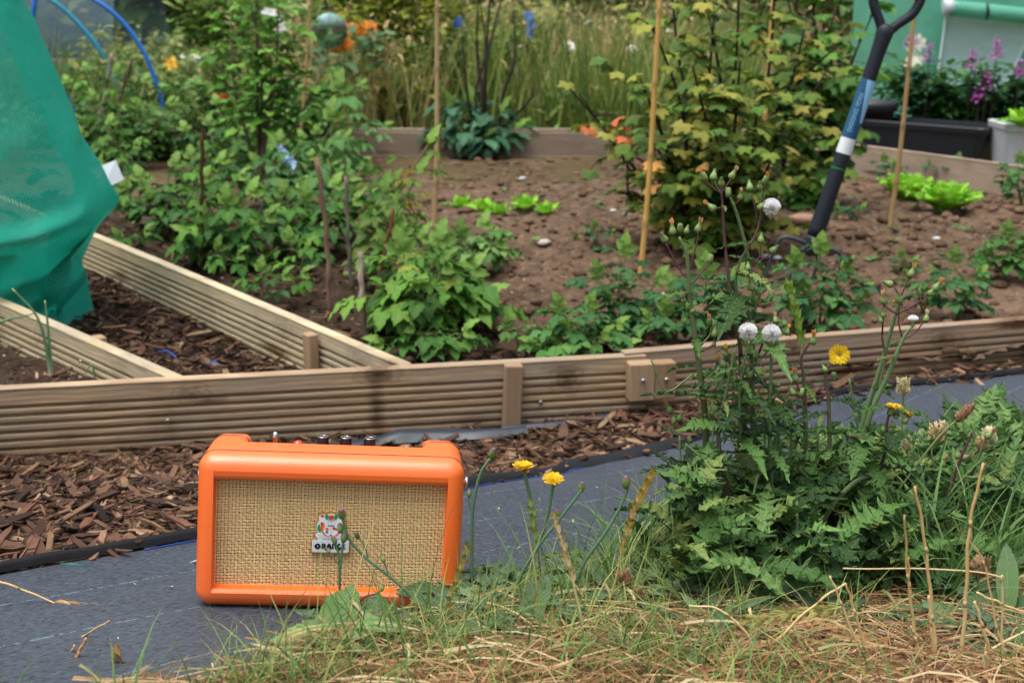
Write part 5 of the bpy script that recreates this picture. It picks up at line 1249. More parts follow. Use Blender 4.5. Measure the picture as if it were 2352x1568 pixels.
# earth mound
m_mound = colmat('mound_earth', .95, .1, 0, .8, 30, .4)
def mound(name, label, px, py, w_, Y, col_):
    zt = W(px, py, Y)[2]; X0 = W(px, py, Y)[0]; n_ = 60
    X, Yg = np.meshgrid(np.linspace(-1.6, 1.6, n_), np.linspace(-1.6, 1.6, n_)); r_ = np.sqrt(X**2+Yg**2)
    Z = zt*np.exp(-(r_*1.25)**2*1.1)*(1+.35*(fbm(X*2+5, Yg*2)-.5)) + .03*(fbm(X*9, Yg*9)-.5)
    mb = MB(); grid(mb, X0+X*w_/2, Y+Yg*w_/2, np.maximum(Z, -.02), lin(*col_)); return tag(mb.build(name, m_mound, loc=(X0, Y, 0)), label, 'soil heap')
mound('earth_heap', 'dark brown heap of earth just behind the far board', 905, 236, .5, 8.1, (96, 70, 50))
mound('earth_heap', 'reddish brown low earth heap left behind the raspberry shoots', 520, 262, .9, 8.0, (126, 92, 74))
# hanging disc
m_cd, nt, b, o = newmat('disc_foil'); setp(b, rough=.22, metal=.9, spec=.6); 
tc = objco(nt); sx_ = nd(nt, 'ShaderNodeSeparateXYZ', {0: tc}); ang = mth(nt, 'ARCTAN2', sx_.outputs[0], sx_.outputs[2])
rp = ramp(nt, mth(nt, 'ADD', mth(nt, 'MULTIPLY', mth(nt, 'COSINE', mth(nt, 'MULTIPLY', ang, 2)), .5), .5), [(.2, lin(150, 160, 158)), (.6, lin(160, 190, 180)), (.8, lin(180, 215, 210)), (1, lin(170, 200, 190))])
nt.links.new(rp, b.inputs['Base Color'])
p = W(757, 72, 7.3); cd = thing('compact_disc', 'shiny silver disc hanging above the orange flowers behind the far board', 'disc', p); cd.rotation_euler = (R(8), 0, R(12))
mb = MB(); A_ = np.linspace(0, 2*math.pi, 49); rows = [np.c_[r_*np.cos(A_), 0*A_+y_, r_*np.sin(A_)] for r_, y_ in ((.009, -.0006), (.0598, -.0006), (.06, 0), (.0598, .0006), (.009, .0006), (.009, -.0006))]
Q = np.array(rows)*1.6; grid(mb, Q[..., 0], Q[..., 1], Q[..., 2]); mb.build('disc', m_cd, cd, local=True)
mb = MB(); tube(mb, [(0, -.002, .015), (0, -.003, .2), (.01, 0, .45)], .0012, 5); mb.build('string', m_wpl, cd, local=True)
# nasturtiums, squash flower, dahlias
m_pet = leafmat('petal_orange', lin(240, 190, 60), .3, .3, .5)
def flowers(name, label, cat, pts, Y, size, pal_, grp=None, foliage=None):
    p = W(pts[0][0], pts[0][1]+60, Y); root = thing(name, label, cat, p, grp)
    for (x, y) in pts:
        q = W(x, y, Y+random.uniform(-.05, .05)); kk = 7; a = np.arange(kk)*6.283/kk; mb = MB(); ax = unit(np.array([random.uniform(-.6, .6), -1, random.uniform(0, .9)])); u_ = unit(np.cross(ax, [0, 0, 1])); v2 = np.cross(u_, ax)
        put(mb, OVAL, np.tile(q, (kk, 1)), np.cos(a)[:, None]*u_+np.sin(a)[:, None]*v2+ax*.35, np.tile(ax, (kk, 1)), size*(.8+.4*rng.random(kk)), cols(kk, pal_)); mb.build('flower', m_pet, root)
    if foliage:
        S = MB(); L = MB(); 
        for (x, y) in pts:
            q = W(x, y, Y); tube(S, curve([np.array([q[0], q[1]+.05, 0]), q*.5+np.array([q[0], q[1]+.05, 0])*.5, q], 8), .004, 5, lin(90, 120, 60))
        k_ = 60; c_ = W(pts[0][0], pts[0][1]+40, Y); P = c_+(rng.random((k_, 3))-.5)*np.array([.4, .2, .3]); a = rng.random(k_)*6.28
        put(L, OVAL, P, np.c_[np.cos(a), np.sin(a), rng.random(k_)], np.tile([0, -.3, 1.], (k_, 1)), .07+.04*rng.random(k_), cols(k_, foliage)); finish(root, S, L)
    return root
flowers('nasturtium', 'bright orange nasturtium flowers just right of the hanging disc', 'flowers', [(805, 68), (830, 70), (850, 62), (790, 106), (775, 118), (800, 100)], 7.35, .042, ((240, 140, 40), (226, 120, 30), (244, 160, 60)), foliage=((86, 124, 80), (104, 140, 96)))
flowers('squash_plant', 'squash plant with one yellow and orange flower left of centre rear', 'plant', [(395, 150)], 7.9, .06, ((240, 200, 70), (232, 150, 50)), foliage=((120, 140, 70), (96, 128, 60)))
flowers('red_flowers', 'small brick red flowers in the shade under the blueberry shrub', 'flowers', [(500, 228), (515, 232), (488, 226)], 7.4, .05, ((190, 66, 40), (170, 60, 40)))
flowers('white_flowers', 'little cluster of white flowers above the tall green shrub', 'flowers', [(628, 48), (640, 62), (618, 30)], 7.7, .05, ((226, 226, 220), (236, 236, 236)))
flowers('golden_flowers', 'pale golden leaves of a low plant left of the earth heap', 'plant', [(880, 215), (905, 205), (862, 232)], 7.6, .06, ((206, 190, 90), (214, 180, 70)))
flowers('blue_flowers', 'blue cornflowers beside the thin bamboo at the rear', 'flowers', [(1055, 50), (1048, 56)], 8.3, .035, ((80, 130, 220),))
flowers('blue_flowers', 'single column of blue cornflowers in the meadow grass', 'flowers', [(1215, 38), (1218, 60), (1215, 78)], 8.3, .035, ((80, 140, 226),))

# ---------------------------------------------------------------- left rear: hoops, cold frame
m_hoop = plain('blue_pipe', lin(30, 110, 200), .4, var=.05); m_hoop2 = plain('teal_pipe', lin(30, 140, 170), .4, var=.05)
def hoop(label, pts, Y, r_, mat):
    P = curve([W(x, y, Y+dy) for x, y, dy in pts], 40); mb = MB(); tube(mb, P, r_, 10); tag(mb.build('pipe_hoop', mat, loc=P[0]), label, 'hoop', 'bent plastic pipe hoops')
hoop('bright blue pipe hoop arching highest at the rear left', [(382, 330, 0), (376, 255, 0), (358, 190, 0), (330, 120, 0), (285, 55, 0), (225, 5, 0), (120, -50, .05), (-60, -80, .1), (-260, -20, .2)], 7.4, .0125, m_hoop)
hoop('teal pipe hoop between the blue one and the net', [(325, 320, 0), (300, 240, 0), (262, 180, 0), (225, 110, 0), (175, 50, 0), (110, -5, 0), (0, -60, .1), (-200, -60, .2), (-400, 60, .3)], 8.0, .013, m_hoop2)
hoop('blue pipe hoop nearest the net, low part among the leaves', [(180, 265, 0), (140, 200, 0), (85, 110, 0), (10, 10, 0), (-100, -60, 0), (-260, -60, 0)], 7.6, .0125, m_hoop)
mb = MB(); P = np.array([W(73, 58, 9.8), W(78, 20, 9.8), W(90, -60, 9.8)]); P = np.vstack([[P[0][0], 9.8, 0], P]); tube(mb, P, .018, 10); tag(mb.build('pipe_hoop', m_hoop, loc=P[0]), 'upright blue pipe standing in the grey cold frame', 'hoop', 'bent plastic pipe hoops')
m_gw = woodmat('grey_timber', lin(132, 126, 118), lin(156, 150, 142), lin(120, 116, 110), False)
q0 = G(-300, 84, .3); q1 = G(470, 62, .3); board('raised_bed', 'grey weathered timber edge of the raised bed at the far left', (-5.6, 10.3, 0), (-1.75, 10.9, 0), m_gw, H=.32, T=.05, groove=False, top=.33, group=None)
m_film2, nt, b, o = newmat('clear_sheet'); setp(b, rough=.3, spec=.5); b.inputs['Base Color'].default_value = c4(lin(120, 150, 160)); bump(nt, noise(nt, objco(nt), 5, 4), b, .6, .03)
tr = nt.nodes.new('ShaderNodeBsdfTransparent'); mx = nd(nt, 'ShaderNodeMixShader', {0: .68, 1: b.outputs[0], 2: tr.outputs[0]}); nt.links.new(mx.outputs[0], o.inputs[0])
mb = MB(); A_ = np.radians(np.linspace(0, 180, 40)); xs_ = np.linspace(-7, -3.3, 30); X, T_ = np.meshgrid(xs_, A_); wv_ = .03*fbm(X*3, T_*3)
grid(mb, X + .15*(T_-1.5)*0, 12.0-(.9+wv_)*np.cos(T_), .3+(1.0+wv_)*np.sin(T_)); tag(mb.build('poly_tunnel', m_film2, loc=(-4.5, 12, 0)), 'low greyish plastic tunnel on the raised bed at the far left', 'plastic tunnel')

# ---------------------------------------------------------------- right rear: pots, trough, greenhouse
m_blk = plain('black_pot', lin(34, 37, 42), .45, 0, .5, .15, .1, 60); m_comp = plain('compost', lin(60, 46, 36), .95, bs=.6, bscale=90)
c0 = W(1975, 236, 6.6); root = thing('round_pot', 'big round black pot standing behind the fork handle', 'plant pot', (c0[0], c0[1], 0)); zt = W(1975, 232, 6.6)[2]
mb = MB(); lathe(mb, (c0[0], c0[1], 0), (0, 0, 1), [(0, .145), (zt-.045, .17), (zt-.045, .185), (zt-.005, .188), (zt, .184), (zt, .175), (zt-.04, .165), (zt-.05, .02)], 40); mb.build('pot', m_blk, root)
mb = MB(); lathe(mb, (c0[0], c0[1], zt-.045), (0, 0, 1), [(0, .166), (.012, .12), (.016, .02)], 24); mb.build('soil', m_comp, root)
def trough(label, a, b_, z0, dpt, mat, name='planter_trough', taper=.86, yaw=0, plants=None):
    Y = a[2]; A_ = W(a[0], a[1], Y); B_ = W(b_[0], b_[1], b_[2]); zt = A_[2]; L_ = np.linalg.norm((B_-A_)[:2]); c = (A_+B_)/2; ang = math.atan2(B_[1]-A_[1], B_[0]-A_[0])
    root = thing(name, label, 'planter', (c[0], c[1]+dpt/2, z0)); root.rotation_euler = (0, 0, ang)
    Hh = zt-z0
    def rr(lx, ly, z, r_=.03, n=5):
        P = []
        for sx_, sy_, a0 in ((1, 1, 0), (-1, 1, 90), (-1, -1, 180), (1, -1, 270)):
            for i in range(n):
                t_ = R(a0+90*i/(n-1)); P.append((sx_*(lx/2-r_)+r_*math.cos(t_), sy_*(ly/2-r_)+r_*math.sin(t_), z))
        return P
    k_ = taper; secs = [rr(L_*k_-.02, dpt*k_-.02, 0), rr(L_*.965, dpt*.93, Hh-.03), rr(L_*.965, dpt*.93, Hh-.03), rr(L_, dpt, Hh-.028), rr(L_+.006, dpt+.006, Hh-.004), rr(L_, dpt, Hh), rr(L_-.04, dpt-.04, Hh), rr(L_-.05, dpt-.05, Hh-.04)]
    n = len(secs[0]); V = np.array(secs).reshape(-1, 3); i = np.arange(len(secs)-1)[:, None]*n; j = np.arange(n)[None]; mb = MB()
    mb.add(V, [np.stack([i+j, i+(j+1) % n, i+n+(j+1) % n, i+n+j], -1).reshape(-1, 4), np.arange(n)[::-1][None]]); mb.build('body', mat, root, local=True, smooth=False)
    mb = MB(); mb.add(np.array(rr(L_-.046, dpt-.046, Hh-.035)), [np.arange(n)[None]]); mb.build('soil', m_comp, root, local=True); return root
trough('long black plastic trough behind the far smooth board', (1995, 274, 6.45), (2318, 276, 5.95), .0, .26, m_blk)
trough('white tub at the right edge beside the black trough', (2322, 288, 5.8), (2480, 290, 5.8), .0, .3, plain('white_tub', lin(196, 202, 204), .4), name='white_tub')
lettuce('pale lettuce growing in the white tub at the right edge', 2352, 250, .12, 14, LP, None)
bpy.data.objects[[o_.name for o_ in bpy.data.objects if o_.name.startswith('lettuce')][-1]].location = W(2352, 292, 5.8)
# plants behind trough
leafmass('loosestrife', 'tall green plants with purple flower spikes before the greenhouse', 2260, 160, 1.1, .35, .25, 6.85, 1700, .07, ((60, 110, 56), (76, 126, 66), (50, 96, 52)), LANCE+OVAL, cat='plant', stems=34)
lo = [o_ for o_ in bpy.data.objects if o_.name.startswith('loosestrife')][-1]
m_pur = plain('purple_petal', lin(190, 96, 180), .6)
for (x, y, h_) in ((2137, 100, 40), (2235, 112, 45), (2292, 85, 45), (2345, 135, 40), (2268, 165, 40), (2250, 200, 30), (2095, 78, 25)):
    q = W(x, y, 6.7); mb = MB(); kk = 70; t_ = rng.random(kk); a = rng.random(kk)*6.28; q2 = q+np.array([0, 0, -h_/420])
    put(mb, OVAL, q+(q2-q)*t_[:, None]+np.c_[np.cos(a), np.sin(a), 0*a]*(.004+.012*t_)[:, None], np.c_[np.cos(a), np.sin(a), .3+0*a], np.tile([0, 0, 1.], (kk, 1)), .016+.012*t_, cols(kk, ((190, 96, 180), (170, 80, 150)))); mb.build('flower_spike', m_pur, lo)
    mb = MB(); tube(mb, [q2-np.array([0, 0, .35]), q2, q], .003, 5, lin(90, 70, 70)); mb.build('stem', m_stem, lo)
m_gh, nt, b, o = newmat('green_cover'); setp(b, rough=.35, spec=.5)
nn = noise(nt, objco(nt), 3, 3); gc = mix(nt, nn, lin(104, 190, 160), lin(134, 212, 184)); nt.links.new(gc, b.inputs['Base Color']); bump(nt, nn, b, .6, .03)
t = nd(nt, 'ShaderNodeBsdfTranslucent', {'Color': gc}); mx = nd(nt, 'ShaderNodeMixShader', {0: .35, 1: b.outputs[0], 2: t.outputs[0]}); nt.links.new(mx.outputs[0], o.inputs[0])
GY = 7.6; g0 = W(2085, 300, GY)[0]; g1 = W(2700, 300, GY)[0]
root = thing('plastic_greenhouse', 'green plastic greenhouse with a pale mesh window behind the trough', 'greenhouse', ((g0+g1)/2, GY+.7, 0))
X, Z = np.meshgrid(np.linspace(0, 1, 70), np.linspace(0, 1, 50)); gw = g1-g0
fx_ = g0+X*gw; wr = .03*(fbm(X*6, Z*5, 3)-.5)
mb = MB(); grid(mb, fx_, GY+wr+.12*Z*0, Z*1.7); Xs, Zs = X, Z
grid(mb, g0+.03*(fbm(X*3, Z*5)-.5), GY+X*1.4, Z*1.7); grid(mb, g1+0*X, GY+X*1.4, Z*1.7)
A_ = X; grid(mb, g0+X*gw, GY+.7-.7*np.cos(Z*math.pi), 1.7+.35*np.sin(Z*math.pi)); mb.build('cover', m_gh, root)
m_win, nt, b, o = newmat('mesh_window'); setp(b, rough=.4, spec=.4); b.inputs['Base Color'].default_value = c4(lin(176, 208, 198)); bump(nt, noise(nt, objco(nt), 8, 3), b, .4, .02)
def wp(x, y, off): q = W(x, y, GY-off); return q
cn = [wp(2172, 28, .05), wp(2380, 45, .05), wp(2300, 212, .06), wp(2150, 186, .06)]
def quadgrid(a, b_, c, d, n=12, wr_=.006):
    S_, T_ = np.meshgrid(np.linspace(0, 1, n), np.linspace(0, 1, n)); S3, T3 = S_[..., None], T_[..., None]
    Q = (a*(1-S3)+b_*S3)*(1-T3)+(d*(1-S3)+c*S3)*T3; Q[..., 1] += wr_*(fbm(S_*7, T_*7)-.5); return Q
Q = quadgrid(*cn); mb = MB(); grid(mb, Q[..., 0], Q[..., 1], Q[..., 2]); win = mb.build('window', m_win, root)
mb = MB()
for a, b_ in ((cn[1], cn[2]), (cn[2], cn[3]), (cn[3], cn[0])):
    P = np.array([a+(b_-a)*t_ for t_ in np.linspace(0, 1, 8)])+np.array([0, -.012, 0]); tube(mb, P, .016, 6, flat=.3)
mb.build('window_border', plain('border_white', lin(206, 224, 222), .5), win)
mb = MB(); a, b_ = wp(2178, 18, .11), wp(2400, 42, .11); tube(mb, np.array([a+(b_-a)*t_ for t_ in np.linspace(0, 1, 12)]), .045, 14); mb.build('rolled_flap', m_gh, root)
for q in (a, b_-(b_-a)*.08):
    mb = MB(); lathe(mb, q+np.array([-.03, 0, 0]), (1, 0, .1), [(0, .03), (.005, .047), (.05, .047), (.055, .03)], 16); mb.build('flap_end', m_wpl, root)
mb = MB(); tube(mb, [wp(2268, 8, .17), wp(2270, 30, .18), wp(2266, 44, .12)], .008, 6); mb.build('tie_strap', m_blk, root)
flowers('white_flowers', 'white foxglove bells beside the leaning thin bamboo', 'flowers', [(2108, 100), (2100, 130), (2095, 150)], 6.9, .06, ((220, 224, 205), (232, 230, 214)))
# gravel / slabs glimpsed
# ---------------------------------------------------------------- turf edge in the foreground
MG = np.array([GP(*q) for q in ((100, 1740), (300, 1640), (420, 1650), (640, 1580), (850, 1515), (1050, 1470), (1250, 1405), (1480, 1350), (1700, 1280), (2000, 1200), (2352, 1130), (2700, 1050))])
MGo = np.argsort(MG[:, 0]); MG = MG[MGo]
def mY(X): return np.interp(X, MG[:, 0], MG[:, 1], left=.82) + .035*(fbm(X*22, X*0+4, 3)-.5)*2
def tz(X, Y): return zg(X, Y) + .008 + .012*fbm(X*12, Y*12, 3)
m_turf, nt, b, o = newmat('dry_turf'); setp(b, rough=.95, spec=.1); v = objco(nt)
n1 = noise(nt, v, 60, 5, .7); n2 = noise(nt, nd(nt, 'ShaderNodeMapping', {'Vector': v, 'Scale': (40, 400, 1), 'Rotation': (0, 0, .6)}).outputs[0], 1.5, 4, .7)
c = mix(nt, ramp(nt, n1, [(.35, 0.0), (.65, 1.0)]), lin(64, 50, 36), lin(140, 106, 74)); c = mix(nt, ramp(nt, n2, [(.5, 0.0), (.7, .8)]), c, lin(176, 142, 100))
nt.links.new(c, b.inputs['Base Color']); bump(nt, mth(nt, 'ADD', n1, n2), b, .9, .006)
xs = np.arange(-.75, 2.2, .01); tt = np.concatenate([np.linspace(0, .5, 50), np.linspace(.52, 2.0, 12)]); my = mY(xs)
X = np.tile(xs, (len(tt), 1)); Y = my[None]-tt[:, None]; Z = tz(X, Y); Z[0] -= .02
mb = MB(); grid(mb, X, Y, Z); tag(mb.build('dry_turf', m_turf), kind='structure')
m_str = colmat('dry_straw', .6, .3, .25, 0, 60, .15)
def straws(n, x0, x1, pal_, name, label, lo=.03, hi=.11, wmul=.62, over=.02, zmax=.02, tilt=.25, pw=1.0):
    X = x0+(x1-x0)*rng.random(n); m_ = mY(X); Y = .86+(m_+over-.86)*rng.random(n); Y = np.where(rng.random(n) < .22, .3+.56*rng.random(n), Y)
    ok = (Y < m_+over) & (rng.random(n) < .2+.8*sstep(-.2, .35, X)); X, Y = X[ok], Y[ok]; n = len(X); rows = 5; t = (np.linspace(0, 1, rows)-.0)[None, :, None]
    a = rng.random(n)*6.28; L_ = (lo+(hi-lo)*rng.random(n)**1.5)[:, None, None]; d = np.stack([np.cos(a), np.sin(a)*.8, 0*a], -1)[:, None]; pz = np.stack([-np.sin(a), np.cos(a), 0*a], -1)[:, None]
    cv = ((rng.random(n)-.5)*.7)[:, None, None]; tl = (rng.random(n)*tilt)[:, None, None]
    P = np.stack([X, Y, tz(X, Y)+zmax*rng.random(n)], -1)[:, None] + L_*(d*t + pz*cv*t*t) + np.array([0, 0, 1.])*L_*tl*(t-1.0*t*t)*1.4
    P = P - L_*d*.5
    P[..., 2] = np.maximum(P[..., 2], zg(P[..., 0], P[..., 1])+.006)
    w_ = (.0006+.0007*rng.random(n))[:, None, None]*wmul; wd = np.stack([-np.sin(a), np.cos(a), .8+0*a], -1)[:, None]
    V = np.stack([P-wd*w_*(1-.6*t), P+wd*w_*(1-.6*t)], 2).reshape(n, rows*2, 3)
    f = np.array([[2*i, 2*i+1, 2*i+3, 2*i+2] for i in range(rows-1)]); mb = MB(); c = cols(n, pal_, .4)
    mb.add(V.reshape(-1, 3), [(f[None]+(np.arange(n)*rows*2)[:, None, None]).reshape(-1, 4)], np.repeat(c, rows*2, 0))
    return tag(mb.build(name, m_str), label, kind='stuff')
TAN = ((176, 138, 94), (152, 112, 74), (200, 168, 122), (128, 90, 60), (164, 126, 84), (206, 180, 136), (104, 74, 52))
straws(38000, -.5, 1.2, TAN, 'dry_straw', 'matted dry straw and dead grass along the bottom edge', pw=.8)
straws(620, -.4, 1.1, ((196, 178, 136), (176, 146, 100), (140, 140, 88)), 'dry_leaf_blades', 'wider dead grass leaves lying on the straw', .04, .11, 1.5, .02, .03, .6)
def grassmass(n, xa, xb, ya, yb, h0, h1, w0, pal_, name, label, lean=.7, clump=9, thr=.42, mat=None, edge=None):
    X = xa+(xb-xa)*rng.random(n); m_ = mY(X); Y = ya(m_)+(yb(m_)-ya(m_))*rng.random(n)
    ok = (vnoise(X*clump+3, Y*clump+8) > thr) & (rng.random(n) < np.where(X < .02, .5, 1.0)); X, Y = X[ok], Y[ok]; k = len(X); mb = MB(); H = h0+(h1-h0)*rng.random(k)**1.6
    blades(mb, X, Y, zg(X, Y)+.006, H, w0*(.5+.8*rng.random(k)), lean, pal_, .6, 6, .35); return tag(mb.build(name, mat or m_grass), label, kind='stuff')
FG = ((104, 138, 66), (84, 120, 58), (124, 152, 80), (92, 126, 72), (146, 160, 90), (160, 160, 96))
grassmass(6000, -.42, 1.05, lambda m: m-.32, lambda m: m+.01, .03, .10, .0011, FG, 'lawn_grass', 'green grass blades along the edge of the turf', .9, 11, .45)
grassmass(12000, -.25, 1.1, lambda m: np.full_like(m, .88), lambda m: m-.02, .025, .08, .0011, FG+((150, 150, 86),), 'lawn_grass', 'short green grass growing through the dry straw', 1.1, 16, .44)
grassmass(900, -.45, .45, lambda m: m-.12, lambda m: m+.02, .06, .15, .0010, FG, 'lawn_grass', 'longer thin grass blades in front of the speaker', .6, 7, .35)
grassmass(4600, .42, 1.35, lambda m: m-.42, lambda m: m+.0, .07, .2, .0022, ((86, 122, 62), (104, 140, 76), (72, 106, 56), (120, 150, 86)), 'long_grass', 'lush long grass beside the thistle at the right edge', .9, 5, .25)
grassmass(800, .1, .62, lambda m: m-.05, lambda m: m+.06, .05, .14, .0018, FG, 'long_grass', 'grass around the foot of the thistle', .9, 7, .3)

# ---------------------------------------------------------------- stems, buds, flowers
m_hs = colmat('weed_stem', .5, .4, 0, .2, 300, .2)
m_bud = colmat('bud_green', .55, .4, 0, .3, 300, .2)
m_petal = leafmat('petal_yellow', lin(250, 225, 90), .2, .3, .5)
m_down, nt, b, o = newmat('seed_down'); setp(b, rough=.8, base=(.95, .95, .94)); t = nd(nt, 'ShaderNodeBsdfTranslucent', {'Color': c4((.95, .95, .95))}); mx = nd(nt, 'ShaderNodeMixShader', {0: .6, 1: b.outputs[0], 2: t.outputs[0]}); nt.links.new(mx.outputs[0], o.inputs[0])
GS = lin(104, 130, 84); PS = lin(104, 62, 70)
def px(pts, Y, dY=0.0):
    n = len(pts); return np.array([W(q[0], q[1], (Y + dY*i/max(1, n-1)) + (q[2] if len(q) > 2 else 0)) for i, q in enumerate(pts)])
def stem(S, pts, Y, r0, r1, col_=GS, col2=None, dY=0.0, n=20, hair=0):
    P = curve(px(pts, Y, dY), n) if len(pts) > 2 else px(pts, Y, dY)
    c1 = np.array(col_); c2 = np.array(col2 if col2 is not None else col_); t_ = np.linspace(0, 1, len(P))[:, None]
    tube(S, P, np.linspace(r0, r1, len(P)), 7, c1*(1-t_)+c2*t_)
    for i in range(hair):
        j = random.randrange(len(P)); a = unit(np.array([random.uniform(-1, 1), random.uniform(-1, 1), random.uniform(-.2, .5)])); tube(S, [P[j], P[j]+a*.0035], [.0003, .0001], 3, col_, cap=False)
    return P
def budm(root, x, y, Y, dx=0, dy=-1, s=1.0, tip=None, kind='flask', name='bud'):
    p = W(x, y, Y); q = W(x+dx*30, y+dy*30, Y+random.uniform(-.008, .008)); d = unit(q-p); mb = MB(); u_ = .0011*s*6.8
    g1 = np.array(lin(124, 150, 84))*random.uniform(.8, 1.15); g2 = np.array(lin(88, 116, 62)); g3 = np.array(lin(150, 168, 104))
    if kind == 'flask': pr = [(-.55, .12, g2), (-.5, .34, g2), (-.25, .52, g1), (0, .5, g1), (.3, .34, g3), (.6, .24, g1), (.85, .2, g2), (.95, .1, g2)]
    elif kind == 'drum': pr = [(-.55, .2, g2), (-.5, .38, g2), (0, .42, g1), (.45, .36, g3), (.6, .34, g1), (.66, .25, g2), (.68, .05, g2)]
    else: pr = [(-.6, .12, g2), (-.45, .3, g2), (-.1, .44, g1), (.3, .42, g1), (.62, .3, np.array(lin(110, 80, 84))), (.75, .12, np.array(lin(130, 90, 96)))]
    lathe(mb, p, d, [(t_*u_*1.15, r_*u_*.95, c_) for t_, r_, c_ in pr], 16, ridge=.1)
    o_ = mb.build(name, m_bud, root)
    if tip is not None:
        kk = 14; a = rng.random(kk)*6.28; X_ = unit(np.cross(d, [0, 1, 0])); Z_ = np.cross(X_, d); mb = MB()
        top = p+d*u_*1.0*(.95 if kind == 'flask' else .6)
        put(mb, LANCE, top+(np.cos(a)[:, None]*X_+np.sin(a)[:, None]*Z_)*u_*.12-d*u_*.15, d+(np.cos(a)[:, None]*X_+np.sin(a)[:, None]*Z_)*.16, np.tile([0, -1, .2], (kk, 1)), u_*(.58+.3*rng.random(kk)), cols(kk, tip)); mb.build('petal_tuft', m_petal, o_)
    return o_
OR_ = ((222, 150, 70), (206, 122, 56), (206, 160, 120)); YE = ((246, 208, 40), (240, 190, 30)); RB = ((214, 170, 130), (196, 130, 90), (226, 190, 160))
def flower(root, x, y, Y, dx, dy, s, facing=.2, name='flower_head', under=((170, 60, 30), (236, 180, 40))):
    budm(root, x-dx*6*s, y-dy*6*s+9*s, Y, dx, dy, .8*s, None, 'drum', 'flower_base')
    p = W(x, y, Y); q = W(x+dx*30, y+dy*30, Y-.014*facing*5); d = unit(q-p); X_ = unit(np.cross(d, [0, 1, 0.01])); Z_ = np.cross(X_, d); mb = MB()
    for ring, (el_, sz, kk) in enumerate(((.22, .0125, 26), (.55, .0105, 20), (1.0, .007, 16))):
        a = np.arange(kk)*6.283/kk+ring*.3+.1*rng.random(kk); rad = np.cos(a)[:, None]*X_+np.sin(a)[:, None]*Z_
        put(mb, [STRAP], p+rad*.002*s, rad+d*(el_+.15*rng.random((kk, 1))), np.tile(d, (kk, 1))+.01, sz*s*(.9+.2*rng.random(kk)), cols(kk, ((250, 214, 36), (246, 204, 30), (252, 224, 60)) if ring else ((248, 206, 34), (244, 196, 30)), .1))
    if under:
        kk = 16; a = np.arange(kk)*6.283/kk; rad = np.cos(a)[:, None]*X_+np.sin(a)[:, None]*Z_; put(mb, LANCE, p+rad*.0015*s-d*.0008, rad+d*.25, np.tile(d, (kk, 1))+.01, .0085*s+0*a, cols(kk, under, .2))
    return mb.build(name, m_petal, root)
STRAP = leaf_T(1, lambda u: .085+.03*u if u < .99 else .09, 5, .1, .05, .0, 2)
def puff(root, x, y, Y, s=1.0, half=False, full=None):
    p = W(x, y, Y); kk = 3200; v_ = unit(rng.normal(size=(kk, 3))); v_[:, 2] = np.where(rng.random(kk) < .75, np.abs(v_[:, 2]), v_[:, 2]); 
    if half: v_[:, 2] = np.abs(v_[:, 2])+.4
    v_ = unit(v_); L_ = .0108*s*(.75+.3*rng.random(kk)); mb = MB(); sd = unit(np.cross(v_, rng.normal(size=(kk, 3)))); w_ = .0002*s
    a_ = p+v_*(L_*.15)[:, None]; b_ = p+v_*L_[:, None]; V = np.stack([a_-sd*w_, a_+sd*w_, b_+sd*w_*1.6, b_-sd*w_*1.6], 1).reshape(-1, 3)
    mb.add(V, [np.arange(kk*4).reshape(-1, 4)], (1, 1, 1)); o_ = mb.build('seed_head', m_down, root)
    mb = MB(); V_, Fs_, _l = blobs[0]; mb.add(V_*.0045*s+p+np.array([0, 0, .0015*s]), Fs_, (1, 1, 1)); mb.build('down_core', m_down, o_)
    mb = MB(); lathe(mb, p-np.array([0, 0, .004*s]), (0, 0, 1), [(-.003, .0006), (0, .0028*s), (.004*s, .0035*s), (.006*s, .002*s)], 10, lin(150, 140, 110)); mb.build('seed_base', m_bud, o_)
    mb = MB(); kk = 10; a = np.arange(kk)*6.283/kk; put(mb, LANCE, np.tile(p-np.array([0, 0, .003*s]), (kk, 1)), np.c_[np.cos(a), np.sin(a), -1.2+0*a], np.tile([0, 0, 1.], (kk, 1)), .010*s+0*a, cols(kk, ((150, 160, 96),))); mb.build('bracts', m_bud, o_)

# ---------------------------------------------------------------- the big sow thistle
TY = 1.34
def thistle(label, base, grp='flowering sow thistles at the turf edge'):
    p = GP(*base); return thing('sow_thistle', label, 'thistle', p, grp), MB(), MB(), p
def tleaves(S, L, P, k, size, t0, t1=1.0, Ts=SOW, pal_=GR_S, droop=.35, up=.3):
    n = len(P); P = P[int(t0*(n-1)):max(int(t1*(n-1))+1, int(t0*(n-1))+2)]
    leaves_on(L, None, P, k, Ts, size, pal_, 0, droop, 0, spiral=2.4, up=up, sizevar=.7, sort=.6)
root, S, L, p0 = thistle('tallest sow thistle with white seed heads, many stems in front of the right board', (1760, 1370)); B = (1760, 1365)
stems_ = []
def st(pts, Y, r0=.0042, r1=.0016, c1=GS, c2=GS, hair=14): P = stem(S, pts, Y, r0, r1, c1, c2, 0, 36, hair); stems_.append(P); return P
BR = lin(96, 92, 62)
st([(1700, 1360), (1632, 1150), (1618, 940), (1600, 800), (1585, 690), (1578, 590), (1560, 545)], 1.33, .0046, .0015, BR, GS)
st([(1700, 1350), (1672, 1150), (1650, 1000), (1668, 900), (1690, 800)], 1.30, .003, .0014, PS, GS)
st([(1740, 1350), (1716, 1150), (1706, 950), (1700, 800), (1680, 690), (1665, 560), (1657, 430)], 1.35, .0036, .0012, GS, PS, 40)
st([(1790, 1350), (1745, 1150), (1728, 950), (1728, 790), (1730, 690), (1720, 600), (1695, 500), (1674, 445)], 1.36, .0042, .0013, GS, GS)
st([(1728, 760), (1715, 700), (1690, 660), (1700, 600), (1735, 540), (1748, 490), (1752, 440)], 1.35, .0018, .001, GS, PS, 16)
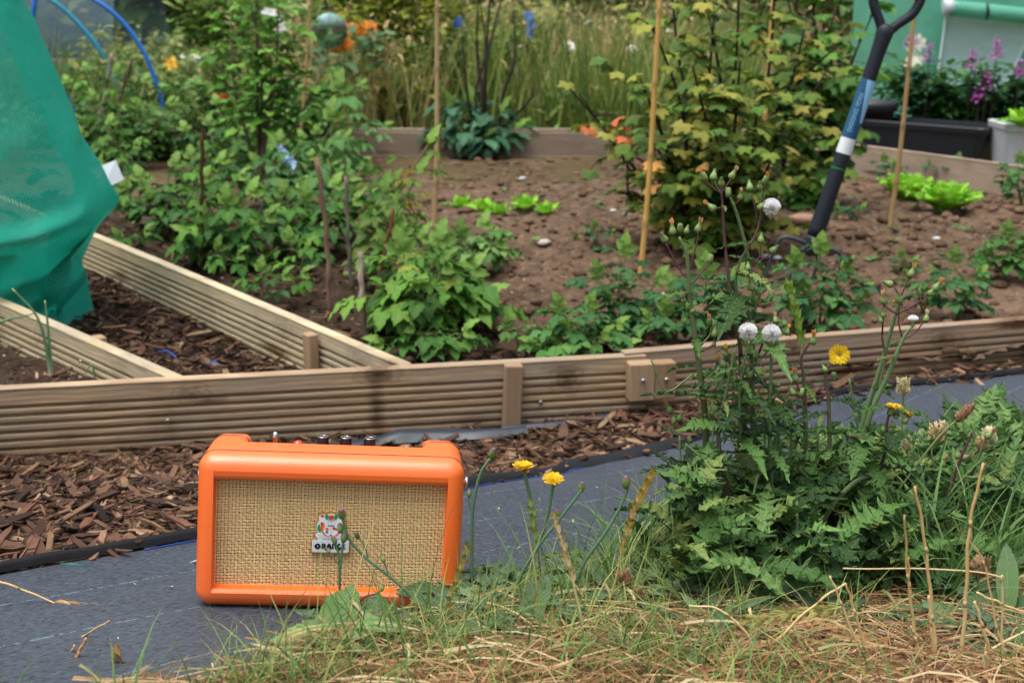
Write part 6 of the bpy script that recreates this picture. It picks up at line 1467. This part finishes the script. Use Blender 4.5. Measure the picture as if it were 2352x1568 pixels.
st([(1700, 1010), (1700, 880), (1720, 790)], 1.30, .002, .0012)
st([(1790, 1350), (1775, 1150), (1768, 1000), (1770, 880), (1772, 785)], 1.31, .0032, .0014)
st([(1860, 1360), (1852, 1150), (1850, 950), (1845, 860), (1841, 820), (1868, 775)], 1.36, .003, .0012, GS, PS)
st([(1640, 1350), (1620, 1150), (1612, 1060), (1575, 1020)], 1.28, .003, .0012)
st([(1950, 1350), (1910, 1150), (1905, 1000), (1903, 923), (1896, 857), (1906, 838)], 1.33, .003, .0013, GS, PS, 30)
st([(1728, 850), (1760, 770), (1785, 740)], 1.36, .0014, .0009, PS, PS, 4)
st([(1580, 640), (1562, 620), (1530, 560)], 1.33, .0009, .0007, PS, PS, 0)
st([(1578, 640), (1600, 560), (1604, 530)], 1.33, .0009, .0007, PS, PS, 0)
st([(1583, 660), (1625, 610), (1631, 598)], 1.33, .0009, .0006, PS, PS, 0)
for q in ([(1656, 445), (1630, 425), (1622, 415)], [(1656, 445), (1645, 425), (1640, 412)], [(1660, 440), (1672, 422), (1682, 408)], [(1672, 450), (1665, 436)], [(1668, 475), (1650, 478), (1640, 478)], [(1692, 470), (1700, 455)],
          [(1740, 520), (1735, 480), (1724, 445)], [(1752, 440), (1758, 415)], [(1732, 600), (1745, 590), (1748, 560)], [(1732, 606), (1760, 590), (1772, 578)], [(1722, 640), (1718, 620)], [(1730, 690), (1742, 680), (1748, 658)], [(1728, 700), (1725, 668)]):
    stem(S, q, 1.355, .0009, .0007, PS if random.random() < .6 else GS, None, 0, 8)
for q in ([(1690, 850), (1672, 830), (1660, 830)], [(1690, 880), (1684, 830)], [(1700, 900), (1705, 860)], [(1710, 900), (1722, 870)], [(1601, 800), (1630, 770), (1632, 745)], [(1604, 810), (1640, 790), (1641, 770)], [(1706, 760), (1686, 740), (1685, 725)], [(1728, 840), (1760, 810), (1790, 760)], [(1768, 900), (1720, 830), (1712, 800)], [(1850, 930), (1830, 880), (1826, 860)], [(1612, 1000), (1560, 960), (1540, 950)], [(1590, 860), (1530, 900), (1500, 835), (1494, 830)]):
    stem(S, q, 1.33, .0012, .0008, PS if random.random() < .5 else GS, None, 0, 10)
bl = [(1618, 407, -.5, -1, 1, OR_), (1639, 405, .2, -1, 1, None), (1657, 420, 0, -1, .9, None), (1682, 403, .6, -1, .95, RB), (1673, 443, 0, -1, 1, None), (1636, 477, -.9, -.7, 1, OR_), (1722, 430, -.1, -1, 1, None), (1745, 428, 0, -1, .8, None), (1757, 415, .5, -1, 1, OR_), (1747, 475, .7, -.7, .9, None), (1700, 452, .1, -1, .8, RB),
      (1545, 530, -.1, -1, 1.05, OR_), (1562, 525, 0, -1, 1, None), (1604, 524, .3, -1, 1, OR_), (1526, 548, -.5, -1, 1, None), (1577, 530, .3, -1, .8, None), (1631, 596, .3, -1, 1, None), (1748, 550, .1, -1, .95, None), (1776, 574, .8, -.7, .95, None), (1718, 614, 0, -1, .8, None), (1750, 650, .9, -.5, .9, RB), (1725, 658, -.1, -1, 1, None), (1736, 665, .1, .3, .8, OR_), (1685, 724, 0, -1, 1, None),
      (1728, 746, 0, -1, .9, None), (1801, 742, -.2, -1, .85, None), (1807, 762, .4, -1, .8, YE), (1781, 735, -.1, -1, .8, RB), (1630, 740, 0, -1, .95, RB), (1641, 765, .2, -1, 1, None), (1590, 712, -.1, -1, .9, None), (1571, 735, -.3, -1, .9, None), (1580, 705, .1, -1, .9, None), (1570, 690, -.2, -1, .7, RB), (1660, 835, -.7, -.9, 1, OR_), (1667, 812, 0, -1, .9, YE), (1684, 832, 0, -1, 1.05, OR_), (1706, 848, .1, -1, 1.1, RB), (1688, 868, .1, -1, .9, None), (1722, 860, .7, -.7, .95, None), (1676, 858, .3, -1, .9, None), (1868, 782, .1, -1, 1, OR_), (1826, 868, 0, -1, 1, OR_), (1820, 900, -.4, -1, 1, None), (1840, 902, .3, -1, 1, None), (1786, 882, .2, -1, .8, None), (1782, 898, -.6, -1, .8, None),
      (1538, 940, -.5, -1, 1, OR_), (1548, 966, .1, -1, .9, None), (1560, 960, .6, -1, .85, None), (1895, 848, -.6, -1, .8, None), (1915, 862, 0, 1, .8, None), (1585, 1010, -.3, -1, .8, None), (1640, 790, 0, -1, .6, None)]
for i_, (x, y, dx, dy, s, tp) in enumerate(bl): budm(root, x, y, 1.345 if y < 700 else 1.33, dx, dy, s, tp, 'flask' if i_ % 4 else 'drum')
puff(root, 1772, 476, 1.345, .88); puff(root, 1718, 762, 1.30, .9); puff(root, 1772, 766, 1.31, .92)
flower(root, 1928, 815, 1.32, .25, -.35, .78, 1.6, under=None)
for i_, P in enumerate(stems_[:10]):
    if len(P) > 30:
        tleaves(S, L, P, 9, .08, .02, .42); tleaves(S, L, P, 4, .05, .45, .72, NARROW, droop=.5)
        if i_ < 4: tleaves(S, L, P, 2, .03, .72, .95, NARROW, droop=.3)
for (a, b_, k_) in (((1600, 1380), (1545, 1190), 7), ((1640, 1380), (1580, 1160), 9), ((1700, 1390), (1660, 1120), 10), ((1780, 1390), (1800, 1130), 11), ((1580, 1350), (1520, 1230), 6), ((1720, 1390), (1740, 1090), 10), ((1650, 1390), (1610, 1110), 8), ((1820, 1390), (1845, 1160), 10), ((1590, 1370), (1540, 1200), 8)):
    P = stem(S, [a, ((a[0]+b_[0])/2+random.uniform(-20, 20), (a[1]+b_[1])/2), b_], GP(*a)[1]+random.uniform(-.05, .1), .003, .0014, GS, GS, .05, 24); tleaves(S, L, P, int(k_*1.25), .0564, .05, 1.0)
for (a, b_, k_) in (((1600, 1330), (1560, 1000), 11), ((1640, 1330), (1640, 960), 12), ((1700, 1330), (1690, 940), 12), ((1760, 1330), (1750, 930), 12), ((1800, 1330), (1820, 960), 11), ((1840, 1330), (1880, 980), 11), ((1560, 1330), (1530, 1060), 8)):
    P = stem(S, [a, ((a[0]+b_[0])/2+random.uniform(-15, 15), (a[1]+b_[1])/2), b_], GP(*a)[1]+random.uniform(-.03, .08), .0028, .0012, GS, GS, .03, 24, 10); tleaves(S, L, P, int(k_*.8), .042, .35, 1.0, SOW+NARROW, up=.7)
tleaves(S, L, px([(1768, 960), (1760, 900)], 1.3), 2, .07, 0, 1, NARROW)
finish(root, S, L, m_hs, LMS)
root, S, L, p0 = thistle('sow thistle with long bare stems leaning right, in front of the weed fabric', (1960, 1390)); stems_ = []
st([(1930, 1370), (1950, 1180), (1975, 1000), (2020, 850), (2052, 740), (2065, 690)], 1.38, .0046, .0014)
st([(1940, 1370), (1965, 1150), (1990, 980), (2040, 860), (2075, 777), (2092, 752)], 1.34, .0044, .0014)
st([(2020, 890), (2032, 820), (2025, 770)], 1.37, .0016, .0011, GS, PS)
for q in ([(2062, 722), (2035, 705), (2030, 695)], [(2063, 720), (2090, 705), (2118, 688)], [(2066, 690), (2080, 655), (2092, 630)], [(2066, 680), (2052, 655)], [(2118, 688), (2118, 665)], [(2118, 688), (2140, 665), (2150, 655)], [(2072, 775), (2064, 740), (2066, 700)], [(2075, 778), (2100, 765), (2125, 735)], [(2026, 770), (2030, 700)]): stem(S, q, 1.37, .0011, .0007, PS, None, 0, 8)
st([(2030, 1400), (1998, 1240), (1990, 1100), (1975, 1000), (1950, 870)], 1.42, .003, .0012)
st([(1950, 1000), (1990, 1010), (2000, 1020), (1985, 1075)], 1.3, .0028, .0022, BR, BR)
st([(1830, 1330), (1900, 1180), (1960, 1110), (2002, 1090)], 1.28, .0034, .0024, BR, GS)
st([(2000, 1100), (2030, 1050), (2040, 960), (2060, 930)], 1.30, .002, .001, PS, PS, 10)
for x, y, dx, dy, s, tp in ((2030, 690, 0, -1, 1, RB), (2030, 722, .2, -1, .8, None), (2022, 735, -.5, -1, .7, None), (2065, 686, 0, -1, 1.1, None), (2093, 628, .4, -1, 1.05, OR_), (2042, 652, -.8, -.3, 1, None), (2120, 660, 0, -1, .75, None), (2138, 672, .7, -.8, .9, None), (2150, 660, .7, -.9, 1.1, OR_), (2053, 700, 0, -1, .5, YE), (2127, 732, .2, -1, .95, RB), (2045, 945, .2, -1, .9, None), (2058, 955, 0, -1, .7, None), (2080, 965, .6, -.6, .9, OR_), (2028, 985, 0, -1, .7, None), (2050, 975, 0, -1, .6, None)): budm(root, x, y, 1.37 if y < 800 else 1.3, dx, dy, s, tp)
flower(root, 2053, 936, 1.3, .2, -.9, .65, 0, under=None); flower(root, 2084, 952, 1.3, .6, -.6, .5, 0, under=None)
puff(root, 2097, 737, 1.345, .6, True)
for P in stems_[:2]: tleaves(S, L, P, 13, .09, .02, .4); tleaves(S, L, P, 3, .04, .42, .7, NARROW)
for P in stems_[3:]: tleaves(S, L, P, 6, .075, .05, .9)
for (a, b_, k_) in (((1900, 1400), (1880, 1190), 10), ((1950, 1410), (1970, 1230), 11), ((2040, 1410), (2060, 1260), 11), ((1870, 1410), (1830, 1150), 11), ((2100, 1400), (2130, 1270), 10), ((2000, 1420), (2010, 1250), 11), ((1990, 1400), (1930, 1220), 9)):
    P = stem(S, [a, ((a[0]+b_[0])/2+random.uniform(-20, 20), (a[1]+b_[1])/2), b_], GP(*a)[1]+random.uniform(-.05, .1), .003, .0014, GS, GS, .05, 24); tleaves(S, L, P, int(k_*1.0), .05, .05, 1.0, SOW+NARROW, droop=.05, up=random.uniform(.3, 1.2))
finish(root, S, L, m_hs, LMS)
root, S, L, p0 = thistle('lower bushy sow thistle at the right with few orange tipped buds', (2190, 1380)); stems_ = []
st([(2150, 1350), (2170, 1180), (2200, 1070), (2235, 990)], 1.40, .0034, .0012, PS, PS)
st([(2175, 1230), (2230, 1100), (2265, 1000)], 1.42, .002, .0012, PS, GS)
for x, y, dx, dy, s, tp in ((2271, 1000, .8, -.7, 1, RB), (2200, 1045, 0, -1, 1, None), (2215, 1050, .9, -.3, 1, RB), (2167, 1065, .4, -1, .9, RB), (2237, 1018, 0, -1, .9, None), (2210, 1065, .6, .2, .7, None)): budm(root, x, y, 1.41, dx, dy, s, tp)
for (a, b_, k_) in (((2150, 1400), (2160, 1260), 11), ((2220, 1390), (2240, 1260), 10), ((2260, 1350), (2300, 1290), 6), ((2130, 1420), (2110, 1270), 10), ((2190, 1400), (2210, 1240), 9), ((2240, 1400), (2190, 1260), 9)):
    P = stem(S, [a, ((a[0]+b_[0])/2+random.uniform(-20, 20), (a[1]+b_[1])/2), b_], GP(*a)[1]+random.uniform(-.02, .1), .003, .0014, GS, GS, .05, 24); tleaves(S, L, P, int(k_*1.0), .05, .05, 1.0, SOW+NARROW, droop=.05, up=random.uniform(.3, 1.2))
finish(root, S, L, m_hs, LMS)
mb = MB(); k = 620; X = .16+.62*rng.random(k); Y = mY(X)-.17+.17*rng.random(k); a = rng.random(k)*6.28
put(mb, SOW, np.c_[X, Y, zg(X, Y)+.01+.12*rng.random(k)], np.c_[np.cos(a), np.sin(a), .2+1.6*rng.random(k)], np.tile([0, -.2, 1.], (k, 1)), .035+.045*rng.random(k), cols(k, GR_S))
k = 520; X = .24+.42*rng.random(k); Y = mY(X)-.36+.3*rng.random(k); a = rng.random(k)*6.28; ok = (Y > 1.0-.1*rng.random(k)+.22*(X < .36)) & (vnoise(X*9, Y*9) > .3); X, Y, a = X[ok], Y[ok], a[ok]; k = len(X)
put(mb, SOW, np.c_[X, Y, zg(X, Y)+.01+.1*rng.random(k)*sstep(1.0, 1.3, Y)], np.c_[np.cos(a), np.sin(a), .2+1.5*rng.random(k)], np.tile([0, -.2, 1.], (k, 1)), .035+.045*rng.random(k), cols(k, GR_S))
tag(mb.build('thistle_undergrowth', LMS), 'tangle of low toothed thistle leaves at the foot of the stems', kind='stuff')

# ---------------------------------------------------------------- hawkbits by the speaker
m_hairy = leafmat('leaf_hairy', lin(120, 142, 100), .4, .15, .75, .08, .3, .2)
HL = ((86, 112, 66), (74, 100, 58), (98, 122, 74), (64, 90, 50))
def hawk(label, base, k, size, grp='hawkbit plants at the turf edge', Ts=None, up=.5, name='hawkbit', cat='wild flower', pal_=HL):
    p = GP(*base); p[2] += .012; root = thing(name, label, cat, p, grp); L = MB(); a = np.arange(k)*2.4+random.random()*6
    put(L, Ts or ROS, np.tile(p, (k, 1))+.01*rng.random((k, 3)), np.c_[np.cos(a), np.sin(a), up*(.4+rng.random(k))], np.tile([0, 0, 1.], (k, 1)), size*1.15*(.7+.5*rng.random(k)), cols(k, pal_)); L.build('rosette_leaves', m_hairy, root); return root, MB()
ROS = [lobed(k+50, 4, .15, 1.5) for k in range(4)]+[leaf_T(1, lance(.17), 9, .3, .3, .12, k, wav=.3) for k in range(2)]
HC = lin(96, 130, 96)
r_, S = hawk('hawkbit with two yellow flowers right of the speaker', (1190, 1420), 9, .07)
stem(S, [(1249, 1400), (1240, 1317), (1232, 1242), (1221, 1156), (1208, 1100), (1203, 1078)], 1.2, .0016, .0019, HC); stem(S, [(1174, 1417), (1189, 1340), (1204, 1306), (1234, 1254), (1256, 1190), (1268, 1126), (1271, 1110)], 1.17, .0019, .0016, HC)
flower(r_, 1202, 1072, 1.2, 0, -1, .76, 0); flower(r_, 1271, 1102, 1.17, 0, -1, .72, .05); S.build('stem', m_hs, r_)
r_, S = hawk('hawkbit with three closed buds on spreading stems right of the speaker', (1240, 1405), 7, .07)
stem(S, [(1190, 1340), (1204, 1306), (1245, 1242), (1283, 1194), (1328, 1136), (1335, 1124)], 1.16, .0019, .0012, HC); stem(S, [(1196, 1430), (1264, 1385), (1320, 1336), (1346, 1284), (1388, 1227), (1421, 1171), (1441, 1126), (1439, 1114)], 1.17, .0021, .0013, HC); stem(S, [(1300, 1200), (1320, 1205), (1345, 1260)], 1.16, .0008, .0006, HC)
for x, y, dx, s in ((1336, 1119, .1, 1), (1438, 1109, 0, 1.2), (1281, 1181, -.3, .9)): budm(r_, x, y, 1.165, dx, -1, s, None, 'oval')
S.build('stem', m_hs, r_)
r_, S = hawk('hawkbit with one tall closed bud rising beside the speaker corner', (1100, 1440), 6, .05)
stem(S, [(1084, 1385), (1084, 1250), (1086, 1167), (1103, 1089), (1128, 1050)], 1.19, .0019, .0014, HC); stem(S, [(1085, 1180), (1076, 1150), (1078, 1138)], 1.19, .0007, .0006, HC)
budm(r_, 1131, 1042, 1.19, .3, -1, 1.1, None, 'oval'); budm(r_, 1078, 1133, 1.19, 0, -1, .7, None, 'oval'); S.build('stem', m_hs, r_)
r_, S = hawk('hawkbit whose budded stems cross in front of the speaker badge', (1040, 1470), 6, .05); HY = 1.115
stem(S, [(1035, 1440), (975, 1398), (937, 1360), (896, 1323), (849, 1288), (811, 1250), (793, 1214), (787, 1190)], HY, .0018, .0012, HC); stem(S, [(846, 1279), (835, 1250), (822, 1234)], HY, .0008, .0007, HC); stem(S, [(893, 1320), (886, 1300), (881, 1290)], HY, .0008, .0007, HC)
for x, y, dx, s in ((785, 1181, -.1, 1.15), (820, 1230, -.3, .75), (880, 1284, -.2, .65)): budm(r_, x, y, HY, dx, -1, s, None, 'oval')
S.build('stem', m_hs, r_)
r_, S = hawk('hawkbit with an upright budded stem before the middle of the speaker', (785, 1500), 6, .045)
stem(S, [(786, 1460), (784, 1419), (781, 1372), (780, 1323), (785, 1270), (788, 1244)], HY, .0016, .0011, HC); stem(S, [(780, 1325), (777, 1270), (770, 1245)], HY, .0009, .0007, HC); stem(S, [(780, 1300), (764, 1276), (756, 1268)], HY, .0006, .0005, HC); stem(S, [(803, 1440), (815, 1400), (835, 1372), (865, 1362), (877, 1354)], HY, .0011, .0009, PS)
for x, y, dx, s in ((781, 1214, -.1, .85), (790, 1235, .1, .95), (768, 1241, -.4, .75), (755, 1265, -.2, .5), (878, 1350, .2, .6)): budm(r_, x, y, HY, dx, -1, s, None, 'oval')
S.build('stem', m_hs, r_)
r_, S = hawk('hawkbit with a low half open yellow flower on the dry straw', (1310, 1500), 6, .05)
stem(S, [(1309, 1480), (1384, 1512), (1412, 1535), (1419, 1520), (1412, 1508)], 1.06, .0014, .0013, HC); flower(r_, 1407, 1496, 1.06, .05, -1, .9, 0, under=((236, 190, 60), (150, 120, 60))); S.build('stem', m_hs, r_)
hawk('rosette of broad dull leaves in front of the speaker middle', (850, 1490), 6, .04, Ts=[leaf_T(1, ovate(.3), 9, .15, .3, .1, 5, wav=.3)]+ROS[:1], up=.4, name='weed_rosette', cat='weed', grp='leaf rosettes in the turf')
hawk('grey hairy crinkled rosette right of the speaker foot', (1130, 1440), 11, .08, up=.4, name='weed_rosette', cat='weed', grp='leaf rosettes in the turf')
hawk('small rounded rosette at the bottom below the speaker', (760, 1520), 8, .055, Ts=OVAL, name='weed_rosette', cat='weed', grp='leaf rosettes in the turf', pal_=((110, 140, 76), (92, 122, 64)))
PL = [leaf_T(1, lance(.09), 11, .35, .35, 0, k, wav=.1) for k in range(3)]
for lb, bs, k_, sz in (('plantain rosette of long narrow leaves left of the thistle foot', (1480, 1380), 12, .10), ('plantain tuft of ribbed leaves below the thistle', (1700, 1440), 10, .09), ('dark plantain rosette near the bottom right corner', (2300, 1480), 10, .09), ('plantain tuft among the straw below the middle thistle', (1900, 1480), 8, .07), ('plantain tuft in the straw left of the tall dry stalks', (1600, 1500), 8, .06), ('wide plantain tuft under the right side thistle', (2260, 1390), 12, .08)):
    hawk(lb, bs, k_, sz, Ts=PL+ROS[:2], name='plantain', cat='weed', grp='plantain rosettes in the turf', up=.6, pal_=((74, 102, 52), (62, 90, 46), (88, 114, 60)))
for q_, (lb, bs, k_, sz) in enumerate((('dark crinkled rosette at the right foot of the speaker', (1050, 1510), 10, .06), ('toothed rosette between the hawkbits and the thistle', (1400, 1430), 11, .075), ('spreading toothed rosette in the middle of the bottom grass', (1200, 1500), 10, .07), ('small toothed rosette below the badge in the grass', (900, 1520), 9, .055), ('dark toothed rosette left of the rye ears', (1290, 1450), 10, .065), ('broad toothed rosette at the bottom beside the bent green ear', (1650, 1550), 9, .06), ('dull toothed rosette low between the tall dry stalks', (2180, 1520), 10, .07), ('toothed rosette at the far bottom right', (2330, 1550), 9, .07))): hawk(lb, bs, k_, sz, name='weed_rosette', cat='weed', grp='leaf rosettes in the turf', up=.5)
# plantain and clover heads on thin stalks
m_seed = colmat('brown_seed', .8, .2, 0, .7, 400, .5)
def headed(label, pts, Y, s, L_, col_, grp='ribwort plantain seed heads', name='plantain_stalk'):
    P = px(pts, Y); root = thing(name, label, 'seed stalk', P[0], grp); S = MB(); C_ = curve(P, 16) if len(P) > 2 else P; tube(S, C_, [.0012]*len(C_), 6, lin(130, 146, 92)); S.build('stalk', m_hs, root)
    d = unit(P[-1]-P[-2]); mb = MB(); n = 14; prof = [(t_*L_-.3*L_, s*math.sin(math.pi*min(.97, .06+t_*.9))**.6*(1+.12*(i % 2))) for i, t_ in enumerate(np.linspace(0, 1, n))]
    lathe(mb, P[-1], d, prof, 12, lin(*col_), ridge=.12); kk = 120; a = rng.random(kk)*6.28; t_ = rng.random(kk); X_ = unit(np.cross(d, [0, 1, .1])); Z_ = np.cross(X_, d); rad = np.cos(a)[:, None]*X_+np.sin(a)[:, None]*Z_
    put(mb, LANCE, P[-1]+d*((t_*.9-.28)*L_)[:, None]+rad*s*.8, rad+d*.8, np.tile([0, -1, .1], (kk, 1)), s*(.5+.4*rng.random(kk)), cols(kk, (col_, tuple(min(255, c_+30) for c_ in col_)))); mb.build('seed_head', m_seed, root)
headed('long brown plantain head pointing right over the weed fabric', [(2060, 1130), (2148, 1013), (2208, 955)], 1.4, .0045, .028, (150, 112, 80))
headed('pale fluffy plantain head standing upright above the yellow buds', [(2070, 1010), (2074, 950), (2075, 895)], 1.38, .0055, .02, (200, 186, 140))
headed('round tan plantain head bending left near the right edge', [(2150, 1075), (2140, 1040), (2150, 1000)], 1.42, .007, .02, (196, 172, 124))
headed('small pale plantain head beside the round tan one', [(2155, 1060), (2172, 1010), (2168, 985)], 1.43, .004, .014, (206, 196, 160))
headed('whitish flowering plantain head left of the tan one', [(2095, 1080), (2085, 1050), (2083, 1025)], 1.4, .0045, .018, (190, 184, 130))
headed('tan plantain head at the right near the orange tipped buds', [(2230, 1110), (2250, 1060), (2255, 1025)], 1.45, .006, .018, (176, 146, 106))
headed('pale plantain head at the far right over the fabric', [(2290, 1120), (2285, 1050), (2275, 1005)], 1.45, .0055, .018, (206, 196, 150))
headed('brown round plantain head low beside the dry stalks', [(2240, 1420), (2246, 1350), (2248, 1310)], 1.2, .008, .02, (150, 116, 84))
headed('brown plantain head above the straw right of the hawkbits', [(1470, 1410), (1450, 1360), (1440, 1338)], 1.15, .0055, .018, (140, 108, 76))
headed('ragged brown plantain head near the foot of the rye ears', [(1500, 1440), (1482, 1400), (1470, 1372)], 1.15, .005, .016, (150, 120, 84))

# ---------------------------------------------------------------- ears and dry stalks
m_stalk = colmat('stalk_straw', .5, .35, 0, .1, 120, .2)
def ear(label, pts, Y, r0, c1, c2, e0=None, esz=.0085, grp='dry grass stalks before the thistle', name='grass_stalk', dY=0.0, sp=13, ecol=((200, 184, 120), (180, 170, 100)), thick=1):
    P = px(pts, Y, dY); C_ = curve(P, 34) if len(P) > 2 else np.array([P[0]+(P[1]-P[0])*t_ for t_ in np.linspace(0, 1, 12)])
    root = thing(name, label, 'grass stalk', C_[0], grp); S = MB(); t_ = np.linspace(0, 1, len(C_))[:, None]
    C_ = C_+.0005*np.c_[np.sin(t_[:, 0]*31), 0*t_[:, 0], np.cos(t_[:, 0]*23)]
    r0 = r0*.78; tube(S, C_, np.linspace(r0, r0*.6, len(C_)), 6, np.array(c1)*(1-t_)+np.array(c2)*t_)
    for q in (.35, .7):
        i = int(q*(len(C_)-1)); tube(S, [C_[i]-.003*unit(C_[i+1]-C_[i]), C_[i]+.003*unit(C_[i+1]-C_[i])], [r0*(1-.4*q)*1.15]*2, 6, np.array(c1)*.7)
    S.build('stalk', m_stalk, root)
    if e0 is not None:
        i0 = int(e0*(len(C_)-1)); seg = C_[i0:]; n = sp; t2 = np.linspace(0, 1, n)*(len(seg)-1.01); ii = t2.astype(int); base = seg[ii]+(seg[ii+1]-seg[ii])*(t2-ii)[:, None]; tg = unit(seg[ii+1]-seg[ii]); sd = unit(np.cross(tg, [0, 1, .01])); sg = np.where(np.arange(n) % 2, 1, -1)[:, None]; mb = MB()
        for kx in range(3):
            put(mb, LANCE, base+sd*sg*.0006*thick, tg+sd*sg*(.14+.1*kx)+.08*rng.random((n, 3)), np.cross(sd, tg)+.4*(rng.random((n, 3))-.5), esz*thick*(.8+.35*rng.random(n)), cols(n, ecol))
        mb.build('seed_ear', m_stalk, root)
TN = lin(232, 206, 150); TG = lin(166, 176, 104); TB = lin(214, 172, 116)
ear('long golden rye ear rising between hawkbits and thistle', [(1328, 1590), (1343, 1524), (1384, 1430), (1421, 1299), (1444, 1205), (1470, 1140), (1497, 1089)], 1.08, .0014, lin(190, 176, 110), lin(200, 170, 90), .55, sp=24, ecol=((206, 176, 90), (190, 170, 84)))
ear('pale bleached stalk curving up right of the two yellow flowers', [(1340, 1590), (1340, 1520), (1339, 1449), (1317, 1336), (1298, 1272), (1275, 1190)], 1.04, .0018, lin(214, 200, 150), TN, .62, sp=16, ecol=((216, 200, 150),))
ear('green ear climbing along the right corner of the speaker', [(1024, 1590), (1022, 1449), (1035, 1377), (1054, 1317), (1073, 1257)], 1.05, .0013, TG, lin(190, 170, 90), .4, sp=20, ecol=((160, 168, 92), (190, 176, 100)))
ear('green rye ear standing below the left yellow flower', [(1246, 1400), (1236, 1300), (1226, 1220), (1220, 1160)], 1.16, .001, TG, TG, .6, sp=14, ecol=((150, 176, 96), (170, 186, 110)))
ear('tall green grass ear in front of the board between thistle stems', [(1846, 1000), (1843, 860), (1838, 780), (1826, 710), (1814, 660)], 1.37, .0013, TG, TG, .45, .013, sp=22, ecol=((150, 186, 84), (166, 196, 96)))
ear('stout dry ear lying over the fabric at the left edge', [(-60, 1315), (0, 1336), (60, 1356), (110, 1378), (150, 1392), (202, 1398)], 1.16, .0016, TB, TN, .66, .014, sp=16, ecol=((206, 172, 120), (186, 146, 96)), thick=1.3, grp=None)
ear('long greenish stalk slanting up from the bottom left corner', [(-30, 1580), (60, 1525), (140, 1485), (217, 1445), (252, 1424)], 1.06, .0016, lin(150, 150, 84), TB)
ear('pale stalk lying almost flat along the bottom left', [(120, 1529), (262, 1518), (412, 1524), (562, 1546), (640, 1560)], 1.03, .0014, TN, TN, .0, .009, sp=18, ecol=((210, 196, 150),))
ear('thin bleached stalk lying flat above the lower one', [(330, 1499), (450, 1494), (581, 1501)], 1.05, .0013, TN, TN)
ear('orange brown dead blade standing in the bottom left corner', [(145, 1585), (170, 1520), (199, 1464)], 1.01, .0026, TB, lin(206, 140, 84))
ear('dull brown dead blade just left of the orange brown one', [(150, 1560), (160, 1510), (172, 1480)], 1.02, .002, lin(150, 110, 84), TB)
ear('twisted tan ear low at the bottom left', [(248, 1590), (266, 1550), (270, 1515)], 1.0, .0016, TN, TN, .1, .014, sp=10, ecol=((206, 180, 124),), thick=1.2)
ear('plump tan ear lying in the grass under the speaker', [(420, 1580), (540, 1545), (610, 1530), (690, 1512)], 1.02, .0013, TG, TN, .45, .014, sp=16, ecol=((200, 178, 120), (180, 166, 100)), thick=1.3)
D = [('tallest dry stalk at the right, reaching up across the thistle', [(2204, 1590), (2213, 1449), (2219, 1355), (2224, 1242), (2236, 1160), (2260, 1062)], .0024, TN, TB),
     ('second tallest dry stalk, its tip just above the thistle middle', [(2151, 1590), (2146, 1467), (2134, 1336), (2123, 1235), (2102, 1115)], .0023, TN, TB),
     ('straight dry stalk just left of the second tallest', [(2125, 1590), (2104, 1467), (2086, 1336), (2078, 1181)], .002, TN, lin(170, 150, 90)),
     ('short dry stalk close beside the straight one', [(2118, 1590), (2100, 1450), (2090, 1350), (2087, 1278)], .0016, TN, TB),
     ('horizontal dry stalk bent down at its right end', [(2303, 1590), (2302, 1450), (2301, 1330), (2296, 1325), (2224, 1310), (2093, 1306), (1937, 1304)], .0013, TN, lin(214, 190, 140)),
     ('reddish dry stalk leaning left near the right edge', [(2298, 1590), (2265, 1467), (2239, 1379)], .0026, TB, TN),
     ('thick short dry stalk below the second tallest', [(2158, 1590), (2142, 1467), (2134, 1366)], .0024, TB, TN),
     ('dry stalk with a broken top left of the horizontal one', [(2003, 1590), (1977, 1505), (1935, 1392), (1907, 1321)], .0018, TN, TN),
     ('dry stalk peaking where the broken stalks meet', [(2010, 1590), (2003, 1542), (1965, 1411), (1943, 1338)], .002, TN, TB),
     ('dry stalk slanting down left from the broken peak', [(1770, 1490), (1778, 1475), (1875, 1385), (1943, 1338)], .0018, TB, TN),
     ('dry stalk slanting up to the bottom right edge', [(2150, 1590), (2205, 1535), (2352, 1449), (2420, 1410)], .0018, TN, TN),
     ('dry stalk slanting down towards the right edge', [(2243, 1361), (2300, 1385), (2352, 1407), (2430, 1440)], .0014, TN, TB),
     ('arching dry stalk at the left of the thistle foot', [(1785, 1590), (1740, 1500), (1710, 1449), (1654, 1400), (1583, 1389)], .0016, TN, TN),
     ('bent dry straw leaning right below the arching one', [(1700, 1590), (1735, 1520), (1759, 1475), (1800, 1560)], .0018, TN, TB),
     ('nearly flat pale straw below the broken peak', [(1740, 1575), (1800, 1550), (1890, 1530), (1962, 1512)], .0014, TN, TN),
     ('thin dry straw bowing out right of the tallest stalk', [(2330, 1590), (2290, 1440), (2262, 1300), (2228, 1240)], .0014, TN, TB)]
for lb, pts, r_0, c1_, c2_ in D: ear(lb, pts, 1.03, r_0, c1_, c2_)
ear('bent green ear pointing left under the thistle', [(1988, 1590), (1950, 1449), (1931, 1398), (1924, 1396), (1830, 1407), (1729, 1422)], 1.05, .0013, TG, TG, .6, .014, sp=14, ecol=((170, 172, 90), (200, 186, 120)))
# broken pale crumbs scattered on the fabric
mb = MB(); k = 170; X = -.6+1.7*rng.random(k); Y = 1.0+1.5*rng.random(k); ok = (Y < eY(X)-.03) & (Y > mY(X)); X, Y = X[ok], Y[ok]; k = len(X)
a = rng.random(k)*6.28; put(mb, LANCE, np.c_[X, Y, fab_z(X, Y)+.003], np.c_[np.cos(a), np.sin(a), 0*a], np.tile([0, 0, 1.], (k, 1)), .003+.008*rng.random(k)**2, cols(k, ((200, 190, 160), (120, 96, 72), (60, 48, 40), (176, 160, 120))))
tag(mb.build('seed_litter', m_str), 'tiny pale husks and crumbs scattered on the weed fabric', kind='stuff')
